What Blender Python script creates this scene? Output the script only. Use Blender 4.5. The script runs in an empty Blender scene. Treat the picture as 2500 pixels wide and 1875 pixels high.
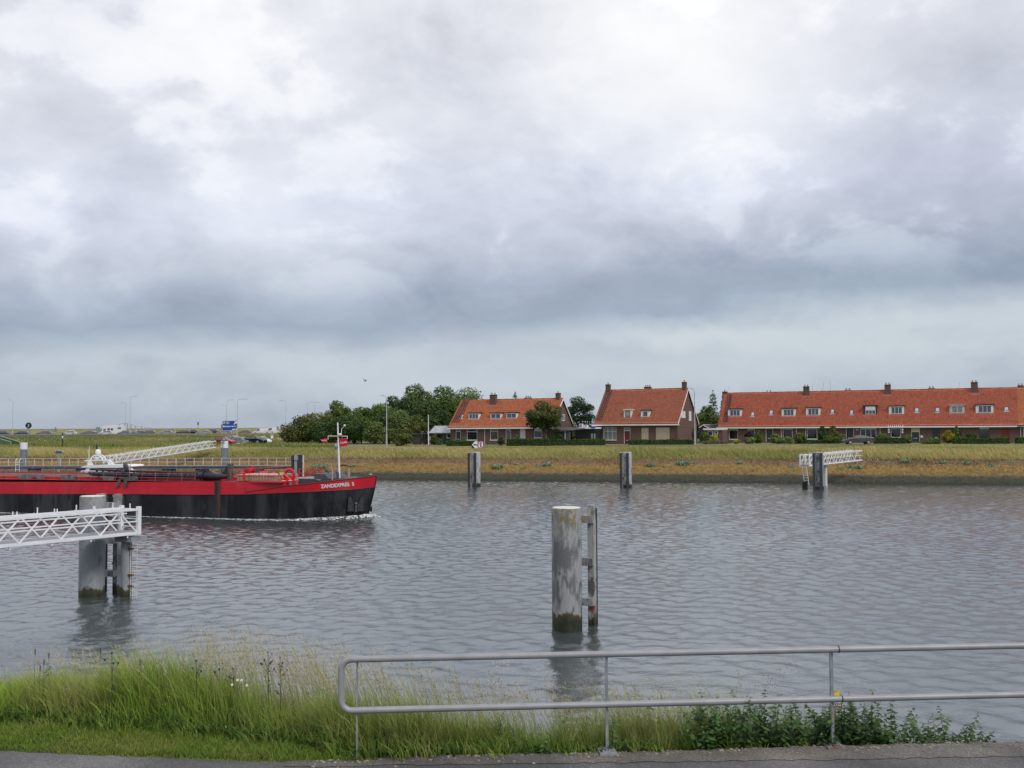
import bpy, math, random
import numpy as np
from mathutils import Vector, Matrix, noise as mnoise
random.seed(7); RNG = np.random.default_rng(7)
S = bpy.context.scene
COL = S.collection
# ------------------------------------------------------------------ camera
CAMZ = 6.6; FPX = 2528.0
PSI = math.radians(15.0); PITCH = math.atan(112.5/FPX); ROLL = 0.005
R0 = Vector((math.cos(PSI), math.sin(PSI), 0)); F0 = Vector((-math.sin(PSI), math.cos(PSI), 0)); ZZ = Vector((0, 0, 1))
FC = F0*math.cos(PITCH)+ZZ*math.sin(PITCH); U0 = ZZ*math.cos(PITCH)-F0*math.sin(PITCH)
RC = (R0*math.cos(ROLL)-U0*math.sin(ROLL)*1.0); UC = (U0*math.cos(ROLL)+R0*math.sin(ROLL))
CO = Vector((0, 0, CAMZ))
cam = bpy.data.cameras.new('camera'); camo = bpy.data.objects.new('camera', cam); COL.objects.link(camo)
cam.sensor_fit = 'HORIZONTAL'; cam.sensor_width = 36; cam.lens = 36*FPX/2500; cam.clip_start = 0.3; cam.clip_end = 9000
m = Matrix((RC, UC, -FC)).transposed().to_4x4(); m.translation = CO; camo.matrix_world = m
S.camera = camo
S.view_settings.view_transform = 'Standard'; S.view_settings.look = 'None'; S.view_settings.exposure = 0.32; S.view_settings.gamma = 1
S.view_settings.use_curve_mapping = False
try:
    S.cycles.use_denoising = True; S.cycles.max_bounces = 6; S.cycles.transparent_max_bounces = 6; S.cycles.caustics_reflective = False; S.cycles.caustics_refractive = False
except Exception: pass
def lin(c):
    c = c/255.0
    return c/12.92 if c <= .04045 else ((c+.055)/1.055)**2.4
def L(r, g, b): return (lin(r), lin(g), lin(b))
# ------------------------------------------------------------------ sky
W = bpy.data.worlds.new('World'); S.world = W; W.use_nodes = True
SUN_DIR = (R0*0.55 - F0*0.62 + ZZ*0.80).normalized()     # towards the sun, behind the camera to the right
def build_sky():
    nt = W.node_tree; N = nt.nodes; N.clear(); lk = nt.links.new
    def val(x):
        return x
    def M(op, a, b=None, c=None, clamp=False):
        n = N.new('ShaderNodeMath'); n.operation = op; n.use_clamp = clamp
        for i, v in enumerate((a, b, c)):
            if v is None: continue
            if isinstance(v, (int, float)): n.inputs[i].default_value = v
            else: lk(v, n.inputs[i])
        return n.outputs[0]
    tc = N.new('ShaderNodeTexCoord')
    def dot(v):
        n = N.new('ShaderNodeVectorMath'); n.operation = 'DOT_PRODUCT'; lk(tc.outputs['Generated'], n.inputs[0]); n.inputs[1].default_value = v
        return n.outputs['Value']
    xr, yf, zu = dot(R0), dot(F0), dot(ZZ)
    A = M('ARCTAN2', xr, yf)                                  # bearing, 0 straight across the canal
    E = M('ARCSINE', zu)                                      # elevation
    # cloud-deck coordinates: the view ray cut with a flat layer
    den = M('ADD', M('MAXIMUM', zu, 0.0), 0.46)
    comb = N.new('ShaderNodeCombineXYZ'); lk(M('DIVIDE', xr, den), comb.inputs[0]); lk(M('DIVIDE', yf, den), comb.inputs[1])
    def noise(scale, detail, rough, off, dist=0.0, sx=1.0):
        mp = N.new('ShaderNodeMapping'); lk(comb.outputs[0], mp.inputs[0]); mp.inputs['Location'].default_value = off; mp.inputs['Scale'].default_value = (sx, 1, 1)
        n = N.new('ShaderNodeTexNoise'); lk(mp.outputs[0], n.inputs['Vector']); n.inputs['Scale'].default_value = scale
        n.inputs['Detail'].default_value = detail; n.inputs['Roughness'].default_value = rough; n.inputs['Distortion'].default_value = dist
        return n.outputs['Fac']
    n1 = noise(2.0, 5, .55, (3.1, 1.7, 0), .2); n2 = noise(4.6, 7, .55, (8.2, 4.4, 0), .25); n3 = noise(2.0, 6, .5, (1.2, 9.9, 0), .1)
    n4 = noise(12, 6, .6, (5.0, 2.0, 0), .2)
    n1c = M('SUBTRACT', n1, .5); n2c = M('SUBTRACT', n2, .5); n3c = M('SUBTRACT', n3, .5); n4c = M('SUBTRACT', n4, .5)
    # billow: bright rounded lumps with softer dark hollows
    Aw = M('ADD', A, M('ADD', M('MULTIPLY', n1c, .16), M('MULTIPLY', n2c, .16)))
    Ew = M('ADD', M('ADD', E, M('MULTIPLY', n3c, .09)), M('MULTIPLY', n2c, .10))
    Et = M('SUBTRACT', M('ADD', E, M('ADD', M('MULTIPLY', n3c, .055), M('MULTIPLY', n2c, .055))), M('MULTIPLY', A, .050))            # the dark cloud base climbs to the right
    def gauss(a0, e0, sa, se):
        p = M('POWER', M('ABSOLUTE', M('DIVIDE', M('SUBTRACT', Aw, a0), sa)), 2.0)
        q = M('POWER', M('ABSOLUTE', M('DIVIDE', M('SUBTRACT', Ew, e0), se)), 2.0)
        return M('EXPONENT', M('MULTIPLY', M('ADD', p, q), -1.0))
    def pix(px, py): return ((px-1250)/FPX, math.atan((1050-py)/FPX))
    ramp = N.new('ShaderNodeValToRGB'); lk(M('DIVIDE', Et, 0.60, clamp=True), ramp.inputs[0])
    cr = ramp.color_ramp
    stops = [(0.0, (157, 167, 180)), (.055, (165, 174, 186)), (.085, (166, 175, 187)), (.110, (142, 155, 172)), (.130, (150, 162, 179)), (.165, (175, 182, 196)),
             (.21, (194, 199, 214)), (.30, (204, 207, 216)), (.42, (214, 216, 222)), (.60, (218, 219, 225))]
    while len(cr.elements) < len(stops): cr.elements.new(0.5)
    for el, (p, c) in zip(cr.elements, stops):
        el.position = p/.60; el.color = (*L(*c), 1)
    lum = None
    blobs = [((600, 560), .13, .062, .22), ((480, 170), .11, .05, .10), ((1650, 270), .14, .10, .26), ((1480, 60), .18, .06, .16), ((180, 500), .08, .035, .07),
             ((380, 470), .05, .06, -.13), ((300, 90), .09, .06, -.16), ((2300, 380), .13, .14, -.12), ((1500, 520), .13, .05, -.05), ((980, 320), .07, .02, .05),
             ((1620, 800), .13, .020, .30), ((2350, 820), .22, .032, .30), ((1500, 940), .35, .030, .24), ((1900, 690), .30, .020, -.07), ((820, 870), .12, .016, .12), ((350, 860), .14, .022, .10),
             ((150, 990), .35, .035, -.03)]
    for (p, sa, se, amp) in blobs:
        a0, e0 = pix(*p)
        g = M('MULTIPLY', gauss(a0, e0, sa, se), amp)
        lum = g if lum is None else M('ADD', lum, g)
    # puffs: crisp-edged bright heaps where two noises agree
    def mapr(f, a, b):
        r = N.new('ShaderNodeMapRange'); r.interpolation_type = 'SMOOTHSTEP'; lk(f, r.inputs[0]); r.inputs[1].default_value = a; r.inputs[2].default_value = b; return r.outputs[0]
    puff = mapr(M('ADD', M('MULTIPLY', n2, .75), M('ADD', M('MULTIPLY', n1, .35), M('MULTIPLY', n4, .18))), .655, .735)
    hole = mapr(M('ADD', M('MULTIPLY', n3, .7), M('MULTIPLY', n2, .3)), .47, .36)
    lum = M('ADD', lum, M('SUBTRACT', M('MULTIPLY', puff, M('MULTIPLY', mapr(E, .09, .2), .14)), M('MULTIPLY', hole, .10)))
    fade = M('MULTIPLY', M('SUBTRACT', E, .02), 6.0, clamp=True)
    tex = M('MULTIPLY', M('ADD', M('ADD', M('MULTIPLY', n2c, .44), M('MULTIPLY', n4c, .30)), M('MULTIPLY', n1c, .28)), M('ADD', M('MULTIPLY', fade, .5), .55))
    raw = M('ADD', M('ADD', lum, 1.0), tex)
    gain = M('SUBTRACT', raw, M('MULTIPLY', M('POWER', M('MAXIMUM', M('SUBTRACT', raw, 1.0), 0.0), 2.0), .9))
    vm = N.new('ShaderNodeVectorMath'); vm.operation = 'SCALE'; lk(ramp.outputs[0], vm.inputs[0]); lk(gain, vm.inputs['Scale'])
    # bright lumps lose their blue
    warm = N.new('ShaderNodeMix'); warm.data_type = 'RGBA'; warm.blend_type = 'MULTIPLY'; warm.inputs[0].default_value = 1
    wfac = M('MULTIPLY', M('ADD', lum, M('MULTIPLY', tex, .6)), .55)
    cw = N.new('ShaderNodeCombineXYZ'); lk(M('ADD', 1.0, M('MULTIPLY', wfac, .30)), cw.inputs[0]); lk(M('ADD', 1.0, M('MULTIPLY', wfac, .20)), cw.inputs[1]); lk(M('SUBTRACT', 1.0, M('MULTIPLY', wfac, .22)), cw.inputs[2])
    lk(vm.outputs[0], warm.inputs[6]); lk(cw.outputs[0], warm.inputs[7])
    sc = N.new('ShaderNodeVectorMath'); sc.operation = 'SCALE'; lk(warm.outputs[2], sc.inputs[0]); sc.inputs['Scale'].default_value = .97/0.1
    sky = N.new('ShaderNodeTexSky'); sky.sky_type = 'NISHITA'; sky.sun_disc = False
    sky.sun_elevation = math.asin(SUN_DIR.z); sky.sun_rotation = math.atan2(SUN_DIR.x, SUN_DIR.y)
    mix = N.new('ShaderNodeMix'); mix.data_type = 'RGBA'; mix.inputs[0].default_value = .97
    lk(sky.outputs[0], mix.inputs[6]); lk(sc.outputs[0], mix.inputs[7])
    bg = N.new('ShaderNodeBackground'); bg.inputs[1].default_value = 0.1; lk(mix.outputs[2], bg.inputs[0])
    out = N.new('ShaderNodeOutputWorld'); lk(bg.outputs[0], out.inputs[0])
build_sky()
sl = bpy.data.lights.new('sun', 'SUN'); sl.energy = 1.5; sl.angle = math.radians(12); sl.color = (1, .96, .90)
so = bpy.data.objects.new('sun', sl); COL.objects.link(so); so.rotation_euler = SUN_DIR.to_track_quat('Z', 'Y').to_euler(); so.location = (40, -60, 80)
# ------------------------------------------------------------------ helpers
def ray(px, py): return FC + RC*((px-1250)/FPX) + UC*((937.5-py)/FPX)
def AZ(px, py, z):
    d = ray(px, py); t = (z-CAMZ)/d.z; return CO+d*t
def AD(px, py, D):
    d = ray(px, py); return CO+d*(D/d.dot(F0))
def AY(px, py, y):
    d = ray(px, py); return CO+d*(y/d.y)
def XD(X, D, z=0): return Vector((0, 0, z))+R0*X+F0*D
def local(px, py, Mw, n, p0):
    """hit of the sight line with a plane given in the local frame Mw"""
    Mi = Mw.inverted(); o = Mi @ CO; d = Mi.to_3x3() @ ray(px, py); n = Vector(n); p0 = Vector(p0)
    return o+d*((p0-o).dot(n)/d.dot(n))
def proj(P):
    v = Vector(P)-CO; d = v.dot(FC); return 1250+FPX*v.dot(RC)/d, 937.5-FPX*v.dot(UC)/d
class MB:
    def __init__(s): s.v = []; s.f = []; s.mi = []
    def add(s, vs, fs, mi=0):
        o = len(s.v); s.v += [tuple(v) for v in vs]; s.f += [tuple(i+o for i in f) for f in fs]; s.mi += [mi]*len(fs); return s
    def hexa(s, p, mi=0):
        return s.add(p, [(0, 3, 2, 1), (4, 5, 6, 7), (0, 1, 5, 4), (1, 2, 6, 5), (2, 3, 7, 6), (3, 0, 4, 7)], mi)
    def box(s, x0, x1, y0, y1, z0, z1, mi=0):
        return s.hexa([(x0, y0, z0), (x1, y0, z0), (x1, y1, z0), (x0, y1, z0), (x0, y0, z1), (x1, y0, z1), (x1, y1, z1), (x0, y1, z1)], mi)
    def bar(s, p, q, w, h=None, mi=0, up=(0, 0, 1)):
        p = Vector(p); q = Vector(q); h = h or w; d = (q-p).normalized(); u = Vector(up)
        if abs(d.dot(u)) > .98: u = Vector((0, 1, 0))
        a = d.cross(u).normalized()*w/2; b = a.cross(d).normalized()*h/2
        return s.hexa([p-a-b, p+a-b, p+a+b, p-a+b, q-a-b, q+a-b, q+a+b, q-a+b], mi)
    def tube(s, pts, r, n=8, mi=0, caps=True):
        pts = [Vector(p) for p in pts]; k = len(pts); rs = r if isinstance(r, (list, tuple)) else [r]*k
        rings = []; prev = None
        for i, p in enumerate(pts):
            d = (pts[min(i+1, k-1)]-pts[max(i-1, 0)]).normalized()
            if prev is None:
                u = Vector((0, 0, 1)) if abs(d.z) < .95 else Vector((1, 0, 0)); a = d.cross(u).normalized()
            else: a = (prev-d*prev.dot(d)).normalized()
            prev = a; b = d.cross(a)
            rings.append([p+(a*math.cos(2*math.pi*j/n)+b*math.sin(2*math.pi*j/n))*rs[i] for j in range(n)])
        vs = [v for rg in rings for v in rg]; fs = []
        for i in range(k-1):
            for j in range(n): fs.append((i*n+j, i*n+(j+1) % n, (i+1)*n+(j+1) % n, (i+1)*n+j))
        if caps: fs += [tuple(range(n))[::-1], tuple(range((k-1)*n, k*n))]
        return s.add(vs, fs, mi)
    def cyl(s, c, r, z0, z1, n=24, mi=0): return s.tube([(c[0], c[1], z0), (c[0], c[1], z1)], r, n, mi)
    def lathe(s, prof, c=(0, 0, 0), n=16, mi=0):
        vs = []; fs = []; k = len(prof)
        for (r, z) in prof:
            for j in range(n): vs.append((c[0]+r*math.cos(2*math.pi*j/n), c[1]+r*math.sin(2*math.pi*j/n), c[2]+z))
        for i in range(k-1):
            for j in range(n): fs.append((i*n+j, i*n+(j+1) % n, (i+1)*n+(j+1) % n, (i+1)*n+j))
        fs += [tuple(range(n))[::-1], tuple(range((k-1)*n, k*n))]
        return s.add(vs, fs, mi)
    def prism(s, poly, vec, mi=0):
        n = len(poly); vec = Vector(vec); a = [Vector(p) for p in poly]; b = [p+vec for p in a]
        return s.add(a+b, [tuple(range(n))[::-1], tuple(range(n, 2*n))]+[(i, (i+1) % n, n+(i+1) % n, n+i) for i in range(n)], mi)
    def quad(s, a, b, c, d, mi=0): return s.add([a, b, c, d], [(0, 1, 2, 3)], mi)
    def ball(s, c, rx, ry, rz, n=10, m=6, mi=0):
        vs = [(c[0], c[1], c[2]-rz)]; fs = []
        for i in range(1, m):
            t = math.pi*i/m
            for j in range(n): vs.append((c[0]+rx*math.sin(t)*math.cos(2*math.pi*j/n), c[1]+ry*math.sin(t)*math.sin(2*math.pi*j/n), c[2]-rz*math.cos(t)))
        vs.append((c[0], c[1], c[2]+rz)); e = len(vs)-1
        for j in range(n):
            fs.append((0, 1+(j+1) % n, 1+j)); fs.append((e, 1+(m-2)*n+j, 1+(m-2)*n+(j+1) % n))
            for i in range(m-2): fs.append((1+i*n+j, 1+i*n+(j+1) % n, 1+(i+1)*n+(j+1) % n, 1+(i+1)*n+j))
        return s.add(vs, fs, mi)
    def mesh(s, name, mats, smooth=False):
        me = bpy.data.meshes.new(name); me.from_pydata(s.v, [], s.f)
        for mt in (mats if isinstance(mats, (list, tuple)) else [mats]): me.materials.append(mt)
        if any(s.mi): me.polygons.foreach_set('material_index', s.mi)
        if smooth:
            me.polygons.foreach_set('use_smooth', [True]*len(s.f))
            try: me.set_sharp_from_angle(angle=math.radians(40))
            except Exception: pass
        me.update(); return me
    def build(s, name, mats, parent=None, smooth=False, loc=None):
        o = bpy.data.objects.new(name, s.mesh(name, mats, smooth)); COL.objects.link(o)
        if parent: o.parent = parent
        if loc is not None: o.location = loc
        return o
def tag(o, label=None, cat=None, group=None, kind=None):
    if label: o['label'] = label
    if cat: o['category'] = cat
    if group: o['group'] = group
    if kind: o['kind'] = kind
    return o
def thing(name, label, cat, loc=(0, 0, 0), rz=0, group=None):
    o = bpy.data.objects.new(name, None); COL.objects.link(o); o.location = loc; o.rotation_euler = (0, 0, rz); o.empty_display_size = .3
    return tag(o, label, cat, group)
def mw(o): return Matrix.Translation(Vector(o.location)) @ o.rotation_euler.to_matrix().to_4x4()
def kids(o): return [c for c in bpy.data.objects if c.parent == o]
def dup(root, loc, rz=0, label=None, swap=None, sc=1.0):
    def cp(o, par):
        c = o.copy(); COL.objects.link(c); c.parent = par
        if swap:
            for a, b in swap.items():
                for i, sl_ in enumerate(c.material_slots):
                    if sl_.material == a: sl_.link = 'OBJECT'; sl_.material = b
        for k in CH.get(o.name, []): cp(k, c)
        return c
    CH = {}
    for c in bpy.data.objects:
        if c.parent: CH.setdefault(c.parent.name, []).append(c)
    r = cp(root, None); r.location = loc; r.rotation_euler = (0, 0, rz); r.scale = (sc,)*3
    if label: r['label'] = label
    return r
MATS = {}
def mat(name, col, rough=.6, metal=0.0, var=.12, scale=3.0, bump=0.0, col2=None, lo=.42, hi=.62, coord='Object', stretch=(1, 1, 1), spec=.5, detail=5, bscale=None):
    mt = bpy.data.materials.new(name); mt.use_nodes = True; nt = mt.node_tree; N = nt.nodes; lk = nt.links.new
    b = N['Principled BSDF']; b.inputs['Roughness'].default_value = rough; b.inputs['Metallic'].default_value = metal
    try: b.inputs['Specular IOR Level'].default_value = spec
    except Exception: pass
    tc = N.new('ShaderNodeTexCoord'); mp = N.new('ShaderNodeMapping'); lk(tc.outputs[coord], mp.inputs[0]); mp.inputs['Scale'].default_value = stretch
    ns = N.new('ShaderNodeTexNoise'); ns.inputs['Scale'].default_value = scale; ns.inputs['Detail'].default_value = detail; lk(mp.outputs[0], ns.inputs['Vector'])
    rp = N.new('ShaderNodeValToRGB'); lk(ns.outputs['Fac'], rp.inputs[0])
    c1 = tuple(max(0, c*(1-var)) for c in col); c2 = col2 if col2 else tuple(min(1, c*(1+var)) for c in col)
    if col2: c1 = col
    rp.color_ramp.elements[0].position = lo; rp.color_ramp.elements[1].position = hi
    rp.color_ramp.elements[0].color = (*c1, 1); rp.color_ramp.elements[1].color = (*c2, 1)
    lk(rp.outputs[0], b.inputs['Base Color'])
    if bump:
        bn = N.new('ShaderNodeBump'); bn.inputs['Strength'].default_value = 1; bn.inputs['Distance'].default_value = bump
        if bscale:
            n2 = N.new('ShaderNodeTexNoise'); n2.inputs['Scale'].default_value = bscale; n2.inputs['Detail'].default_value = 4; lk(mp.outputs[0], n2.inputs['Vector']); lk(n2.outputs['Fac'], bn.inputs['Height'])
        else: lk(ns.outputs['Fac'], bn.inputs['Height'])
        lk(bn.outputs[0], b.inputs['Normal'])
    MATS[name] = mt; return mt
def leafmat(name, rough=.6, trans=.25):
    """foliage: colour from the per-leaf attribute 'tint'"""
    mt = bpy.data.materials.new(name); mt.use_nodes = True; nt = mt.node_tree; N = nt.nodes; lk = nt.links.new; N.clear()
    at = N.new('ShaderNodeAttribute'); at.attribute_name = 'tint'
    d = N.new('ShaderNodeBsdfPrincipled'); d.inputs['Roughness'].default_value = rough; lk(at.outputs['Color'], d.inputs['Base Color'])
    try: d.inputs['Specular IOR Level'].default_value = .25
    except Exception: pass
    t = N.new('ShaderNodeBsdfTranslucent'); lk(at.outputs['Color'], t.inputs[0])
    mx = N.new('ShaderNodeMixShader'); mx.inputs[0].default_value = trans; lk(d.outputs[0], mx.inputs[1]); lk(t.outputs[0], mx.inputs[2])
    o = N.new('ShaderNodeOutputMaterial'); lk(mx.outputs[0], o.inputs[0]); return mt
LEAF = leafmat('leaf'); BLADE = leafmat('grass_blade', .7, .3)
def fast(name, V, T, C=None, mt=None, parent=None, smooth=False):
    """numpy triangles -> one mesh; C = colour per vertex"""
    me = bpy.data.meshes.new(name); nv = len(V); nf = len(T)
    me.vertices.add(nv); me.vertices.foreach_set('co', np.ascontiguousarray(V, dtype=np.float32).ravel())
    me.loops.add(nf*3); me.loops.foreach_set('vertex_index', np.ascontiguousarray(T, dtype=np.int32).ravel())
    me.polygons.add(nf); me.polygons.foreach_set('loop_start', np.arange(0, nf*3, 3, dtype=np.int32))
    try: me.polygons.foreach_set('loop_total', np.full(nf, 3, dtype=np.int32))
    except Exception: pass
    if smooth: me.polygons.foreach_set('use_smooth', np.ones(nf, dtype=bool))
    if C is not None:
        a = me.color_attributes.new('tint', 'FLOAT_COLOR', 'POINT'); c4 = np.ones((nv, 4), dtype=np.float32); c4[:, :3] = C; a.data.foreach_set('color', c4.ravel())
    me.update(calc_edges=True); me.validate()
    if mt: me.materials.append(mt)
    o = bpy.data.objects.new(name, me); COL.objects.link(o)
    if parent: o.parent = parent
    return o
def text_mesh(txt, size, align='LEFT', ext=.004, bold=0.0, spacing=1.0):
    cu = bpy.data.curves.new('lettering', 'FONT'); cu.body = txt; cu.size = size; cu.align_x = align; cu.extrude = ext; cu.offset = bold; cu.space_character = spacing
    o = bpy.data.objects.new('lettering', cu); COL.objects.link(o); dg = bpy.context.evaluated_depsgraph_get(); dg.update()
    me = bpy.data.meshes.new_from_object(o.evaluated_get(dg)); bpy.data.objects.remove(o); bpy.data.curves.remove(cu); return me
# ------------------------------------------------------------------ ground, water, banks
def sstep(a, b, x):
    t = np.clip((np.asarray(x, dtype=float)-a)/(b-a), 0, 1); return t*t*(3-2*t)
def terrain(x, y):
    """height of the far shore (numpy)"""
    x = np.asarray(x, dtype=float); y = np.asarray(y, dtype=float)
    D = x*F0.x+y*F0.y; X = x*R0.x+y*R0.y; u = X/np.maximum(D, 1)
    z = np.interp(y, [100, 124, 130, 136.6, 140, 144, 152, 165, 173], [-6, -2, 0, 2.2, 3.0, 3.45, 3.65, 3.88, 4.0])
    left = 1-sstep(-.20, -.145, u)
    z = z+left*(sstep(228, 262, D)*1.25+sstep(268, 300, D)*.35+sstep(366, 392, D)*2.35-sstep(408, 450, D)*7.5)
    z = z-(1-left)*sstep(600, 1400, D)*3.5
    return z
def tz(x, y): return float(terrain(x, y))
def gz(px, py, zguess=4.0):
    """point of the far ground seen at a pixel"""
    d = ray(px, py); t = 40/d.dot(F0); st = 1/d.dot(F0)
    while t < 700*st:
        P = CO+d*t
        if P.z < tz(P.x, P.y): break
        t += st
    lo, hi = t-st, t
    for _ in range(12):
        t = (lo+hi)/2; P = CO+d*t
        if P.z < tz(P.x, P.y): hi = t
        else: lo = t
    return CO+d*hi
M_FIELD = mat('meadow_ground', (.105, .13, .035), .9, var=.3, scale=.25, col2=(.22, .19, .07), lo=.4, hi=.65)
xs = np.concatenate([np.arange(-560, 260, 5.0), np.arange(260, 2600, 120.0)]); xs = np.concatenate([np.arange(-2600, -560, 120.0), xs])
ys = np.array(list(np.arange(122, 150, 1.0))+list(np.arange(150, 420, 5.0))+list(np.arange(420, 560, 20.0))+[600, 700, 900, 1300, 2000, 3500])
gx, gy = np.meshgrid(xs, ys); gzv = terrain(gx, gy)
V = np.stack([gx.ravel(), gy.ravel(), gzv.ravel()], 1); nx = len(xs); ny = len(ys)
i, j = np.meshgrid(np.arange(nx-1), np.arange(ny-1)); a = (j*nx+i).ravel()
T = np.concatenate([np.stack([a, a+1, a+nx+1], 1), np.stack([a, a+nx+1, a+nx], 1)])
tag(fast('far_ground', V, T, None, M_FIELD, smooth=True), kind='structure')
# water
def water_mat():
    mt = bpy.data.materials.new('canal_water'); mt.use_nodes = True; nt = mt.node_tree; N = nt.nodes; lk = nt.links.new; b = N['Principled BSDF']
    b.inputs['Base Color'].default_value = (.048, .060, .060, 1); b.inputs['Roughness'].default_value = .06; b.inputs['IOR'].default_value = 3.2; b.inputs['Specular Tint'].default_value = (.93, .97, 1.0, 1)
    tc = N.new('ShaderNodeTexCoord'); prev = None
    for (sc, amp, st, rot, det) in ((4.2, .022, (1, 1.3, 1), -.25, 4), (10, .006, (1, 1.2, 1), .3, 3)):
        mp = N.new('ShaderNodeMapping'); lk(tc.outputs['Object'], mp.inputs[0]); mp.inputs['Scale'].default_value = st; mp.inputs['Rotation'].default_value = (0, 0, PSI+rot)
        n = N.new('ShaderNodeTexNoise'); n.inputs['Scale'].default_value = sc; n.inputs['Detail'].default_value = det; n.inputs['Roughness'].default_value = .55; n.inputs['Distortion'].default_value = .4
        lk(mp.outputs[0], n.inputs['Vector'])
        mm = N.new('ShaderNodeMath'); mm.operation = 'MULTIPLY'; mm.inputs[1].default_value = amp; lk(n.outputs['Fac'], mm.inputs[0])
        if prev is None: prev = mm.outputs[0]
        else:
            ad = N.new('ShaderNodeMath'); ad.operation = 'ADD'; lk(prev, ad.inputs[0]); lk(mm.outputs[0], ad.inputs[1]); prev = ad.outputs[0]
    # calmer and rougher patches of wind
    wn = N.new('ShaderNodeTexNoise'); wn.inputs['Scale'].default_value = .035; wn.inputs['Detail'].default_value = 3; lk(tc.outputs['Object'], wn.inputs['Vector'])
    wr = N.new('ShaderNodeMapRange'); lk(wn.outputs['Fac'], wr.inputs[0]); wr.inputs[1].default_value = .35; wr.inputs[2].default_value = .65; wr.inputs[3].default_value = .6; wr.inputs[4].default_value = 1.3
    m2 = N.new('ShaderNodeMath'); m2.operation = 'MULTIPLY'; lk(prev, m2.inputs[0]); lk(wr.outputs[0], m2.inputs[1])
    bp = N.new('ShaderNodeBump'); bp.inputs['Strength'].default_value = 1; bp.inputs['Distance'].default_value = 1.0; lk(m2.outputs[0], bp.inputs['Height']); lk(bp.outputs[0], b.inputs['Normal'])
    return mt
def water_mesh():
    xs = np.concatenate([[-900, -500, -250, -150, -112], np.arange(-102, 34, .20), [40, 60, 110, 180, 400, 900]]); ys = np.concatenate([[-30, 5, 13, 18], np.arange(21.5, 131.5, .155), [134]])
    gx, gy = np.meshgrid(xs, ys); r = np.random.default_rng(33); n = 60; h = np.zeros_like(gx)
    lam = np.exp(r.uniform(math.log(.40), math.log(1.45), n)); mean = PSI+math.pi+.35          # waves run before the wind, to the left and a little away
    patch = .55+.9*fbm(gx, gy, .055, 61)
    for l_ in lam:
        th = mean+r.normal(0, .95); k = 2*math.pi/l_; sl_ = 0.0205*(1.0 if l_ < 1.5 else .7); h += sl_/k*np.sin(k*(gx*math.cos(th)+gy*math.sin(th))+r.uniform(0, 6.28)+2.2*np.sin(gx*.43*math.sin(l_*9)+gy*.37*math.cos(l_*7)+l_*5))
    taper = np.clip((gx+102)/6, 0, 1)*np.clip((34-gx)/5, 0, 1)*np.clip((gy-21)/1.5, 0, 1)*np.clip((133.5-gy)/3, .25, 1)
    V = np.stack([gx.ravel(), gy.ravel(), (h*patch*taper).ravel()], 1); nx = len(xs); i, j = np.meshgrid(np.arange(nx-1), np.arange(len(ys)-1)); a = (j*nx+i).ravel()
    return fast('canal_water', V, np.concatenate([np.stack([a, a+1, a+nx+1], 1), np.stack([a, a+nx+1, a+nx], 1)]), None, water_mat(), smooth=True)
def fbm(x, y, s, seed):
    """cheap smooth noise 0..1"""
    r = np.random.default_rng(seed); out = np.zeros_like(x); amp = 1; tot = 0
    for o in range(4):
        a = r.uniform(0, 2*np.pi, 6); ph = r.uniform(0, 6.28, 6); f = s*(1.9**o)
        v = sum(np.sin((x*np.cos(t)+y*np.sin(t))*f*r_+p) for t, p, r_ in zip(a, ph, r.uniform(.6, 1.4, 6)))/6
        out += v*amp; tot += amp; amp *= .55
    return np.clip(.5+out/tot*1.3, 0, 1)
tag(water_mesh(), kind='structure')
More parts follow.
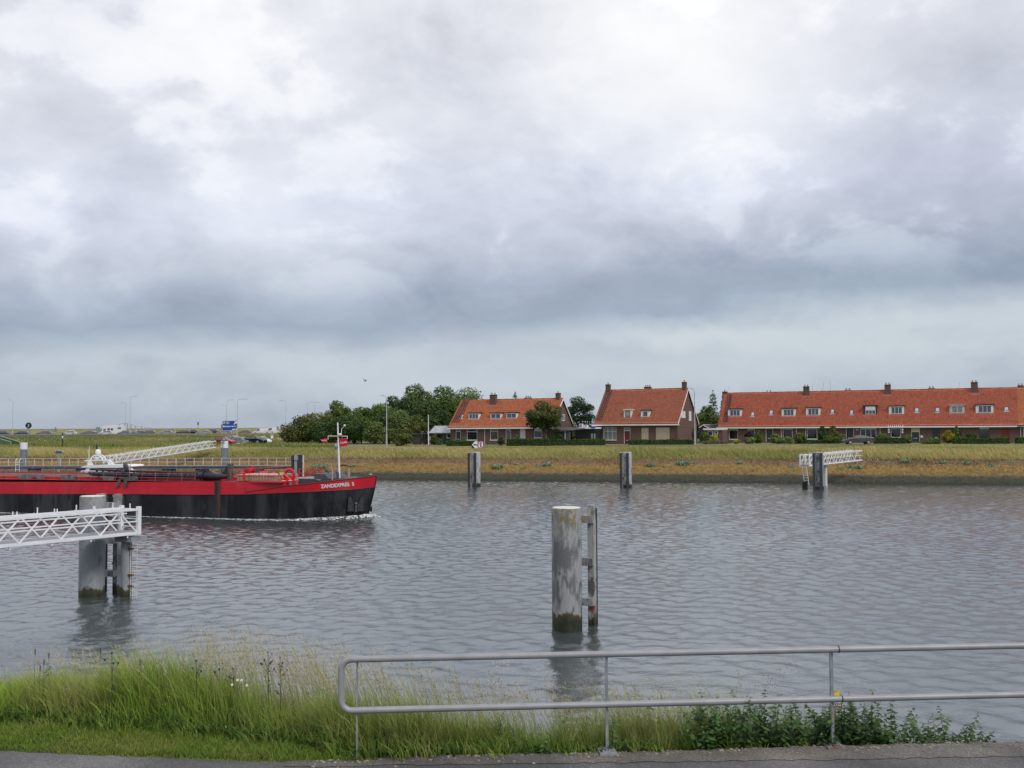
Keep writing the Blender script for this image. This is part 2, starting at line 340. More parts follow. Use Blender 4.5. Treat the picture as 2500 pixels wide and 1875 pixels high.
# stone slope of the far bank, coloured by its own growth: weed, bare stone, orange lichen
def bank_mat():
    mt = bpy.data.materials.new('bank_stone'); mt.use_nodes = True; nt = mt.node_tree; N = nt.nodes; lk = nt.links.new; b = N['Principled BSDF']; b.inputs['Roughness'].default_value = .85
    g = N.new('ShaderNodeNewGeometry'); sp = N.new('ShaderNodeSeparateXYZ'); lk(g.outputs['Position'], sp.inputs[0])
    n = N.new('ShaderNodeTexNoise'); n.inputs['Scale'].default_value = 1.4; n.inputs['Detail'].default_value = 6; lk(g.outputs['Position'], n.inputs['Vector'])
    a = N.new('ShaderNodeMath'); a.operation = 'MULTIPLY_ADD'; lk(n.outputs['Fac'], a.inputs[0]); a.inputs[1].default_value = .5; a.inputs[2].default_value = -.25
    z = N.new('ShaderNodeMath'); z.operation = 'ADD'; lk(sp.outputs[2], z.inputs[0]); lk(a.outputs[0], z.inputs[1])
    d = N.new('ShaderNodeMath'); d.operation = 'DIVIDE'; lk(z.outputs[0], d.inputs[0]); d.inputs[1].default_value = 3.2
    rp = N.new('ShaderNodeValToRGB'); lk(d.outputs[0], rp.inputs[0]); cr = rp.color_ramp
    st = [(0, (.016, .013, .010)), (.07, (.020, .018, .010)), (.10, (.022, .034, .010)), (.17, (.026, .036, .014)), (.20, (.034, .031, .023)), (.26, (.050, .042, .028)), (.33, (.17, .112, .028)), (.62, (.215, .135, .026)), (.70, (.15, .095, .055)), (1, (.12, .10, .045))]
    while len(cr.elements) < len(st): cr.elements.new(.5)
    for e, (p, c) in zip(cr.elements, st): e.position = p; e.color = (*c, 1)
    v = N.new('ShaderNodeTexVoronoi'); v.inputs['Scale'].default_value = 3.2; lk(g.outputs['Position'], v.inputs['Vector'])
    mx = N.new('ShaderNodeMix'); mx.data_type = 'RGBA'; mx.blend_type = 'MULTIPLY'; mx.inputs[0].default_value = .75; lk(rp.outputs[0], mx.inputs[6])
    vr = N.new('ShaderNodeValToRGB'); lk(v.outputs['Color'], vr.inputs[0]); vr.color_ramp.elements[0].color = (.35, .35, .38, 1); vr.color_ramp.elements[1].color = (1.6, 1.5, 1.35, 1)
    lk(vr.outputs[0], mx.inputs[7]); lk(mx.outputs[2], b.inputs['Base Color'])
    bp = N.new('ShaderNodeBump'); bp.inputs['Distance'].default_value = .25; lk(v.outputs['Distance'], bp.inputs['Height']); bp.invert = True; lk(bp.outputs[0], b.inputs['Normal'])
    return mt
bx = np.arange(-230, 130, .55); by = np.concatenate([np.arange(126.5, 138.6, .4), [138.9]])
gx, gy = np.meshgrid(bx, by); zz = terrain(gx, gy)+.17+RNG.normal(0, .045, gx.shape)
zz[-1, :] -= .7
V = np.stack([gx.ravel(), gy.ravel(), zz.ravel()], 1); nx = len(bx); i, j = np.meshgrid(np.arange(nx-1), np.arange(len(by)-1)); a = (j*nx+i).ravel()
T = np.concatenate([np.stack([a, a+1, a+nx+1], 1), np.stack([a, a+nx+1, a+nx], 1)])
tag(fast('stone_bank', V, T, None, bank_mat()), kind='structure')
# roads of the far side
M_ROAD = mat('road_asphalt', (.16, .155, .15), .9, var=.15, scale=2)
M_PALE = mat('pale_paving', (.33, .32, .30), .9, var=.12, scale=1)
def strip(name, pts, w, mt, dz=.03):
    m_ = MB(); P = []
    fine = []
    for a, b in zip(pts, pts[1:]):
        n = max(1, int((b-a).length/6)); fine += [a.lerp(b, k/n) for k in range(n)]
    fine.append(pts[-1])
    for k, p in enumerate(fine):
        d = fine[min(k+1, len(fine)-1)]-fine[max(k-1, 0)]; d.z = 0; d.normalize(); nn = Vector((-d.y, d.x, 0))*w/2
        for q in (p-nn, p+nn): P.append((q.x, q.y, tz(q.x, q.y)+dz))
    m_.add(P, [(2*k, 2*k+2, 2*k+3, 2*k+1) for k in range(len(fine)-1)])
    return tag(m_.build(name, mt), kind='structure')
def XDp(X, D): return XD(X, D)
strip('village_road', [gz(600, 1089), gz(1100, 1088), gz(1500, 1086.6), gz(1740, 1086.2), gz(2100, 1084.6), gz(2500, 1082.8), gz(2700, 1082)], 4.6, M_ROAD)
strip('motorway', [XD(-230, 306), XD(-60, 318), XD(-30, 322)], 10, M_ROAD)
strip('parking_apron', [gz(575, 1087.5), gz(640, 1088), gz(722, 1086.5)], 7, M_PALE, .045)
# ------------------------------------------------------------------ near bank, in camera-aligned metres (X right, D away)
NZ = 3.0
def edgeD(X): return np.interp(X, [-12, -7, -3, -1.5, 0, 6, 12], [14.6, 14.4, 13.2, 12.4, 11.75, 12.15, 12.4])
def near_z(X, D):
    X = np.asarray(X, dtype=float); D = np.asarray(D, dtype=float); e = edgeD(X)
    return NZ-np.maximum(0, D-e)*.55-.06*np.exp(-((D-e)/.5)**2)
M_SOIL = mat('bank_soil', (.045, .050, .018), .95, var=.4, scale=3)
X_ = np.concatenate([np.arange(-80, -12, 4), np.arange(-12, 12, .25), np.arange(12, 81, 4)]); D_ = np.concatenate([np.arange(-14, 10, 3), np.arange(10, 16, .2), np.arange(16, 24, .6)])
gx, gd = np.meshgrid(X_, D_); z_ = near_z(gx, gd)-.01
V = np.stack([gx.ravel()*R0.x+gd.ravel()*F0.x, gx.ravel()*R0.y+gd.ravel()*F0.y, z_.ravel()], 1); nx = len(X_)
i, j = np.meshgrid(np.arange(nx-1), np.arange(len(D_)-1)); a = (j*nx+i).ravel()
tag(fast('near_bank', V, np.concatenate([np.stack([a, a+1, a+nx+1], 1), np.stack([a, a+nx+1, a+nx], 1)]), None, M_SOIL, smooth=True), kind='structure')
def asphalt_mat(name, c1, c2, sc, bump):
    mt = mat(name, c1, .8, var=.2, scale=sc, col2=c2, lo=.35, hi=.7, bump=bump, detail=8)
    nt = mt.node_tree; N = nt.nodes; lk = nt.links.new; b = N['Principled BSDF']; old = b.inputs['Base Color'].links[0].from_socket
    tc = N.new('ShaderNodeTexCoord'); n = N.new('ShaderNodeTexNoise'); n.inputs['Scale'].default_value = .9; n.inputs['Detail'].default_value = 4; lk(tc.outputs['Object'], n.inputs[0])
    r = N.new('ShaderNodeValToRGB'); lk(n.outputs['Fac'], r.inputs[0]); r.color_ramp.elements[0].position = .35; r.color_ramp.elements[0].color = (.55, .55, .58, 1); r.color_ramp.elements[1].position = .65; r.color_ramp.elements[1].color = (1.25, 1.22, 1.18, 1)
    v = N.new('ShaderNodeTexVoronoi'); v.inputs['Scale'].default_value = 70; lk(tc.outputs['Object'], v.inputs[0])
    r2 = N.new('ShaderNodeValToRGB'); lk(v.outputs['Color'], r2.inputs[0]); r2.color_ramp.elements[0].position = .55; r2.color_ramp.elements[0].color = (.8, .8, .8, 1); r2.color_ramp.elements[1].position = .95; r2.color_ramp.elements[1].color = (1.7, 1.65, 1.6, 1)
    m1 = N.new('ShaderNodeMix'); m1.data_type = 'RGBA'; m1.blend_type = 'MULTIPLY'; m1.inputs[0].default_value = 1; lk(old, m1.inputs[6]); lk(r.outputs[0], m1.inputs[7])
    m2 = N.new('ShaderNodeMix'); m2.data_type = 'RGBA'; m2.blend_type = 'MULTIPLY'; m2.inputs[0].default_value = .8; lk(m1.outputs[2], m2.inputs[6]); lk(r2.outputs[0], m2.inputs[7])
    lk(m2.outputs[2], b.inputs['Base Color']); return mt
M_ASPH = asphalt_mat('path_asphalt', (.085, .086, .092), (.135, .134, .138), 40, .004)
M_GRAV = asphalt_mat('gravel_strip', (.10, .092, .086), (.20, .185, .17), 55, .010)
def near_sheet(name, far, mt, dz, back=-6):
    m_ = MB(); P = []
    for (X, D) in far:
        for D2 in (back if not isinstance(back, list) else None, D) if not isinstance(back, list) else (0, D):
            q = XD(X, D2); P.append((q.x, q.y, NZ+dz))
    m_.add(P, [(2*k, 2*k+2, 2*k+3, 2*k+1) for k in range(len(far)-1)]); return tag(m_.build(name, mt), kind='structure')
def npt(px, py, z=NZ):
    p = AZ(px, py, z); return (p.dot(R0), p.dot(F0))
ea = [(-40, 14.0), npt(-300, 1824), npt(0, 1836), npt(300, 1847), npt(600, 1860), npt(800, 1868), npt(980, 1862), npt(1500, 1857), npt(2100, 1848), npt(2500, 1842), (20, 12.3), (60, 12.6)]
ea = [(x+0, d) for x, d in ea]
fine = []
for a, b in zip(ea, ea[1:]):
    n = max(1, int(abs(b[0]-a[0])/.12)); n = min(n, 60)
    for k in range(n): fine.append((a[0]+(b[0]-a[0])*k/n, a[1]+(b[1]-a[1])*k/n+random.uniform(-.025, .025)))
near_sheet('footpath', fine, M_ASPH, .006)
gs0 = [npt(700, 1862), npt(880, 1852), npt(1100, 1846), npt(1600, 1836), npt(2035, 1822), npt(2500, 1813), (20, 12.55), (60, 13)]
fine = []
for a, b in zip(gs0, gs0[1:]):
    n = min(60, max(1, int(abs(b[0]-a[0])/.1)))
    for k in range(n): fine.append((a[0]+(b[0]-a[0])*k/n, a[1]+(b[1]-a[1])*k/n+random.uniform(-.03, .03)))
m_ = MB(); P = []
for X, D in fine:
    lo = np.interp(X, [p[0] for p in ea], [p[1] for p in ea])-.10+random.uniform(-.03, .03)
    for D2 in (min(lo, D-.05), D):
        q = XD(X, D2); P.append((q.x, q.y, NZ+.012))
m_.add(P, [(2*k, 2*k+2, 2*k+3, 2*k+1) for k in range(len(fine)-1)]); tag(m_.build('gravel_strip', M_GRAV), kind='structure')
# loose stones on the strip
st = MB()
for k in range(300):
    X = random.uniform(-2.2, 7); D = np.interp(X, [p[0] for p in gs0], [p[1] for p in gs0])-abs(random.gauss(.06, .12)); r = random.uniform(.006, .022); q = XD(X, D)
    st.ball((q.x, q.y, NZ+.016), r*1.2, r, r*.6, 5, 3)
tag(st.build('loose_gravel', mat('pebble', (.25, .22, .19), .9, var=.4, scale=2)), kind='stuff')
# ------------------------------------------------------------------ grass
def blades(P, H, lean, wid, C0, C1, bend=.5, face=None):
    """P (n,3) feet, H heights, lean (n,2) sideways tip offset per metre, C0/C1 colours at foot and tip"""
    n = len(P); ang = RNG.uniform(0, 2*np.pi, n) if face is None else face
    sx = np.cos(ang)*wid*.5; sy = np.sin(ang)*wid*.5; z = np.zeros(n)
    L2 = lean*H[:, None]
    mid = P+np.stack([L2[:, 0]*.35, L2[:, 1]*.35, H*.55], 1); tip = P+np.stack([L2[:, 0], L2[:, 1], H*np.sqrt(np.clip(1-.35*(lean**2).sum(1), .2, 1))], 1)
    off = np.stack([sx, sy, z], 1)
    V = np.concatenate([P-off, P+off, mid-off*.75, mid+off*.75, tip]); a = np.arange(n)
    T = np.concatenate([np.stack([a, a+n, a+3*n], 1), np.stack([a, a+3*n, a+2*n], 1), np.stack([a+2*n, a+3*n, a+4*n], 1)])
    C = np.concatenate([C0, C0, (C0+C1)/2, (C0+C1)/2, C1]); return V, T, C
def cat(parts):
    Vs, Ts, Cs = [], [], []; o = 0
    for V, T, C in parts: Vs.append(V); Ts.append(T+o); Cs.append(C); o += len(V)
    return np.concatenate(Vs), np.concatenate(Ts), np.concatenate(Cs)
def fbm(x, y, s, seed):
    """cheap smooth noise 0..1"""
    r = np.random.default_rng(seed); out = np.zeros_like(x); amp = 1; tot = 0
    for o in range(4):
        a = r.uniform(0, 2*np.pi, 6); ph = r.uniform(0, 6.28, 6); f = s*(1.9**o)
        v = sum(np.sin((x*np.cos(t)+y*np.sin(t))*f*r_+p) for t, p, r_ in zip(a, ph, r.uniform(.6, 1.4, 6)))/6
        out += v*amp; tot += amp; amp *= .55
    return np.clip(.5+out/tot*1.3, 0, 1)
def jitter(c, n, s=.18):
    k = 1+RNG.normal(0, s, (n, 1)); h = RNG.normal(0, .06, (n, 3)); return np.clip(np.array(c)[None, :]*np.clip(k, .45, 1.7)*(1+h), .004, .8)
def mixc(a, b, t): return a*(1-t[:, None])+b*t[:, None]
WIND = np.array([-R0.x, -R0.y])
# --- near tall grass
def near_grass():
    parts = []
    n = 46000
    X = RNG.uniform(-10, 4.8, n*2); D = edgeD(X)+RNG.uniform(-1.7, 2.0, n*2)
    base = np.interp(X, [-10, -6.4, -4, -2.2, -1.75, -.8, 3.2, 5], [13.3, 12.95, 12.45, 11.85, 11.45, 11.58, 11.86, 12.0])+.10*np.sin(X*7)+.07*np.sin(X*17+1)
    keep = (D > base)&(RNG.uniform(0, 1, n*2) < np.interp(X, [-10, 1.9, 2.7, 3.2, 4.0, 4.8], [1, 1, .45, .26, .16, .06])); X = X[keep][:n]; D = D[keep][:n]; base = base[keep][:n]; n = len(X)
    cl = fbm(X, D, 1.6, 3); cl2 = fbm(X, D, 4.0, 4); rise = np.clip((D-base)/.5, .25, 1)
    H = (.22+.52*cl+.26*cl2)*rise*RNG.uniform(.6, 1.15, n)*np.interp(X, [-10, -6, -4, -1.5, 1, 3], [.95, .98, 1.05, 1.08, 1.10, .95])
    P = np.stack([X*R0.x+D*F0.x, X*R0.y+D*F0.y, near_z(X, D)-.02], 1)
    lean = RNG.normal(0, .30, (n, 2))+WIND*RNG.uniform(.0, .45, (n, 1))
    straw = np.clip(fbm(X, D, 2.2, 9)*1.5-.72+RNG.uniform(-.25, .40, n), 0, 1)
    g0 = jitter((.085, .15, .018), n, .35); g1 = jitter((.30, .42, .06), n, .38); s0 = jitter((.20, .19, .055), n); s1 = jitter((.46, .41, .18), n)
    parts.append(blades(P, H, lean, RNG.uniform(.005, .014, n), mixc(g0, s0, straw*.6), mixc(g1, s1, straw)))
    # stalks with loose seed heads
    n = 560
    X = np.concatenate([RNG.uniform(-6.6, 1.9, n), RNG.uniform(-1.6, 2.4, 260), RNG.normal(-2.6, .9, 330), RNG.normal(-3.4, .25, 70), RNG.normal(-2.2, .2, 80)]); n = len(X); D = edgeD(X)+RNG.uniform(-.9, 1.4, n)
    base = np.interp(X, [-10, -6.4, -4, -2.2, -1.75, -.8, 3.2, 5], [13.3, 12.95, 12.45, 11.85, 11.45, 11.58, 11.86, 12.0])
    D = np.maximum(D, base+.25)
    H = RNG.uniform(.65, 1.05, n)*np.interp(X, [-7, -5, -3.8, -1.2, 0, 2], [.85, .9, 1.22, 1.15, .92, .8]); P = np.stack([X*R0.x+D*F0.x, X*R0.y+D*F0.y, near_z(X, D)-.02], 1)
    lean = RNG.normal(0, .08, (n, 2))+WIND*RNG.uniform(.10, .38, (n, 1)); fc = np.full(n, PSI)+RNG.normal(0, .3, n)
    c0 = jitter((.17, .23, .05), n); c1 = jitter((.42, .38, .18), n)
    parts.append(blades(P, H, lean, np.full(n, .0058), c0, c1, face=fc))
    k = 9
    for q in range(k):
        t = .78+.24*q/(k-1)+RNG.uniform(-.02, .02, n); hh = np.sqrt(np.clip(1-.35*(lean**2).sum(1), .2, 1))
        tt = np.clip((t-.55)/.45, 0, 1.05)
        foot = P+np.stack([lean[:, 0]*H*(.35+.65*tt), lean[:, 1]*H*(.35+.65*tt), H*(.55+(hh-.55)*tt)], 1)
        ln = RNG.normal(0, .9, (n, 2))+WIND*.9
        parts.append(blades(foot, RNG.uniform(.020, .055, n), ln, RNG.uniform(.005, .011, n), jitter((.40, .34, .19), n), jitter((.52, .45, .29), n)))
    # low herbs: broad leaves in the foot of the grass
    n = 2600; X = RNG.uniform(-8, 2.6, n); b = np.interp(X, [-10, -6.4, -4, -2.2, -1.75, -.8, 3.2, 5], [13.3, 12.95, 12.45, 11.85, 11.45, 11.58, 11.86, 12.0]); D = b+np.abs(RNG.normal(0, .35, n))
    P = np.stack([X*R0.x+D*F0.x, X*R0.y+D*F0.y, near_z(X, D)], 1)
    parts.append(blades(P, RNG.uniform(.10, .26, n), RNG.normal(0, .6, (n, 2)), RNG.uniform(.02, .045, n), jitter((.045, .095, .015), n), jitter((.10, .18, .03), n)))
    V, T, C = cat(parts); tag(fast('tall_grass', V, T, C, BLADE), kind='stuff')
    # mown verge
    n = 42000; X = RNG.uniform(-9, 1.5, n*2); up = np.interp(X, [-10, -6.4, -4, -2.2, -1.75, -.8, 3.2, 5], [13.3, 12.95, 12.45, 11.85, 11.45, 11.58, 11.86, 12.0])
    lo = np.interp(X, [p[0] for p in ea], [p[1] for p in ea]); D = lo+RNG.uniform(-.05, 1.35, n*2); k = (D < up+.25)&((X < -1.5)|(fbm(X*1.0, D, 5.0, 6) > .72)); X = X[k][:n]; D = D[k][:n]; n = len(X)
    cl = fbm(X, D, 3, 12); edge = np.clip((D-np.interp(X, [p[0] for p in ea], [p[1] for p in ea]))/.12, .35, 1)
    P = np.stack([X*R0.x+D*F0.x, X*R0.y+D*F0.y, near_z(X, D)-.01], 1)
    H = RNG.uniform(.035, .095, n)*(.6+.8*cl)*edge; st = np.clip(fbm(X, D, 4, 15)*1.2-.4, 0, 1)*RNG.uniform(0, 1, n)
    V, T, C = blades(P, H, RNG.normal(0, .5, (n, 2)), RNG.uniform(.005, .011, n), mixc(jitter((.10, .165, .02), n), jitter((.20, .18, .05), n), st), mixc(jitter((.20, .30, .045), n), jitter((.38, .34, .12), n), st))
    tag(fast('mown_grass', V, T, C, BLADE), kind='stuff')
near_grass()
# --- far bank grass
def far_grass():
    parts = []
    def field(n, x0, x1, y0, y1, h0, h1, w, cA0, cA1, cB0, cB1, wind, seed, cond=None, st=(1.25, .3)):
        X = RNG.uniform(x0, x1, n); Y = RNG.uniform(y0, y1, n)
        if cond is not None:
            k = cond(X, Y); X = X[k]; Y = Y[k]
        n = len(X); P = np.stack([X, Y, terrain(X, Y)-.03], 1)
        cl = fbm(X, Y, .35, seed); t = np.clip(fbm(X, Y*1.4, .16, seed+1)*st[0]-st[1]+RNG.uniform(-.25, .25, n), 0, 1)
        H = (h0+(h1-h0)*cl)*RNG.uniform(.7, 1.25, n); ln = RNG.normal(0, .2, (n, 2))+WIND*RNG.uniform(.3, 1, (n, 1))*wind
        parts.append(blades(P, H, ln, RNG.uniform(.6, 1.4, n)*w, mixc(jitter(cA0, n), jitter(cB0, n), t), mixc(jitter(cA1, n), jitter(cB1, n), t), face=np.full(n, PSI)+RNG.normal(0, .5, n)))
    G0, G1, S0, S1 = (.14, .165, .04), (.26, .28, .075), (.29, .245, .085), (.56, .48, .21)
    vis = lambda X, Y: ((X*R0.x+Y*R0.y)/np.maximum(1, X*F0.x+Y*F0.y) > -.56)&((X*R0.x+Y*R0.y)/np.maximum(1, X*F0.x+Y*F0.y) < .56)
    # straw-coloured face of the slope, greener on top
    field(52000, -150, 75, 137.4, 145, .5, .95, .075, G0, G1, S0, S1, .75, 21, vis, (1.2, -.18))
    field(46000, -150, 85, 144, 154, .30, .62, .085, G0, G1, S0, S1, .6, 23, vis, (1.2, .12))
    field(36000, -70, 95, 153, 178, .08, .20, .09, G0, G1, S0, S1, .5, 25, lambda X, Y: vis(X, Y)&(np.abs((Y-170)-(X-(-26))*.147) > 3.1), (1.2, .15))
    # lower fringe: reddish docks and thin grass creeping over the stones
    field(9000, -150, 75, 135.0, 138.4, .25, .7, .07, (.10, .06, .03), (.20, .10, .05), S0, S1, .5, 27, lambda X, Y: vis(X, Y)&(fbm(X, Y, .3, 77) > .42))
    # left meadow up to the motorway
    lf = lambda X, Y: vis(X, Y)&((X*R0.x+Y*R0.y)/(X*F0.x+Y*F0.y) < -.165)&((X*F0.x+Y*F0.y) < 300)
    field(90000, -225, -30, 158, 300, .3, .6, .13, (.10, .135, .032), (.165, .215, .055), S0, (.38, .33, .14), .25, 29, lf, (1.3, .36))
    field(24000, -225, -40, 205, 300, .45, .7, .14, (.13, .12, .04), (.26, .21, .08), S0, (.44, .36, .19), .25, 31, lambda X, Y: lf(X, Y)&((X*F0.x+Y*F0.y) > 262), (1.2, .0))
    V, T, C = cat(parts); tag(fast('bank_grass', V, T, C, BLADE), kind='stuff')
far_grass()
# ------------------------------------------------------------------ materials of the waterworks and vessels
def pile_mat(name, dark, light, weed_top, lichen=None, rust=False, cover=.5):
    """painted steel: two greys in ragged vertical patches, green weed at the water, lichen on top"""
    mt = bpy.data.materials.new(name); mt.use_nodes = True; nt = mt.node_tree; N = nt.nodes; lk = nt.links.new; b = N['Principled BSDF']; b.inputs['Roughness'].default_value = .55
    tc = N.new('ShaderNodeTexCoord'); sp = N.new('ShaderNodeSeparateXYZ'); lk(tc.outputs['Object'], sp.inputs[0])
    def ns(scale, st, det, loc=(0, 0, 0)):
        mp = N.new('ShaderNodeMapping'); mp.inputs['Scale'].default_value = st; mp.inputs['Location'].default_value = loc; lk(tc.outputs['Object'], mp.inputs[0])
        n = N.new('ShaderNodeTexNoise'); n.inputs['Scale'].default_value = scale; n.inputs['Detail'].default_value = det; n.inputs['Roughness'].default_value = .62; lk(mp.outputs[0], n.inputs[0]); return n.outputs['Fac']
    def ramp(f, a, bb):
        r = N.new('ShaderNodeMapRange'); r.clamp = True; lk(f, r.inputs[0]); r.inputs[1].default_value = a; r.inputs[2].default_value = bb; return r.outputs[0]
    def mixc(f, c1, c2):
        m_ = N.new('ShaderNodeMix'); m_.data_type = 'RGBA'; lk(f, m_.inputs[0])
        for k, c in ((6, c1), (7, c2)):
            if isinstance(c, tuple): m_.inputs[k].default_value = (*c, 1)
            else: lk(c, m_.inputs[k])
        return m_.outputs[2]
    def add(a, bb):
        m_ = N.new('ShaderNodeMath'); m_.operation = 'ADD'
        for k, c in ((0, a), (1, bb)):
            if isinstance(c, float): m_.inputs[k].default_value = c
            else: lk(c, m_.inputs[k])
        return m_.outputs[0]
    def mul(a, f):
        m_ = N.new('ShaderNodeMath'); m_.operation = 'MULTIPLY'; lk(a, m_.inputs[0])
        if isinstance(f, float): m_.inputs[1].default_value = f
        else: lk(f, m_.inputs[1])
        return m_.outputs[0]
    big = ns(1.3, (1, 1, .42), 7); fine = ns(9, (1, 1, .16), 5, (3, 1, 2)); c = mixc(ramp(add(big, mul(fine, .35)), cover+.12, cover+.20), dark, light)
    c = mixc(mul(ramp(ns(16, (1, 1, .12), 4, (1, 5, 3)), .45, .75), .35), c, (.12, .12, .125))
    c = mixc(ramp(ns(1.7, (1, 1, .5), 6, (7, 2, 9)), .565, .60), c, tuple(x*.62 for x in dark))
    if lichen:
        top = ramp(add(sp.outputs[2], mul(ns(4, (1, 1, 1), 4), .5)), lichen-.15, lichen+.35); c = mixc(mul(top, ramp(ns(7, (1, 1, 1), 5, (2, 2, 2)), .48, .56)), c, (.22, .17, .045))
    if rust: c = mixc(ramp(ns(2.6, (1, 1, .5), 6, (4, 4, 4)), .57, .64), c, (.20, .065, .022))
    wl = add(sp.outputs[2], mul(ns(3.0, (1, 1, .6), 6, (9, 9, 1)), .9)); wc = mixc(ramp(ns(5, (1, 1, 1), 5, (0, 3, 3)), .40, .75), (.007, .010, .004), (.026, .036, .008)); wc = mixc(ramp(wl, weed_top-.05, weed_top+.16), wc, (.05, .045, .016))
    c = mixc(ramp(wl, weed_top+.18, weed_top+.24), wc, c)
    lk(c, b.inputs['Base Color'])
    bp = N.new('ShaderNodeBump'); bp.inputs['Distance'].default_value = .015; lk(ns(14, (1, 1, .5), 4), bp.inputs['Height']); lk(bp.outputs[0], b.inputs['Normal']); return mt
M_PILE = pile_mat('pile_paint_worn', (.125, .128, .135), (.31, .315, .32), .82, 3.55, cover=.49)
M_PILE2 = pile_mat('pile_paint_plain', (.25, .27, .295), (.30, .32, .34), .58, 3.9, cover=.55)
M_PILE3 = pile_mat('pile_paint_pale', (.30, .31, .33), (.46, .46, .46), .62, None, cover=.45)
M_POST = pile_mat('fender_paint', (.16, .165, .17), (.36, .36, .35), .55, None, True, cover=.5)
M_POST3 = pile_mat('fender_paint_pale', (.42, .42, .43), (.52, .51, .49), .5, None, False, cover=.45)
M_FEND = mat('fender_strip', (.018, .024, .038), .6, var=.4, scale=4, col2=(.05, .055, .06), lo=.5, hi=.8)
M_WHITE = mat('white_paint', (.74, .75, .78), .4, var=.05, scale=2)
M_WHITE2 = mat('white_paint_dull', (.62, .61, .58), .5, var=.08, scale=2)
M_RUST = mat('rust', (.16, .06, .025), .85, var=.4, scale=6, col2=(.07, .035, .02))
M_GALV = mat('galvanised_rail', (.27, .275, .29), .5, .15, var=.07, scale=5, bump=.001, bscale=60)
M_STEEL = mat('galvanised_post', (.30, .32, .35), .45, .3, var=.15, scale=8)
M_DECKG = mat('grey_deck', (.26, .275, .30), .7, var=.1, scale=3)
M_BLACK = mat('black_rubber', (.018, .018, .02), .6, var=.3, scale=4)
def dolphin(label, loc, rz, mp, mpost, group, bollards=True, top=4.0, px_=(-.17, .58)):
    t = thing('mooring_pile', label, 'mooring pile', loc, rz, group)
    b = MB(); b.tube([(0, 0, -2.5), (0, 0, top)], .5, 32); b.build('pile', mp, t, True)
    b = MB(); b.tube([(0, 0, top), (0, 0, top+.025)], [.47, .46], 28); b.build('cap', M_WHITE2, t, True)
    for x, w_ in ((px_[0], .16), (px_[1], .13)):
        b = MB(); b.box(x-w_+.02, x+w_-.02, .82, 1.10, -2.5, top+.04); p = b.build('fender_post', mpost, t)
        b = MB(); b.box(x-w_, x+w_, 1.102, 1.18, -1.0, top-.06); b.build('fender_strip', M_FEND, p)
    for z in (.82, 2.16, 3.58):
        b = MB(); b.box(px_[0]-.15, px_[1]+.12, .60, .815, z-.125, z+.125)
        b.box(-.25, .30, .34, .598, z-.115, z+.115)
        b.build('crossbar', mp, t)
    if bollards:
        for z in (.95, 3.71):
            b = MB(); b.lathe([(.07, 0), (.065, .16), (.06, .17), (.12, .22), (.12, .28)], (.30, .95, z), 12); b.build('bollard', M_RUST if z < 2 else M_STEEL, t, True)
    return t
def at0(px, py): return AZ(px, py, 0)
NRZ = -.11
pR = at0(1385, 1536)
dolphin('big weathered grey mooring pile with peeling paint, alone in mid canal behind the railing', pR, NRZ, M_PILE, M_POST, 'mooring piles in the canal', False)
pL = at0(223.5, 1454)
dolphin('smooth grey mooring pile behind the near white gangway', pL, NRZ, M_PILE2, M_PILE2, 'mooring piles in the canal', px_=(-.45, .42))
f1 = at0(1163, 1187); f2 = at0(1532, 1190); f3 = at0(2000, 1194)
dolphin('pale mooring pile below the anchor sign on the far bank', f1, math.pi+.02, M_PILE3, M_POST3, 'mooring piles in the canal')
dolphin('pale mooring pile in front of the single red roofed house with cream shutters', f2, math.pi+.02, M_PILE3, M_POST3, 'mooring piles in the canal')
dolphin('pale mooring pile standing against the far white gangway with its ladder', f3, math.pi+.02, M_PILE2, M_POST3, 'mooring piles in the canal')
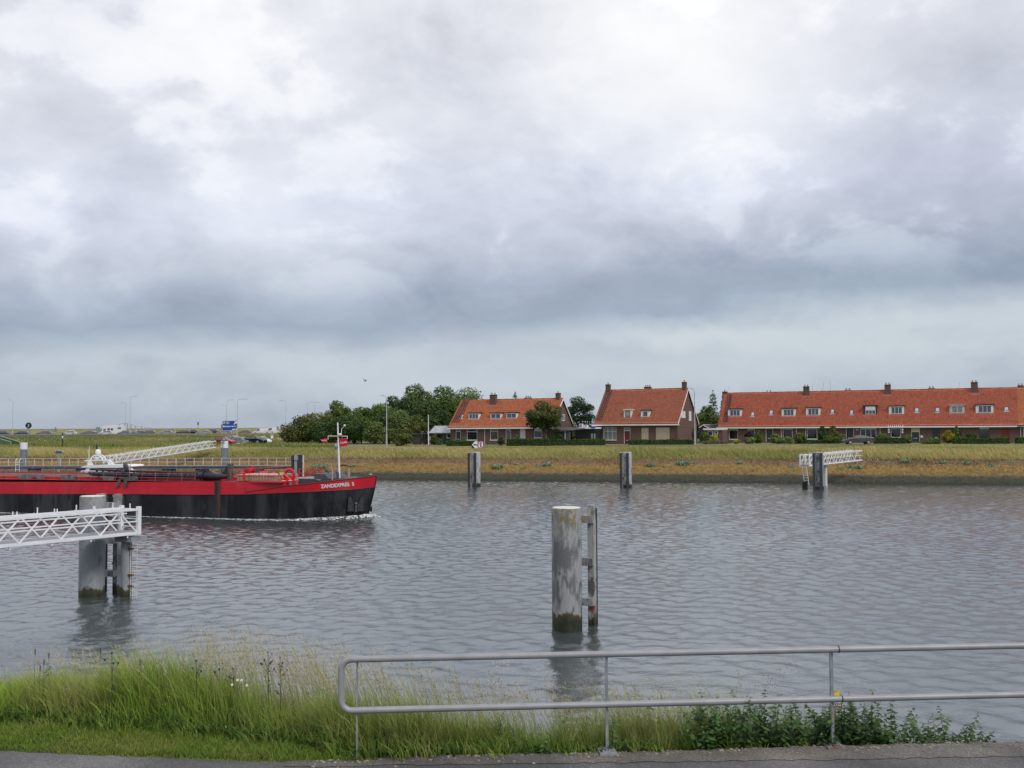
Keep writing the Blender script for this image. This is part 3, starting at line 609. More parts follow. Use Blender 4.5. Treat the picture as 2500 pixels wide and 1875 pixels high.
# ------------------------------------------------------------------ gangways
def gangway(label, E, S_, wid, h, step, near_detail, group, side=1, dekw=None):
    """white truss footbridge: E = end over the water, S_ = shore end (bottom chord, near side)"""
    E = Vector(E); S_ = Vector(S_); d = S_-E; Lg = d.length; hd = Vector((d.x, d.y, 0)); ang = math.atan2(hd.y, hd.x); sl = math.atan2(d.z, hd.length)
    t = thing('gangway', label, 'gangway', E, ang, group)
    def P(s, y, z): return (s*math.cos(sl)-0*math.sin(sl), y, s*math.sin(sl)+z)
    w = side*wid
    for y in (0, w):
        b = MB(); b.bar(P(-.05, y, .06), P(Lg, y, .06), .10, .11); b.build('bottom_chord', M_WHITE, t)
        b = MB(); b.bar(P(-.05, y, h-.02), P(Lg, y, h-.02), .09, .085); b.bar(P(0.55, y, h-.14), P(Lg, y, h-.14), .05, .05)
        b.build('handrail', M_WHITE, t)
        b = MB(); b.bar(P(0, y, h*.52), P(Lg, y, h*.52), .045, .045); b.build('mid_rail', M_WHITE, t)
        n = int(Lg/step); off = 0 if y == 0 else step*.08
        joined = MB()
        for k in range(n):
            a = .08+k*step+off; bb = joined if not near_detail else MB()
            bb.bar(P(a, y, .1), P(a+step/2, y, h-.08), .05, .05)
            if near_detail: bb.build('brace', M_WHITE, t); bb = MB()
            bb.bar(P(a+step/2, y, h-.08), P(a+step, y, .1), .05, .05)
            if near_detail: bb.build('brace', M_WHITE, t)
        if not near_detail: tag(joined.build('brace', M_WHITE, t), kind='stuff')
        for s in ((0.0,) if near_detail else (0.0, 1.05)):
            b = MB(); b.box(-.075, .075, -.075, .075, 0, h+.10); o = b.build('end_post', M_WHITE, t); o.location = P(s, y, 0)
        pins = MB()
        for k in range(int(Lg/.8)): pins.bar(P(.4+k*.8, y, h), P(.4+k*.8, y, h+(.14 if k % 2 else .24)), .035); pins.bar(P(.5+k*1.6, y, -.1), P(.5+k*1.6, y, 0), .05)
        tag(pins.build('stanchion', M_WHITE, t), kind='stuff')
    b = MB(); b.hexa([P(0, min(0, w)+.07, .02), P(Lg, min(0, w)+.07, .02), P(Lg, max(0, w)-.07, .02), P(0, max(0, w)-.07, .02), P(0, min(0, w)+.07, .12), P(Lg, min(0, w)+.07, .12), P(Lg, max(0, w)-.07, .12), P(0, max(0, w)-.07, .12)])
    b.build('deck', M_DECKG, t)
    b = MB()
    for z in (.30, .62): b.bar(P(0, 0, z), P(0, w, z), .04)
    b.bar(P(0, 0, h-.03), P(0, w, h-.03), .06); b.build('end_gate', M_WHITE, t)
    return t
gE = AZ(338, 1305, 2.5); gS = AZ(0, 1338, 2.5); gS = gE+(gS-gE).normalized()*31
gangway('white lattice gangway in the left foreground reaching out to a grey mooring pile', gE, gS, 1.15, 1.02, 1.62, True, 'white lattice gangways', side=-1)
# round support pile below its end, with ladder
sp_ = at0(307.6, 1457); d_ = (gS-gE).normalized()
t = thing('support_pile', 'slim round pile carrying the end of the near white gangway, with a thin ladder', 'support pile', sp_, NRZ)
b = MB(); b.tube([(0, 0, -2.5), (0, 0, 2.22)], .21, 20); b.build('pile', M_PILE2, t, True)
b = MB(); b.box(-.30, .55, -.35, .55, 2.22, 2.42); b.build('bearing_head', M_DECKG, t)
b = MB()
for x in (.30, .62): b.tube([(x, -.1, -.3), (x, -.1, 2.2)], .011, 6)
b.build('ladder_rail', M_WHITE2, t)
for k in range(12):
    rg = MB(); rg.tube([(.30, -.1, -.1+k*.19), (.62, -.1, -.1+k*.19)], .012, 6); rg.build('rung', M_WHITE2, t)
for z in (.42, .85, 1.9):
    b = MB(); b.box(.15, .40, -.12, -.02, z, z+.07); b.build('ladder_bracket', M_RUST, t)
# ------------------------------------------------------------------ tubular railing in front
rz0 = NZ+1.1; rz1 = NZ+.545
TL = AZ(833, 1610, rz0); TR = AZ(2500, 1576, rz0); rd = (TR-TL).normalized(); TRx = TR+rd*6
t = thing('tube_railing', 'grey two rail tube railing with a rounded left end on the quay in front', 'railing', (TL.x, TL.y, NZ), math.atan2(rd.y, rd.x))
Lr = (TRx-TL).length; rr = .036; c = .115
pts = [(Lr, 0, 1.1)]+[(c, 0, 1.1)]
for k in range(1, 7):
    a = math.pi/2*k/6; pts.append((c-c*math.sin(a), 0, 1.1-c+c*math.cos(a)))
for k in range(0, 7):
    a = math.pi/2*k/6; pts.append((c-c*math.cos(a), 0, .545+c-c*math.sin(a)))
pts.append((Lr, 0, .545))
b = MB(); b.tube(pts, rr, 18); b.build('rail', M_GALV, t, True)
for kx, (px, wd) in enumerate(((872, .020), (1481, .034), (2031, .042), (2585, .042))):
    lx_ = local(px, 1600, mw(t), (0, 1, 0), (0, 0, 0)).x
    b = MB(); b.box(lx_-wd/2, lx_+wd/2, .022, .034, (.02 if kx else -.05), 1.07); b.box(lx_-wd/2, lx_-wd/2+.008, -.01, .022, (.02 if kx else -.05), 1.065); b.build('post', M_STEEL, t)
    if kx:
        b = MB(); b.box(lx_-.095, lx_+.095, -.095, .115, .012, .038); pl = b.build('base_plate', M_STEEL if kx != 2 else mat('plate_mud', (.22, .20, .18), .8, var=.4, scale=20, col2=(.12, .07, .04)), t)
        for dx in (-.055, .055):
            for dy in (-.05, .08):
                b = MB(); b.tube([(lx_+dx, dy, .038), (lx_+dx, dy, .06)], .012, 6); b.build('bolt', M_STEEL, pl)
for px, z in ((2047, 1.1), (2053, .545)):
    lx_ = local(px, 1600, mw(t), (0, 1, 0), (0, 0, 0)).x; b = MB(); b.tube([(lx_-.006, 0, z), (lx_+.006, 0, z)], rr+.0035, 18); b.build('splice_ring', M_BLACK, t, True)
q = AZ(2036, 1693, rz1+.04)
t = thing('yellow_tag', 'small yellow tag tied with orange cord to the railing post', 'tag', q, PSI)
b = MB(); b.prism([(-.012, -.055, -.02), (.045, -.05, -.03), (.05, -.052, .02), (.035, -.055, .055), (.02, -.055, .02), (0, -.055, .05)], (0, .006, 0)); b.build('tag_strip', mat('yellow_plastic', (.62, .50, .02), .5), t)
cord = MB(); cord.tube([(-.07, -.045, .01), (-.03, -.06, .03), (.01, -.05, .035), (.05, -.03, .02), (.085, -.03, -.06), (.07, -.04, -.15), (.03, -.045, -.17), (-.01, -.05, -.10)], .006, 6)
cord.tube([(-.02, -.05, .01), (-.03, -.05, -.10), (-.015, -.05, -.22), (-.02, -.05, -.28)], .006, 6); cord.tube([(-.03, -.05, -.16), (-.09, -.05, -.19), (-.12, -.05, -.18)], .005, 6)
cord.build('cord', mat('orange_cord', (.36, .13, .03), .8), t)
# ------------------------------------------------------------------ jetty behind the vessel
JA = AD(-60, 1136.5, 139); JB = AD(711, 1136, 133.5); jd = JB-JA; jd.z = 0
jt = thing('jetty', 'long grey steel jetty with white handrail behind the red vessel', 'jetty', (JA.x, JA.y, 0), math.atan2(jd.y, jd.x)); JL = jd.length
M_NAVY = mat('jetty_steel', (.045, .060, .085), .6, var=.25, scale=2); M_JGREY = mat('jetty_grey', (.16, .19, .225), .6, var=.15, scale=2); M_CREAM = mat('cream_rail', (.62, .58, .46), .5, var=.06)
b = MB(); b.box(0, JL, 0, 1.6, 1.75, 2.06); b.build('beam', M_NAVY, jt)
b = MB(); b.box(-.02, JL+.02, -.05, 1.65, 2.062, 2.16); b.build('deck', M_JGREY, jt)
b = MB(); b.box(0, JL, -2.6, -.4, .35, 1.05); b.build('pontoon', M_NAVY, jt)
hr = MB()
for z in (2.62, 3.12): hr.bar((0, 1.5, z), (JL, 1.5, z), .05)
hr.build('handrail', M_CREAM, jt)
n = int(JL/1.22)
for k in range(n+1):
    b = MB(); b.box(-.03, .03, -.03, .03, 0, .96); o = b.build('baluster', M_CREAM, jt); o.location = (k*JL/n, 1.5, 2.162)
for px in (68, 195, 300, 420, 505, 645):
    q = AD(px, 1140, 137); lx_ = (Vector((q.x, q.y, 0))-Vector((JA.x, JA.y, 0))).dot(jd.normalized())
    b = MB(); b.box(lx_-.42, lx_+.42, .3, 1.3, -2, 1.748); b.box(lx_-.9, lx_-.42, .45, .6, 1.2, 1.74); b.box(lx_+.42, lx_+.9, .45, .6, 1.2, 1.74); b.build('pier', M_JGREY, jt)
q = AD(31, 1150, 137); lx_ = (Vector((q.x, q.y, 0))-Vector((JA.x, JA.y, 0))).dot(jd.normalized())
b = MB()
for dx in (-.27, .27): b.tube([(lx_+dx, -.2, .9), (lx_+dx, -.2, 2.9), (lx_+dx, .1, 3.15), (lx_+dx, .7, 2.9)], .035, 6)
for k in range(6): b.tube([(lx_-.27, -.2, 1.0+k*.33), (lx_+.27, -.2, 1.0+k*.33)], .03, 6)
b.build('ladder', M_WHITE, jt)
# grey piles with a white head beside the jetty
M_PG = mat('pile_grey', (.155, .175, .21), .5, var=.08, scale=1.5)
for px, ytop, lb in ((57.5, 1080.5, 'tall grey pile with white head at the left end of the jetty'), (548, 1076.5, 'tall grey pile with white head and a lamp, beside the middle of the jetty')):
    q = AD(px, 1140, 138.0 if px > 100 else 143); P1 = AD(px, ytop, 138.0 if px > 100 else 143)
    t = thing('white_headed_pile', lb, 'mooring pile', (q.x, q.y, 0), 0, 'grey piles with white heads')
    b = MB(); b.tube([(0, 0, -2), (0, 0, P1.z-.93)], .47, 24); b.build('pile', M_PG, t, True)
    b = MB(); b.tube([(0, 0, P1.z-.93), (0, 0, P1.z)], .475, 24); b.build('white_head', M_WHITE, t, True)
    if px > 100:
        b = MB(); b.tube([(.1, -.62, 1.5), (.1, -.62, P1.z+.25), (.1, -.75, P1.z+.3)], .05, 8); b.build('lamp_pipe', M_STEEL, t, True)
        b = MB(); b.ball((.05, -.8, P1.z-.15), .26, .15, .12); b.ball((.35, -.75, P1.z+.1), .15, .15, .2); b.build('lamp_head', M_DECKG, t, True)
# dark steel dolphin at the jetty's right end
q = AD(727, 1140, 131)
t = thing('dark_dolphin', 'dark tarred timber dolphin with grey clamp at the right end of the jetty', 'dolphin', (q.x, q.y, 0), .15)
M_TAR = mat('tarred_timber', (.022, .022, .020), .8, var=.5, scale=3, col2=(.05, .05, .045), stretch=(4, 4, .5))
for x, w2, z in ((-.62, .17, 3.55), (.40, .30, 3.62)):
    b = MB(); b.box(x-w2, x+w2, -.25, .25, -2, z); b.build('timber_post', M_TAR, t)
b = MB(); b.box(-.34, .0, -.36, .2, -2, 3.66); b.build('steel_post', M_DECKG, t)
b = MB(); b.box(-.36, .16, -.44, -.362, 2.95, 3.42); b.box(-.36, .16, -.44, -.362, .9, 1.3); b.build('clamp', M_DECKG, t)
b = MB(); b.box(.72, .78, -.3, .1, .4, 3.6); b.build('pale_edge', M_WHITE2, t)
# gangway from the jetty up to the bank
e0 = AD(268, 1133, 139.5); s0 = AD(527, 1093, 156); s0.z = max(s0.z, tz(s0.x, s0.y)+.05)
gangway('white lattice gangway climbing from the jetty to the grassy bank behind the red vessel', e0, s0, 1.3, 1.05, 1.25, False, 'white lattice gangways', side=1)
# gangway at the right far pile
e1 = AZ(1976, 1138.5, 2.35); s1 = AD(2105, 1124.5, 124.5)
gt = gangway('short white lattice gangway with ladder at the right hand far mooring pile', e1, s1, 1.2, 1.25, 1.35, False, 'white lattice gangways', side=1)
b = MB(); L_ = (s1-e1).length
for px in (2019, 2060):
    q = AD(px, 1150, 118.5); dd = (s1-e1); dd.z = 0; dd.normalize(); lx_ = (q-e1).dot(dd)
    b = MB(); b.tube([(lx_, .6, -4.2), (lx_, .6, 0)], .2, 14); b.build('leg', M_WHITE2, gt, True)
b = MB()
for dy in (.32, .88): b.tube([(-.12, dy, 0), (-.02, dy-.25, -2.1)], .035, 6)
for k in range(7): b.tube([(-.12+k*.014, .32-k*.036, -.1-k*.3), (-.12+k*.014, .88-k*.036, -.1-k*.3)], .028, 6)
b.build('ladder', M_WHITE, gt)
q = AZ(1965, 1192, 0); t = thing('ladder_pile', 'short weedy dark pile under the ladder of the right hand gangway', 'support pile', q, 0)
b = MB(); b.tube([(0, 0, -2), (0, 0, .75)], .3, 16); b.build('pile', mat('weedy_pile', (.014, .018, .008), .8, var=.5, scale=4, col2=(.03, .04, .012)), t, True)
# loudspeaker pole and small camera pole at the bank
q = AD(144, 1120, 150); z0 = tz(q.x, q.y); t = thing('horn_pole', 'grey pole carrying a cluster of horn loudspeakers on the bank', 'loudspeaker pole', (q.x, q.y, z0), PSI)
ztop = AD(144, 1101, 150).z-z0
b = MB(); b.box(-.13, .13, -.13, .13, -.3, ztop-.3); b.build('pole', M_DECKG, t)
for a in (-.6, -.2, .25, .6):
    b = MB(); b.tube([(a*.25, 0, ztop-.35), (a, -.25, ztop-.05 if abs(a) > .5 else ztop+.1)], [.05, .17], 10); b.build('horn', M_DECKG, t, True)
# ------------------------------------------------------------------ the red and black sand barge
bA = AZ(60, 1253.5, 0); bB = AZ(640, 1269, 0); bd = bB-bA; bd.z = 0; brz = math.atan2(bd.y, bd.x); HB = 4.75
Mtmp = Matrix.Translation(bA) @ Matrix.Rotation(brz, 4, 'Z')
tipl = local(919, 1162.5, Mtmp, (0, 1, 0), (0, HB, 0)); tipw = Mtmp @ tipl
bt = thing('cargo_barge', 'long red and black sand barge with the name on its bow, passing along the canal', 'barge', (tipw.x, tipw.y, 0), brz)
BM = Matrix.Translation((tipw.x, tipw.y, 0)) @ Matrix.Rotation(brz, 4, 'Z'); ZTIP = tipw.z
def hb(s, z):
    """half breadth at distance s behind the stem head"""
    r = .75*max(0, 1-z/max(ZTIP, .1))**1.2; Lb = 7.2+1.6*max(0, 1-z/3.0); q = (s-r)/Lb
    if q <= 0: return 0.0
    if q >= 1: return HB
    return HB*(1-(1-q)**2.1)**.72
def hp(px, py, dy=0.0):
    """hull-local point of a pixel on the near side"""
    b_ = HB
    for _ in range(25):
        h = local(px, py, BM, (0, 1, 0), (0, -b_-dy, 0)); b2 = hb(-h.x, max(0, h.z)); b_ = b_*.6+b2*.4
    return h
def curve(pts):
    q = sorted([(hp(*p).x, hp(*p).z) for p in pts]); return [a for a, _ in q], [c for _, c in q]
BX = [(0, 1205.5), (300, 1206.2), (480, 1207.7), (593, 1207), (686, 1203.4), (784, 1199), (860, 1195)]
bxs, bzs = curve(BX); bzs = list(bzs); bxs.append(0); bzs.append(6.6-(1190.5-1051.7)/FPX*78.5)
TX = [(598, 1202), (688, 1188), (751, 1181.7), (827, 1172)]
txs, tzs = curve(TX); txs.append(0.05); tzs.append(ZTIP)
CX = [(0, 1176.5), (300, 1177), (600, 1176.5), (686, 1176)]
cxs, czs = curve(CX)
def zb(x): return float(np.interp(x, bxs, bzs))
XS = txs[0]
def zt(x): return float(np.interp(x, txs, tzs)) if x >= XS else float(np.interp(x, cxs, czs))
XA = -58.0
def seams(nt, tc, src):
    """weld seams of the plating: thin darker lines"""
    N = nt.nodes; lk = nt.links.new; mp = N.new('ShaderNodeMapping'); mp.inputs['Rotation'].default_value = (math.pi/2, 0, 0); lk(tc.outputs['Object'], mp.inputs[0])
    br = N.new('ShaderNodeTexBrick'); br.inputs['Scale'].default_value = 1; br.inputs['Brick Width'].default_value = 3.6; br.inputs['Row Height'].default_value = 1.15; br.inputs['Mortar Size'].default_value = .022; br.inputs['Mortar Smooth'].default_value = .4
    br.inputs['Color1'].default_value = (1, 1, 1, 1); br.inputs['Color2'].default_value = (.86, .86, .86, 1); br.inputs['Mortar'].default_value = (.55, .5, .48, 1); lk(mp.outputs[0], br.inputs['Vector'])
    m_ = N.new('ShaderNodeMix'); m_.data_type = 'RGBA'; m_.blend_type = 'MULTIPLY'; m_.inputs[0].default_value = .55; lk(src, m_.inputs[6]); lk(br.outputs[0], m_.inputs[7]); return m_.outputs[2]
def red_mat():
    mt = mat('hull_red', (.58, .007, .026), .45, var=.10, scale=.8, stretch=(1, 1, .35)); nt = mt.node_tree; N = nt.nodes; lk = nt.links.new; b = N['Principled BSDF']; old = b.inputs['Base Color'].links[0].from_socket
    tc = N.new('ShaderNodeTexCoord'); mp = N.new('ShaderNodeMapping'); mp.inputs['Scale'].default_value = (1.1, 1, .5); lk(tc.outputs['Object'], mp.inputs[0])
    n = N.new('ShaderNodeTexNoise'); n.inputs['Scale'].default_value = .75; n.inputs['Detail'].default_value = 7; n.inputs['Roughness'].default_value = .7; lk(mp.outputs[0], n.inputs[0])
    r = N.new('ShaderNodeMapRange'); r.inputs[1].default_value = .55; r.inputs[2].default_value = .72; r.inputs[4].default_value = .75; lk(n.outputs['Fac'], r.inputs[0])
    m_ = N.new('ShaderNodeMix'); m_.data_type = 'RGBA'; lk(r.outputs[0], m_.inputs[0]); lk(old, m_.inputs[6]); m_.inputs[7].default_value = (.30, .085, .06, 1); lk(seams(nt, tc, m_.outputs[2]), b.inputs['Base Color']); return mt
M_RED = red_mat(); M_REDP = mat('red_paint', (.55, .011, .020), .45, var=.15, scale=2); M_DRED = mat('dull_red_deck', (.22, .018, .024), .75, var=.3, scale=1.2)
def black_mat():
    mt = mat('hull_black', (.007, .009, .012), .6, var=.3, scale=1, spec=.25); nt = mt.node_tree; N = nt.nodes; lk = nt.links.new; b = N['Principled BSDF']; old = b.inputs['Base Color'].links[0].from_socket
    tc = N.new('ShaderNodeTexCoord')
    def streak(sc, st, a, c, col, src, amt, loc=(0, 0, 0), det=5):
        mp = N.new('ShaderNodeMapping'); mp.inputs['Scale'].default_value = st; mp.inputs['Location'].default_value = loc; lk(tc.outputs['Object'], mp.inputs[0])
        n = N.new('ShaderNodeTexNoise'); n.inputs['Scale'].default_value = sc; n.inputs['Detail'].default_value = det; n.inputs['Roughness'].default_value = .65; lk(mp.outputs[0], n.inputs[0])
        r = N.new('ShaderNodeMapRange'); r.inputs[1].default_value = a; r.inputs[2].default_value = c; r.inputs[4].default_value = amt; lk(n.outputs['Fac'], r.inputs[0])
        m_ = N.new('ShaderNodeMix'); m_.data_type = 'RGBA'; lk(r.outputs[0], m_.inputs[0]); lk(src, m_.inputs[6]); m_.inputs[7].default_value = (*col, 1); return m_.outputs[2]
    c = streak(.35, (1, 1, .12), .46, .56, (.040, .044, .050), old, .85)
    c = streak(1.1, (1, 1, .14), .58, .66, (.004, .005, .006), c, .9, (3, 0, 2))
    c = streak(2.2, (1, 1, .30), .60, .74, (.075, .077, .08), c, .5, (9, 1, 0), 8)
    c = streak(1.6, (1, 1, .25), .68, .76, (.07, .04, .028), c, .6, (1, 7, 4), 7)
    lk(seams(nt, tc, c), b.inputs['Base Color']); return mt
M_HBLK = black_mat()
xsb = list(np.arange(XA, -12, 1.5))+list(np.arange(-12, -.7, .35))+[-.6, -.45, -.3, -.18, -.08, -.02, .03]
def skin(z0f, z1f, nz, xs_, mt, name, inset=0.0):
    b = MB(); n = len(xs_)
    for sd in (-1, 1):
        vs = []
        for k in range(nz+1):
            for x in xs_:
                z = z0f(x)+(z1f(x)-z0f(x))*k/nz; h = max(0.0, hb(-x, max(z, 0))-inset); xx = x
                if h <= 0: xx = -.75*max(0, 1-max(z, 0)/ZTIP)**1.2
                vs.append((xx, sd*h, z))
        b.add(vs, [((k*n+i, k*n+i+1, (k+1)*n+i+1, (k+1)*n+i) if sd < 0 else (k*n+i+1, k*n+i, (k+1)*n+i, (k+1)*n+i+1)) for k in range(nz) for i in range(n-1)])
    return b.build(name, mt, bt, True)
skin(lambda x: -.7, zb, 7, xsb, M_HBLK, 'hull')
skin(zb, zt, 3, [XS+.02]+[x for x in xsb if x > XS+.05], M_RED, 'bow_bulwark')
skin(zb, zt, 2, [x for x in xsb if x < XS-.05]+[XS-.01], M_RED, 'side_plating')
# inner face of the bulwark, rubbing bead and cap
b = MB(); xb = [x for x in xsb if x > XS]
for sd in (-1, 1):
    b.tube([(x, sd*hb(-x, zt(x)), zt(x)+.01) for x in xb], .045, 6)
b.build('bulwark_cap', mat('cap_dark_red', (.12, .01, .012), .5), bt, True)
b = MB(); b.tube([(x, -hb(-x, zb(x))-.01, zb(x)) for x in xsb if x > -20], .03, 6); b.build('rubbing_bead', mat('bead', (.10, .02, .02), .6), bt, True)
X690 = hp(690, 1176).x
# decks
b = MB(); xd = [x for x in xsb if x < X690]+[X690]
for x0, x1 in zip(xd, xd[1:]): b.quad((x0, -HB+.02, zt(XS-1)-.03), (x1, -HB+.02, zt(XS-1)-.03), (x1, HB-.02, zt(XS-1)-.03), (x0, HB-.02, zt(XS-1)-.03))
b.build('deck', M_DRED, bt)
b = MB(); xd = [X690]+[x for x in xsb if x > X690 and x < -.3]
for x0, x1 in zip(xd, xd[1:]):
    za = zt(x0)-.55; z_ = zt(x1)-.55; b.quad((x0, -hb(-x0, za)+.01, za), (x1, -hb(-x1, z_)+.01, z_), (x1, hb(-x1, z_)-.01, z_), (x0, hb(-x0, za)-.01, za))
b.build('foredeck', M_DRED, bt)
zd = zt(XS-1)-.03
# raised red block between the hold and the bow (its side stands a little inside the bulwark)
b = MB(); zt0 = zt(XS-.02); zt1 = float(np.interp(X690, cxs, czs)); y0_ = HB-.02; y1_ = hb(-X690, 1.9)-.06
b.hexa([(XS-.01, -y0_, zb(XS)), (X690, -y1_, zb(X690)+.15), (X690, y1_, zb(X690)+.15), (XS-.01, y0_, zb(XS)), (XS-.01, -y0_, zt0), (X690, -y1_, zt1), (X690, y1_, zt1), (XS-.01, y0_, zt0)]); b.build('red_trunk', M_RED, bt)
def lp(px, py, y): return local(px, py, BM, (0, 1, 0), (0, y, 0))
# hold coaming with grey boxes
xc0, xc1 = XA+2, lp(538, 1165, -3.6).x
b = MB(); zc = zd+.24
for y in (-3.6, 3.6): b.box(xc0, xc1, y-.06, y+.06, zd-.01, zc)
b.box(xc1-.12, xc1, -3.54, 3.54, zd-.01, zc-.002); b.build('coaming', M_REDP, bt)
b = MB(); b.box(xc0, xc1-.13, -3.53, 3.53, zd-.9, zd+.12); b.build('sand_cargo', mat('wet_sand', (.10, .075, .05), .9, var=.3, scale=.8), bt)
M_GBOX = mat('deck_box_grey', (.17, .16, .155), .7, var=.3, scale=2)
for px0, px1 in ((50, 64), (66, 79), (92, 104), (152, 172), (171, 182), (255, 280)):
    b = MB(); a = lp(px0, 1165, -3.85).x; c_ = lp(px1, 1165, -3.85).x; b.hexa([(a, -4.0, zd), (c_, -4.0, zd), (c_, -3.67, zd), (a, -3.67, zd), (a-.15, -4.0, zd+.36), (c_+.1, -4.0, zd+.36), (c_+.1, -3.67, zd+.36), (a-.15, -3.67, zd+.36)]); b.build('deck_box', M_GBOX, bt)
# near side rail
M_RAILP = mat('pale_red_rail', (.30, .17, .17), .5)
for y in (-4.6, 4.6):
    b = MB(); xe = lp(478, 1165, -4.6).x
    for z in (.27, .62): b.tube([(xc0, y, zd+z), (xe, y, zd+z)], .015, 6)
    b.build('handrail', M_RAILP, bt)
    k = 0
    for x in np.arange(xc0, xe, 2.45):
        b = MB(); b.tube([(x, y, zd), (x, y, zd+(1.0 if k % 3 == 0 else .72))], .016, 6); b.build('stanchion', M_RAILP, bt); k += 1
        b = MB(); b.tube([(x+1.1, y, zd), (x+1.3, y, zd+.72)], .013, 6); b.build('stanchion', M_RAILP, bt)
# suction pipe lying along the deck
M_PIPE = mat('pipe_black', (.012, .015, .024), .4, var=.3, scale=3)
yp = -3.9
def pp(px, py, y=yp): return tuple(lp(px, py, y))
b = MB(); b.tube([pp(219, 1154.5), pp(226, 1157.5), pp(300, 1160), pp(440, 1162.5), pp(490, 1163.5)], .145, 12); b.build('suction_pipe', M_PIPE, bt, True)
b = MB(); b.tube([pp(222, 1146), pp(300, 1149.5), pp(440, 1154), pp(486, 1155)], .085, 10); b.build('jet_pipe', M_PIPE, bt, True)
b = MB(); 
for k in range(17):
    px = 236+k*15.2; b.bar(pp(px, 1148+(px-236)*.029), pp(px+1.5, 1158.2+(px-236)*.024), .11)
tag(b.build('pipe_strut', M_PIPE, bt), kind='stuff')
b = MB()
for px in (242, 288, 322, 395, 452): b.tube([pp(px-1.2, 1158+(px-236)*.022), pp(px+1.2, 1158+(px-236)*.022)], .19, 12)
tag(b.build('pipe_clamp', M_PIPE, bt, True), kind='stuff')
b = MB(); b.tube([pp(306, 1133), pp(310, 1141), pp(305, 1152), pp(297, 1152)], [.16, .15, .17, .12], 10); b.ball(pp(306, 1136), .18, .18, .26); b.build('pipe_elbow', mat('pipe_grey', (.055, .055, .06), .6, var=.3), bt, True)
# draghead
b = MB(); b.tube([pp(485, 1162), pp(492, 1161), pp(500, 1161)], [.22, .34, .36], 14); b.tube([pp(500, 1161), pp(514, 1161.5)], .27, 14); b.tube([pp(514, 1162), pp(530, 1164), pp(552, 1163.5), pp(556, 1161)], [.30, .24, .17, .05], 12); b.build('draghead', M_PIPE, bt, True)
b = MB(); b.prism([pp(500, 1154), pp(513, 1150), pp(528, 1158), pp(512, 1160)], (0, .5, 0)); b.tube([pp(483, 1158), pp(490, 1149), pp(500, 1145), pp(507, 1152), pp(514, 1160)], .06, 7); b.tube([pp(487, 1168), pp(505, 1173), pp(520, 1167)], .05, 7); b.build('head_frame', M_PIPE, bt, True)
# grey green cradle over the side
M_CRAD = mat('cradle_green', (.075, .085, .075), .7, var=.3, scale=3); yc = -4.85
b = MB(); b.prism([pp(292, 1166, yc), pp(318, 1163, yc), pp(319, 1174, yc), pp(311, 1174, yc), pp(310, 1170, yc), pp(296, 1170, yc)], (0, .9, 0))
b.prism([pp(289, 1170.5, yc), pp(295, 1170, yc), pp(290.5, 1186, yc), pp(285, 1193, yc), pp(283.5, 1187, yc)], (0, .3, 0)); b.prism([pp(303, 1171, yc), pp(310, 1170, yc), pp(308, 1188, yc), pp(305.5, 1193, yc), pp(302, 1186, yc)], (0, .3, 0)); b.build('pipe_cradle', M_CRAD, bt)
# rusty spud tube let into the side
b = MB(); b.tube([(lp(533.5, 1200, -HB).x, -HB+.05, -.6), (lp(533.5, 1200, -HB).x, -HB+.05, zt(XS-1)+.02)], .19, 14); b.build('spud_tube', mat('rusty_tube', (.055, .028, .020), .8, var=.5, scale=2, col2=(.03, .022, .02), stretch=(1, 1, .3)), bt, True)
xq = lp(530, 1200, -HB).x; b = MB(); b.box(xq-.22, xq-.05, -HB-.02, -HB+.1, -.6, zt(XS-1)); b.build('spud_slot', M_PIPE, bt)
# gantry post
b = MB(); p0 = lp(562.5, 1168, -2.5); p1 = lp(562.5, 1132, -2.5); b.box(p0.x-.14, p0.x+.14, -2.7, -2.3, zd, p1.z); b.bar((p0.x, -2.5, p1.z-.6), (p0.x+.9, -2.5, zd+.3), .07); b.build('gantry_post', M_CRAD, bt)
b = MB(); b.tube([pp(545, 1160, -2.5), pp(553, 1152, -2.5), pp(556, 1138, -2.5)], [.2, .22, .16], 9); b.ball(pp(552, 1155, -2.5), .35, .25, .25); b.build('hoist', mat('hoist_dark', (.03, .028, .024), .8, var=.4, scale=6), bt, True)
# red rails, winches, reel
zr = float(np.interp(X690, cxs, czs))
b = MB(); xa_, xb_ = lp(562, 1160, -4.3).x, lp(680, 1160, -4.3).x
for y in (-4.3,):
    for z in (.42, .85): b.tube([(xa_, y, zr+z-.02), (xb_, y, zr+z-.02)], .018, 6)
b.tube([(xa_, -4.3, zr+.83), (xa_, 4.3, zr+.83)], .025, 6); b.build('red_rail', M_REDP, bt)
for x in np.linspace(xa_, xb_, 6):
    b = MB(); b.tube([(x, -4.3, zr-.02), (x, -4.3, zr+.85)], .02, 6); b.build('rail_post', M_REDP, bt)
b = MB(); q = lp(596, 1160, -4.35); b.box(q.x-.06, q.x+.06, -4.42, -4.30, zr-.05, zr+.66); b.build('red_bitt', M_REDP, bt)
b = MB(); a = lp(581, 1166, -3.6); c_ = lp(676, 1166, -3.6); b.box(a.x, c_.x, -3.7, -1.2, zr-.02, zr+.40); b.build('hatch_crate', mat('hatch_beige', (.30, .235, .165), .8, var=.2, scale=6, stretch=(8, 1, 1)), bt)
b = MB(); b.box(a.x-.05, c_.x+.05, -3.76, -1.15, zr+.402, zr+.46)
for x in np.linspace(a.x+.1, c_.x-.1, 14): b.box(x-.02, x+.02, -3.74, -3.702, zr+.0, zr+.40)
b.build('hatch_frame', mat('hatch_pale', (.42, .36, .28), .8), bt)
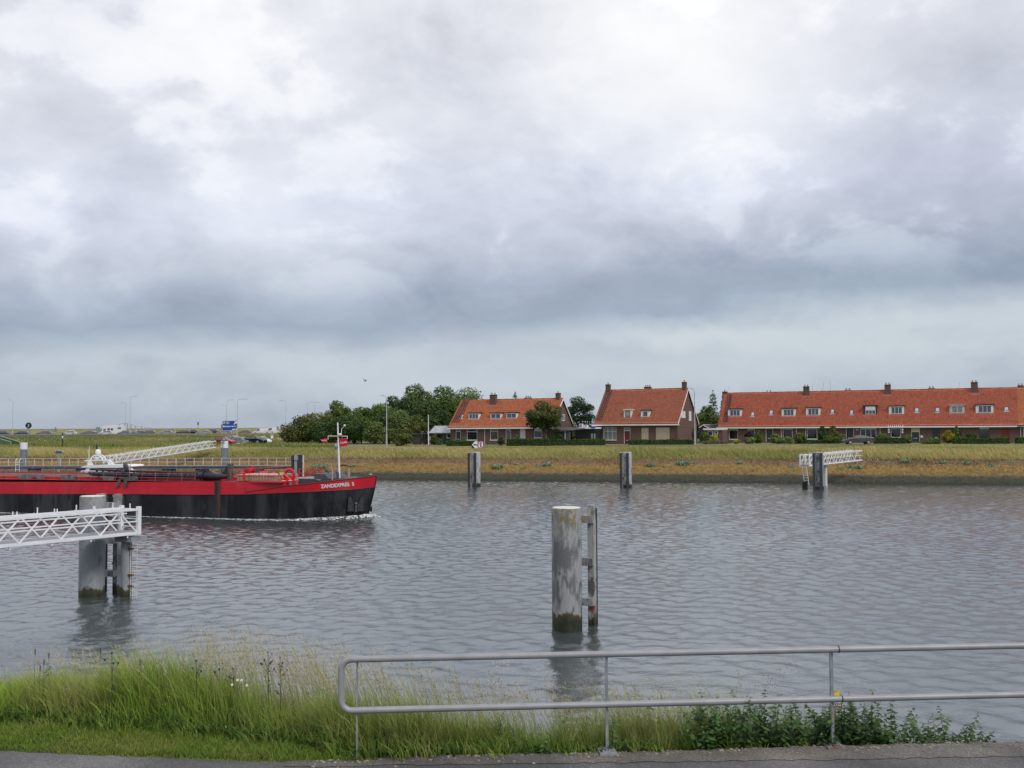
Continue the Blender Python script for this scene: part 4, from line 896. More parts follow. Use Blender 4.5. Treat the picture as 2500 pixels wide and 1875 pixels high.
q = lp(606.5, 1149, -1.5); b = MB(); b.tube([(q.x, -1.72, q.z), (q.x, -1.66, q.z)], .28, 20); b.tube([(q.x, -1.66, q.z), (q.x, -1.0, q.z)], .16, 14); b.tube([(q.x, -1.0, q.z), (q.x, -.94, q.z)], .28, 20); b.box(q.x-.1, q.x+.1, -1.6, -1.1, zr-.05, q.z-.1); b.build('winch_drum', M_REDP, bt, True)
for px, s in ((590, .8), (636, 1.0), (652, .9), (668, .9), (644, 1.1)):
    q = lp(px, 1156, -1.0); b = MB(); b.ball((q.x, -1.0, q.z), .22*s, .2, .17*s, 8, 5); b.box(q.x-.18*s, q.x+.18*s, -1.2, -.8, zr-.05, q.z); b.build('winch_gear', M_REDP, bt, True)
q = lp(707, 1158, -2.6); R_ = .38; b = MB(); zc_ = q.z-.02
arc = [(q.x+R_*math.cos(t_), -2.9, zc_+R_*math.sin(t_)*1.02) for t_ in np.linspace(-.6, math.pi+.6, 22)]
b.tube([(p[0]*1.0, p[1]+.3, p[2]) for p in arc], .12, 8); b.build('hose_reel', M_REDP, bt, True)
b = MB(); b.box(q.x-.42, q.x+.42, -2.75, -2.45, zr-.6, zc_-.1); b.build('reel_stand', M_REDP, bt)
b = MB(); b.tube([(q.x-.3, -3.1, zc_+.2), (q.x+.5, -3.1, zc_-.45)], .03, 6); b.tube([(q.x-.55, -3.1, zc_+.1), (q.x-.2, -3.1, zc_-.3)], .03, 6); b.build('reel_brace', mat('pale_red', (.6, .2, .2), .6), bt)
q2 = lp(687, 1161, -2.6); b = MB()
for k in range(5): b.tube([(q2.x+.16*math.cos(t_)+.02*k, -2.9+.06*k, q2.z+.22*math.sin(t_)) for t_ in np.linspace(0, 6.1, 12)], .035, 6)
b.build('yellow_hose', mat('hose_yellow', (.55, .36, .02), .5), bt, True)
b = MB(); r0, r1 = lp(730, 1160, 2.5), lp(797, 1160, 2.5); zz0 = lp(730, 1145, 2.5).z; zz1 = lp(730, 1166, 2.5).z
for z in (zz0, (zz0+zz1)/2): b.tube([(r0.x, 2.5, z), (r1.x-.4, 2.5, z), (r1.x, 2.5, zz1 if z == zz0 else zz1)], .03, 6)
for f in np.linspace(0, .8, 5): b.tube([(r0.x+(r1.x-r0.x)*f, 2.5, zz1-.5), (r0.x+(r1.x-r0.x)*f, 2.5, zz0)], .03, 6)
b.tube([(lp(765, 1145, 2.5).x, 2.5, zz0), (lp(784, 1160, 2.5).x, 2.5, zz1+.1)], .03, 6); b.build('stair_rail', M_REDP, bt)
# grey deckhouse
M_GREY = mat('deckhouse_grey', (.060, .066, .080), .5, var=.1, scale=2); M_GREYL = mat('deckhouse_lid', (.16, .175, .19), .5)
def slab(px0, px1, pyt, y0, y1, name, m1, zlo=None, slope=0.0):
    a = lp(px0, pyt, y0); c_ = lp(px1, pyt, y0); z0_ = zlo if zlo is not None else a.z-1.0; b = MB()
    b.hexa([(a.x, y0, z0_), (c_.x, y0, z0_), (c_.x, y1, z0_), (a.x, y1, z0_), (a.x, y0, a.z), (c_.x, y0, a.z+slope), (c_.x, y1, a.z+slope), (a.x, y1, a.z)]); return b.build(name, m1, bt), a, c_
h, a, c_ = slab(713, 768, 1169.5, -2.2, 2.2, 'deckhouse', M_GREY); 
b = MB(); b.box(a.x-.02, c_.x, -2.24, 2.24, a.z+.002, a.z+.05); b.build('house_lid', M_GREYL, bt)
slab(767, 786, 1156.5, -1.9, 1.2, 'companionway', M_GREY)
a = lp(786, 1156.5, -1.9); c_ = lp(803, 1168, -1.9); b = MB(); b.prism([(a.x, -1.9, a.z-1.2), (c_.x, -1.9, a.z-1.2), (c_.x, -1.9, c_.z), (lp(792, 1157, -1.9).x, -1.9, a.z), (a.x, -1.9, a.z)], (0, 3.0, 0)); b.build('companionway_hood', M_GREY, bt)
slab(801, 833, 1169, -1.8, 1.8, 'deckhouse_forward', M_GREY, None, .05)
b = MB(); a = lp(772, 1171, -1.92); b.box(a.x, a.x+.35, -1.96, -1.905, a.z-.03, a.z); b.build('house_step', M_WHITE, bt)
q = lp(855, 1168, -1.2); b = MB(); b.ball((q.x, -.9, q.z-.12), .75, .8, .22, 14, 7); b.build('tarpaulin', mat('tarp_grey', (.085, .09, .10), .75, var=.25, scale=5, bump=.03), bt, True)
def goose(px, ybot, ytop, y, r, mt, name, dx, rr_=.14):
    p0 = lp(px, ybot, y); p1 = lp(px, ytop, y); b = MB(); b.tube([(p0.x, y, p0.z-.4), (p0.x, y, p1.z-rr_), (p0.x+dx*.35, y, p1.z-.03), (p0.x+dx*.8, y, p1.z), (p0.x+dx, y, p1.z-.12)], r, 9); return b.build(name, mt, bt, True)
goose(802, 1168, 1147, -.8, .075, M_GREY, 'vent_pipe', -.22); goose(825, 1168, 1152, -1.5, .11, M_GREY, 'vent_pipe', -.12)
goose(811, 1172, 1141, -2.4, .05, mat('pale_pipe', (.33, .26, .20), .6), 'vent_pipe', -.3)
q = lp(851, 1166, -.3); q1 = lp(851, 1141, -.3); b = MB(); b.tube([(q.x, -.3, q.z-.4), (q.x, -.3, q1.z)], .11, 10); b.build('beige_standpipe', mat('beige_pipe', (.36, .29, .22), .6), bt, True)
b = MB(); b.tube([(q.x, -.3, q1.z), (q.x-.1, -.3, q1.z+.14), (q.x-.5, -.3, q1.z+.18), (q.x-.95, -.3, q1.z+.05)], .075, 9); b.build('rusty_elbow', M_RUST, bt, True)
# mast with yard and two flags
mp0 = lp(829, 1171, -1.0); mp1 = lp(824.3, 1031.5, -1.0); mx_ = mp0.x; zyd = lp(826, 1064.5, -1.0).z
b = MB(); b.tube([(mp0.x, -1.0, mp0.z-.5), (mp0.x*.7+mp1.x*.3, -1.0, mp0.z*.7+mp1.z*.3), (mp1.x, -1.0, mp1.z)], [.085, .08, .05], 12); mast = b.build('mast', M_WHITE, bt, True)
ya, yb = lp(801, 1065, -1.0), lp(848, 1065, -1.0); b = MB(); b.tube([(ya.x, -1, zyd-.25), (ya.x, -1, zyd), (yb.x, -1, zyd-.02), (yb.x, -1, zyd-.2)], .032, 6); b.tube([(mx_+.15, -1.05, zyd), (mx_+.2, -1.05, zyd+.55), (mx_+.55, -1.05, zyd+.85)], .025, 6); b.build('yard', M_WHITE, mast)
b = MB(); b.ball((mp1.x+.25, -1.1, zyd+.1), .18, .14, .12); b.ball((mx_+.45, -1.05, zyd+.8), .09, .09, .09); b.build('lantern', M_WHITE2, mast, True)
b = MB(); q = lp(822, 1089, -1.0); b.ball((q.x, -1.1, q.z), .16, .16, .22); b.tube([(q.x-.05, -1.1, q.z-.2), (q.x-.15, -1.1, q.z-1.2), (q.x+.05, -1.1, q.z-2.2)], .012, 5); b.build('floodlight', M_DECKG, mast, True)
M_FLAG = mat('flag_red', (.56, .006, .028), .8, var=.08, scale=3)
def flag(px, nm, txt, tsz):
    """cloth given by pixel corners on the plane y=-1.05, rippled"""
    A, B, C_, D_ = [lp(p[0], p[1], -1.05) for p in px]; b = MB(); n, m_ = 14, 7; vs = []
    def pt(u, v, off=0.0):
        p = A.lerp(B, u).lerp(D_.lerp(C_, u), v); return Vector((p.x, -1.05+.07*math.sin(u*7+v*2)*u-off, p.z+.025*math.sin(u*9+1)))
    for off in (0.0, .012):
        for k in range(m_+1):
            for i in range(n+1): vs.append(pt(i/n, k/m_, off))
    fs = [(k*(n+1)+i, k*(n+1)+i+1, (k+1)*(n+1)+i+1, (k+1)*(n+1)+i) for k in range(m_) for i in range(n)]; o_ = (n+1)*(m_+1)
    b.add(vs, fs+[tuple(x+o_ for x in f[::-1]) for f in fs]); fl = b.build(nm, M_FLAG, mast, True)
    me = text_mesh(txt, 1.0, 'CENTER', .003, .03); W_ = max(v.co.x for v in me.vertices); H_ = max(v.co.y for v in me.vertices)
    for v in me.vertices:
        u = .52+v.co.x/W_*.46*(tsz[0]); vv = tsz[1]-(v.co.y/H_-.5)*tsz[2]; v.co = pt(u, vv, .028+v.co.z)
    me.materials.append(M_WHITE); o = bpy.data.objects.new('lettering', me); COL.objects.link(o); o.parent = mast; return fl
flag(((828.5, 1071.5), (847.5, 1069.5), (847.5, 1089), (830.3, 1090.3)), 'square_flag', 'CADZAND', (.95, .52, .20))
flag(((781.5, 1073.5), (800.3, 1068.6), (797, 1084), (782.5, 1075)), 'pennant', 'CADZAND', (.85, .47, .34))
# bow fittings
for px, py in ((692, 1173), (708, 1172.5), (724, 1171)):
    q = hp(px, py+10, -.5); z = lp(px, py, q.y).z; b = MB(); b.tube([(q.x, q.y, z-.55), (q.x, q.y, z-.04)], .10, 10); o = b.build('bollard', mat('bollard_beige', (.20, .15, .11), .8, var=.3, scale=5) if px == 692 else MATS['bollard_beige'], bt, True)
    b = MB(); b.tube([(q.x, q.y, z-.04), (q.x, q.y, z)], .155, 10); b.build('bollard_cap', M_WHITE2, bt, True)
q = lp(904.5, 1163, -.2); b = MB(); b.tube([(q.x, -.2, q.z-.5), (q.x, -.2, q.z+.14)], .09, 10); b.build('bow_bollard', M_GREY, bt, True)
b = MB(); b.tube([(q.x, -.2, q.z+.14), (q.x, -.2, q.z+.19)], .13, 10); b.build('bow_bollard_cap', M_WHITE2, bt, True)
# anchor housed against the bow
def hs(px, py, o=0.0):
    h_ = hp(px, py); return Vector((h_.x+o*.5, h_.y-o, h_.z))
M_ANCH = mat('anchor_dark', (.040, .042, .045), .6, var=.3, scale=5)
b = MB(); pl = [(851, 1214), (856, 1212), (866, 1236), (866, 1249), (848, 1248), (850, 1232)]; b.add([hs(*p, .16) for p in pl]+[hs(*p, -.1) for p in pl], [tuple(range(6)), tuple(range(6, 12))[::-1]]+[(i, 6+i, 6+(i+1) % 6, (i+1) % 6) for i in range(6)])
pl = [(887, 1212), (882, 1213), (872, 1236), (872, 1249), (888, 1247), (888, 1230)]; b.add([hs(*p, .16) for p in pl]+[hs(*p, -.1) for p in pl], [tuple(range(6))[::-1], tuple(range(6, 12))]+[(i, (i+1) % 6, 6+(i+1) % 6, 6+i) for i in range(6)])
b.build('anchor_fluke', M_ANCH, bt)
b = MB(); b.tube([hs(869, 1229, .22), hs(868.6, 1249, .3)], .075, 8); b.ball(hs(869, 1229, .22), .14, .12, .12, 8, 5); b.build('anchor_shank', mat('anchor_grey', (.09, .09, .09), .6), bt, True)
b = MB(); pl = [(903, 1236), (908, 1236), (909.5, 1243), (907.5, 1249), (903, 1249)]; b.add([lp(p[0], p[1], .25) for p in pl]+[lp(p[0], p[1], .7) for p in pl], [tuple(range(5)), tuple(range(5, 10))[::-1]]+[(i, 5+i, 5+(i+1) % 5, (i+1) % 5) for i in range(5)]); b.build('anchor_far', M_ANCH, bt)
# name on the bow, wrapped on the plating
me = text_mesh('ZANDEXPRES  5', 1.0, 'LEFT', .006, .028, 1.02); W_ = max(v.co.x for v in me.vertices); H_ = max(v.co.y for v in me.vertices)
x_0, x_1 = hp(783.5, 1189).x, hp(864.5, 1181).x; zA, zB = hp(783.5, 1192).z, hp(864, 1185.2).z; hA = hp(783.5, 1183.2).z-zA; hB2 = hp(864, 1176.8).z-zB
xg = np.linspace(x_0, x_1, 40); pg = np.array([proj(BM @ Vector((x, -hb(-x, 2.6), 2.6)))[0] for x in xg])
for v in me.vertices:
    f = v.co.x/W_; px = 783.5+f*81; x = float(np.interp(px, pg, xg)); z = zA+(zB-zA)*f+(hA+(hB2-hA)*f)*v.co.y/H_; v.co = (x, -hb(-x, z)-.022-v.co.z, z)
me.materials.append(M_WHITE); o = bpy.data.objects.new('ship_name', me); COL.objects.link(o); o.parent = bt
# stem bar
b = MB(); b.tube([(-.75*max(0, 1-z/ZTIP)**1.2+.0, 0, z) for z in np.linspace(-.5, ZTIP-.02, 8)], .05, 6); b.build('stem_bar', M_HBLK, bt, True)
# bow wave and foam along the waterline
def foam():
    Vs, Ts = [], []; rng = np.random.default_rng(5)
    def patch(pts, wid, hgt, nw=9):
        o = sum(len(v) for v in Vs); rows = []
        for (x, y, wv, hv) in pts:
            for k in range(nw):
                f = k/(nw-1); zz = hv*math.sin(math.pi*min(1, f*1.15+.02))**.8+rng.normal(0, .05)*(.15+hv*1.5); rows.append((x+rng.normal(0, .05), y-f*wv+rng.normal(0, .05), max(-.01, zz)+.012))
        Vs.append(np.array(rows)); n = len(pts)
        for i in range(n-1):
            for k in range(nw-1):
                a = o+i*nw+k; Ts.append((a, a+1, a+nw+1)); Ts.append((a, a+nw+1, a+nw))
    px_ = []
    for x in np.arange(-44, .6, .12):
        s = -x; b_ = hb(s+.35, .1) if s > -.3 else 0; g = .5+.5*math.sin(x*.8)*math.sin(x*.31+1)
        if x > -9: wv = np.interp(x, [-9, -4, -1, .6], [.9, 1.5, 1.3, .5]); hv = np.interp(x, [-9, -5, -2, -.3, .6], [.03, .06, .18, .24, .02])
        else: wv = .35+.5*g; hv = .014+.025*g
        px_.append((x, -b_+.12 if s > 0 else -.05, wv*rng.uniform(.75, 1.2), hv*rng.uniform(.85, 1.1)))
    patch(px_, 0, 0)
    V = np.concatenate(Vs); T = np.array(Ts); W4 = np.array(BM)
    return (V@W4[:3, :3].T+W4[:3, 3]), T
V, T = foam()
def foam_mat():
    mt = mat('foam', (.42, .45, .42), .6, var=.3, scale=9, col2=(.70, .72, .72), lo=.35, hi=.6, bump=.05, bscale=14); nt = mt.node_tree; N = nt.nodes; lk = nt.links.new; b = N['Principled BSDF']; tc = N.new('ShaderNodeTexCoord')
    mp = N.new('ShaderNodeMapping'); mp.inputs['Scale'].default_value = (1, 1.6, 1); lk(tc.outputs['Object'], mp.inputs[0]); n = N.new('ShaderNodeTexNoise'); n.inputs['Scale'].default_value = 2.6; n.inputs['Detail'].default_value = 7; n.inputs['Roughness'].default_value = .7; lk(mp.outputs[0], n.inputs[0])
    r = N.new('ShaderNodeMapRange'); r.inputs[1].default_value = .42; r.inputs[2].default_value = .52; lk(n.outputs['Fac'], r.inputs[0]); lk(r.outputs[0], b.inputs['Alpha']); return mt
tag(fast('bow_wave', V, T, None, foam_mat(), smooth=True), kind='stuff')
# ------------------------------------------------------------------ white motor yacht at the jetty
yq = AD(262, 1140, 127); yt = thing('motor_yacht', 'white motor yacht with radar dome moored at the jetty behind the red vessel', 'yacht', (yq.x, yq.y, 0), math.atan2(jd.y, jd.x)); YM = mw(yt)
def yl(px, py, y=0.0): return local(px, py, YM, (0, 1, 0), (0, y, 0))
M_GEL = mat('white_gelcoat', (.76, .77, .80), .25, var=.03)
def yprism(poly, y0, y1, name, mt=M_GEL):
    b = MB(); P = [yl(*p, y0) for p in poly]; b.prism([(p.x, y0, p.z) for p in P], (0, y1-y0, 0)); return b.build(name, mt, yt, True)
b = MB(); n = 14; prof = []
for k in range(n+1):
    f = k/n; x = -5.5+12*f; w_ = 1.9*(1-max(0, (f-.55)/.45)**2.2); prof.append((x, w_))
vs = []
for x, w_ in prof: vs += [(x, -w_*.8, -.3), (x, -w_, 1.25), (x, w_, 1.25), (x, w_*.8, -.3)]
b.add(vs, [(4*i+k, 4*i+4+k, 4*i+4+(k+1) % 4, 4*i+(k+1) % 4) for i in range(n) for k in range(4)]+[(0, 1, 2, 3)]); b.build('hull', M_GEL, yt, True)
b = MB(); b.box(-2.6, 3.0, -1.45, 1.45, 1.25, 1.95); b.build('cabin', M_GEL, yt)
b = MB(); b.box(-2.4, 2.8, -1.48, -1.452, 1.45, 1.85); b.build('cabin_window', M_BLACK, yt)
yprism([(196, 1141), (205, 1137.5), (215, 1136.3), (300, 1134.5), (318, 1135.5), (322, 1138.5), (310, 1141), (270, 1142.2), (215, 1142.8)], -1.6, 1.6, 'flybridge_brim')
yprism([(213.5, 1136), (214, 1127), (216, 1124.3), (222, 1123.6), (257, 1122.6), (266, 1123.8), (272, 1128), (277, 1134.6), (265, 1135), (261, 1126.3), (256, 1125), (226, 1125.2), (222, 1126), (226, 1135.4)], -1.35, -1.1, 'radar_arch')
yprism([(213.5, 1136), (214, 1127), (216, 1124.3), (222, 1123.6), (257, 1122.6), (266, 1123.8), (272, 1128), (277, 1134.6), (265, 1135), (261, 1126.3), (256, 1125), (226, 1125.2), (222, 1126), (226, 1135.4)], 1.1, 1.35, 'radar_arch')
a = yl(217, 1124); c_ = yl(262, 1123); b = MB(); b.box(a.x, c_.x, -1.1, 1.1, a.z-.06, a.z+.06); b.build('arch_top', M_GEL, yt)
yprism([(210, 1143), (220, 1143), (212, 1158), (204, 1158)], -1.5, -1.2, 'arch_leg')
yprism([(312, 1142), (318, 1141), (326, 1150), (319, 1150)], -1.5, -1.2, 'arch_leg')
a = yl(226, 1123); c_ = yl(254, 1123); mz = yl(240, 1111).z; b = MB(); r_ = (c_.x-a.x)/2; mx2 = (a.x+c_.x)/2
for yy in (-.4, .4): b.tube([(mx2-r_*math.cos(t_), yy, a.z+(mz-a.z)*math.sin(t_)) for t_ in np.linspace(0, math.pi, 14)], .07, 7)
b.box(mx2-r_*.8, mx2+r_*.8, -.35, .35, a.z+(mz-a.z)*.5, a.z+(mz-a.z)*.5+.08); b.build('radar_mast', M_GEL, yt, True)
d0 = yl(239.7, 1109.5); d1 = yl(239.7, 1096.8); b = MB(); hh = d1.z-d0.z; b.lathe([(.22, 0), (.33, .05), (.345, hh*.5), (.30, hh*.8), (.16, hh*.97), (.01, hh)], (d0.x, 0, d0.z), 18); b.build('radar_dome', M_GEL, yt, True)
q = yl(239, 1119); b = MB(); b.ball((q.x, -.2, q.z), .22, .2, .16); b.build('antenna_dome', M_GEL, yt, True)
for px, py in ((225.3, 1096), (228, 1088), (250.8, 1090), (253.5, 1093)):
    a = yl(px, 1122); c_ = yl(px, py); b = MB(); b.tube([(a.x, -.9, a.z), (c_.x, -.9, c_.z)], .022, 5); b.build('whip_antenna', M_WHITE, yt)
b = MB(); q = yl(233, 1091); b.ball((q.x, .3, q.z), .11, .11, .3); b.tube([(q.x, .3, q.z), (q.x, .3, mz)], .03, 5); b.build('mast_light', M_BLACK, yt, True)
# ------------------------------------------------------------------ cars
M_GLASS = mat('car_glass', (.07, .085, .10), .12, var=.1, spec=.8); M_TYRE = mat('tyre', (.016, .016, .017), .8); M_RIM = mat('rim', (.42, .43, .45), .3, .6, var=.05); M_LAMP = mat('headlight', (.60, .62, .64), .15); M_TAIL = mat('tail_light', (.30, .012, .015), .3); M_PLATE = mat('number_plate', (.55, .42, .05), .5)
def paint(n, c): return mat('car_'+n, c, .28, .1, var=.03)
P_ = dict(red=paint('red', (.40, .025, .022)), white=paint('white', (.70, .71, .73)), silver=paint('silver', (.36, .38, .41)), grey=paint('grey', (.20, .21, .23)), navy=paint('navy', (.075, .10, .16)), black=paint('black', (.012, .013, .02)), taupe=paint('taupe', (.24, .23, .22)), blue=paint('blue', (.20, .26, .34)), slate=paint('slate', (.08, .088, .105)))
CARS = {
 'hatchback': (4.0, 1.72, 1.48, .92, [(2.0, .30), (2.0, .55), (1.9, .74), (1.05, .93), (.25, 1.42), (-.2, 1.48), (-1.3, 1.44), (-1.85, .98), (-1.97, .80), (-2.0, .35)], 1.22, -1.25),
 'estate_car': (4.55, 1.78, 1.47, .93, [(2.27, .30), (2.27, .56), (2.15, .76), (1.15, .94), (.30, 1.41), (-.2, 1.47), (-1.7, 1.43), (-2.15, .98), (-2.25, .82), (-2.27, .35)], 1.38, -1.35),
 'saloon_car': (4.9, 1.85, 1.44, .94, [(2.45, .28), (2.45, .55), (2.30, .74), (1.15, .94), (.25, 1.36), (-.35, 1.44), (-1.05, 1.36), (-2.05, 1.02), (-2.42, .98), (-2.45, .40)], 1.52, -1.42),
 'suv': (4.6, 1.88, 1.70, 1.08, [(2.3, .36), (2.3, .72), (2.15, .96), (1.2, 1.09), (.5, 1.60), (.0, 1.70), (-1.6, 1.65), (-2.1, 1.15), (-2.28, .95), (-2.3, .42)], 1.40, -1.36),
 'van': (4.9, 1.9, 1.95, 1.10, [(2.45, .32), (2.45, .66), (2.30, .92), (1.55, 1.12), (.85, 1.80), (.45, 1.93), (-2.3, 1.95), (-2.42, 1.85), (-2.45, .40)], 1.55, -1.5),
}
def make_car(kind, pt, label, loc, rz, group=None):
    Lc, Wc, Hc, belt, prof, wf, wr = CARS[kind]; t = thing(kind if kind != 'van' else 'delivery_van', label, {'van': 'van', 'suv': 'car'}.get(kind, 'car'), loc, rz, group); n = len(prof)
    def hw(x, z):
        w = Wc/2
        if z > belt: w -= (z-belt)/(Hc-belt)*(.20 if kind != 'van' else .10)
        if z < .5: w -= .05
        w -= .09*max(0, (abs(x)-Lc/2+.45)/.45)**2
        return w
    b = MB(); vs = [(x, -hw(x, z), z) for x, z in prof]+[(x, hw(x, z), z) for x, z in prof]
    b.add(vs, [(i, i+1, n+i+1, n+i) for i in range(n-1)]+[(n-1, 0, n, 2*n-1)])
    ib = [i for i, (x, z) in enumerate(prof) if z >= belt-.001]; a, c = ib[0], ib[-1]
    lo = list(range(0, a+1))+list(range(c, n)); hi = list(range(a, c+1))
    b.add(vs, [tuple(lo[::-1]), tuple(hi[::-1]), tuple(n+i for i in lo), tuple(n+i for i in hi)]); b.build('body', pt, t, False)
    # glass
    top = [prof[i] for i in hi]
    b = MB(); xr = top[0][0]; xl = top[-1][0]; xs_ = [p[0] for p in top][::-1]; zs_ = [p[1] for p in top][::-1]
    def roofz(x): return float(np.interp(x, xs_, zs_))
    glass = [(-.72, .52), (.0, .0)]
    f0, f1 = xr-.28, xl+.30
    if kind == 'van': f1 = .28
    cols = np.linspace(f1, f0, 7)
    for sd in (-1, 1):
        segs = [(0, 2.9), (3.1, 6)] if kind != 'van' else [(0, 6)]
        for s0_, s1_ in segs:
            xx = np.linspace(f1+(f0-f1)*s0_/6, f1+(f0-f1)*s1_/6, 5); lo_ = []; hi_ = []
            for x in xx:
                zt_ = min(roofz(x)-.09, Hc-.12); zt_ = max(zt_, belt+.05); lo_.append((x, sd*(hw(x, belt+.03)+.012), belt+.03)); hi_.append((x, sd*(hw(x, zt_)+.012), zt_))
            m_ = len(xx); b.add(lo_+hi_, [(k, k+1, m_+k+1, m_+k) if sd < 0 else (k+1, k, m_+k, m_+k+1) for k in range(m_-1)])
    def scr(p0, p1, nm):
        d = Vector((p1[0]-p0[0], 0, p1[1]-p0[1])); nrm = Vector((d.z, 0, -d.x)).normalized(); nrm = nrm if nrm.z > 0 else -nrm
        A = [Vector((p0[0], 0, p0[1]))+d*.10+nrm*.012, Vector((p0[0], 0, p0[1]))+d*.92+nrm*.012]
        b.quad(*[Vector((q.x, sy*(hw(q.x, q.z)-.09), q.z)) for q, sy in ((A[0], -1), (A[0], 1), (A[1], 1), (A[1], -1))])
    scr(top[0], top[1], 'w')
    if kind != 'van': scr(top[-1], top[-2], 'r')
    b.build('window', M_GLASS, t)
    for xw in (wf, wr):
        for sd in (-1, 1):
            r = .32 if kind != 'suv' else .37
            b = MB(); y0 = sd*(Wc/2-.20); y1 = sd*(Wc/2+.005); b.tube([(xw, y0, r), (xw, y1, r)], r, 18); w = b.build('wheel', M_TYRE, t, True)
            b = MB(); b.tube([(xw, y1, r), (xw, y1+sd*.008, r)], r*.66, 14)
            b.build('rim', M_RIM, w, True)
    for sd in (-1, 1):
        b = MB(); x = prof[2][0]; z = prof[2][1]-.10; b.hexa([(x-.25, sd*(hw(x, z)-.02)-.17*(sd > 0), z-.07), (x+.075, sd*.62-.17*(sd > 0), z-.07), (x+.075, sd*.62+.17*(sd < 0), z-.07), (x-.25, sd*(hw(x, z)-.02)+.17*(sd < 0), z-.07), (x-.25, sd*(hw(x, z)-.02)-.17*(sd > 0), z+.06), (x+.03, sd*.62-.17*(sd > 0), z+.06), (x+.03, sd*.62+.17*(sd < 0), z+.06), (x-.25, sd*(hw(x, z)-.02)+.17*(sd < 0), z+.06)]); b.build('headlight', M_LAMP, t)
        b = MB(); x = prof[-2][0]; y = sd*(Wc/2-.10); b.box(x-.05, x+.25, y-.09, y+.075, belt-.22, belt-.04); b.build('tail_light', M_TAIL, t)
        b = MB(); xm = top[0][0]-.45; b.box(xm-.06, xm+.06, sd*(Wc/2+.08)-.09, sd*(Wc/2+.08)+.09, belt-.02, belt+.10); b.build('mirror', pt, t)
    b = MB(); b.box(-Lc/2-.012, -Lc/2+.02, -.26, .26, .5, .61); b.build('number_plate', M_PLATE, t)
    return t
def road_z(P): return tz(P.x, P.y)+.035
base = {}
def road_car(kind, col, label, px, D, flip=True, yaw=0.0, group=None, z=None):
    P = AD(px, 1060, D); P.z = tz(P.x, P.y)+.035 if z is None else z; rz = PSI+math.atan(12/170.)+(math.pi if flip else 0)+yaw
    if kind in base:
        r0, p0 = base[kind]; r = dup(r0, P, rz, label, {p0: P_[col]} if P_[col] != p0 else None)
        if group: r['group'] = group
        elif 'group' in r: del r['group']
        return r
    r = make_car(kind, P_[col], label, P, rz, group); base[kind] = (r, P_[col]); return r
GR = 'cars driving along the motorway on the dike'
for k, (kind, col, px, D, lb) in enumerate([
 ('estate_car', 'navy', 2, 306, 'dark blue estate car half out of view at the left edge on the dike road'),
 ('hatchback', 'navy', 53, 308, 'dark blue hatchback under the round black signal disc on the dike road'),
 ('estate_car', 'taupe', 108, 309, 'grey brown estate car left of the triangular sign on the dike road'),
 ('hatchback', 'white', 170, 311, 'white hatchback right of the brown and white pole on the dike road'),
 ('saloon_car', 'grey', 218, 313, 'grey saloon car left of the white camper on the dike road'),
 ('hatchback', 'white', 259, 306, 'white hatchback in front of the camper on the dike road'),
 ('hatchback', 'blue', 304, 315, 'blue grey hatchback behind the tall lamp post right of the camper'),
 ('estate_car', 'blue', 338, 316, 'blue grey estate car beside the striped chevron board'),
 ('estate_car', 'grey', 361, 311, 'dark grey estate car just right of the chevron board'),
 ('hatchback', 'silver', 406, 317, 'silver hatchback alone in the middle of the dike road'),
 ('estate_car', 'slate', 446, 318, 'slate grey estate car right of the lone silver hatchback'),
 ('hatchback', 'black', 469, 320, 'black hatchback close behind the slate grey estate car'),
 ('saloon_car', 'silver', 498, 318, 'low silver saloon car left of the blue motorway sign'),
 ('suv', 'slate', 515, 322, 'tall dark car with silver roof line left of the blue motorway sign'),
 ('estate_car', 'silver', 547, 322, 'silver estate car seen below the blue motorway sign'),
 ('hatchback', 'taupe', 597, 324, 'grey hatchback right of the blue motorway sign'),
 ('van', 'white', 637, 322, 'smaller white delivery van, the left one of two on the dike road'),
]): road_car(kind, col, lb, px, D, group=GR)
v2 = road_car('van', 'white', 'larger white delivery van next to the bushes on the dike road', 667, 319, group=GR); v2.scale = (1.12, 1.05, 1.12)
# cars on the parking place
GP = 'cars parked beside the village road'
for kind, col, px, D, yaw, lb in [
 ('hatchback', 'red', 548, 204, -.35, 'red hatchback parked at the left end of the parking place'),
 ('suv', 'silver', 573, 212, -.45, 'silver car parked beside the red hatchback, behind the lamp post'),
 ('hatchback', 'silver', 592, 209, -.55, 'silver hatchback parked behind the grey cabinet'),
 ('estate_car', 'slate', 604, 213, -.6, 'dark slate estate car parked left of the black car'),
 ('suv', 'black', 624, 208, -.55, 'black tall car parked at the right front of the parking place'),
 ('hatchback', 'white', 641, 215, -.6, 'pale hatchback parked behind the black car at the right end')]:
    P = AD(px, 1086, D); road_car(kind, col, lb, px, D, False, yaw, GP)
# blue saloon before the terrace
P = gz(2095, 1085.0); r = road_car('saloon_car', 'slate', 'dark blue grey saloon car parked on the road before the long terrace', 2095, P.dot(F0), True, -.09, None); r.location = (P.x, P.y, tz(P.x, P.y)+.035)
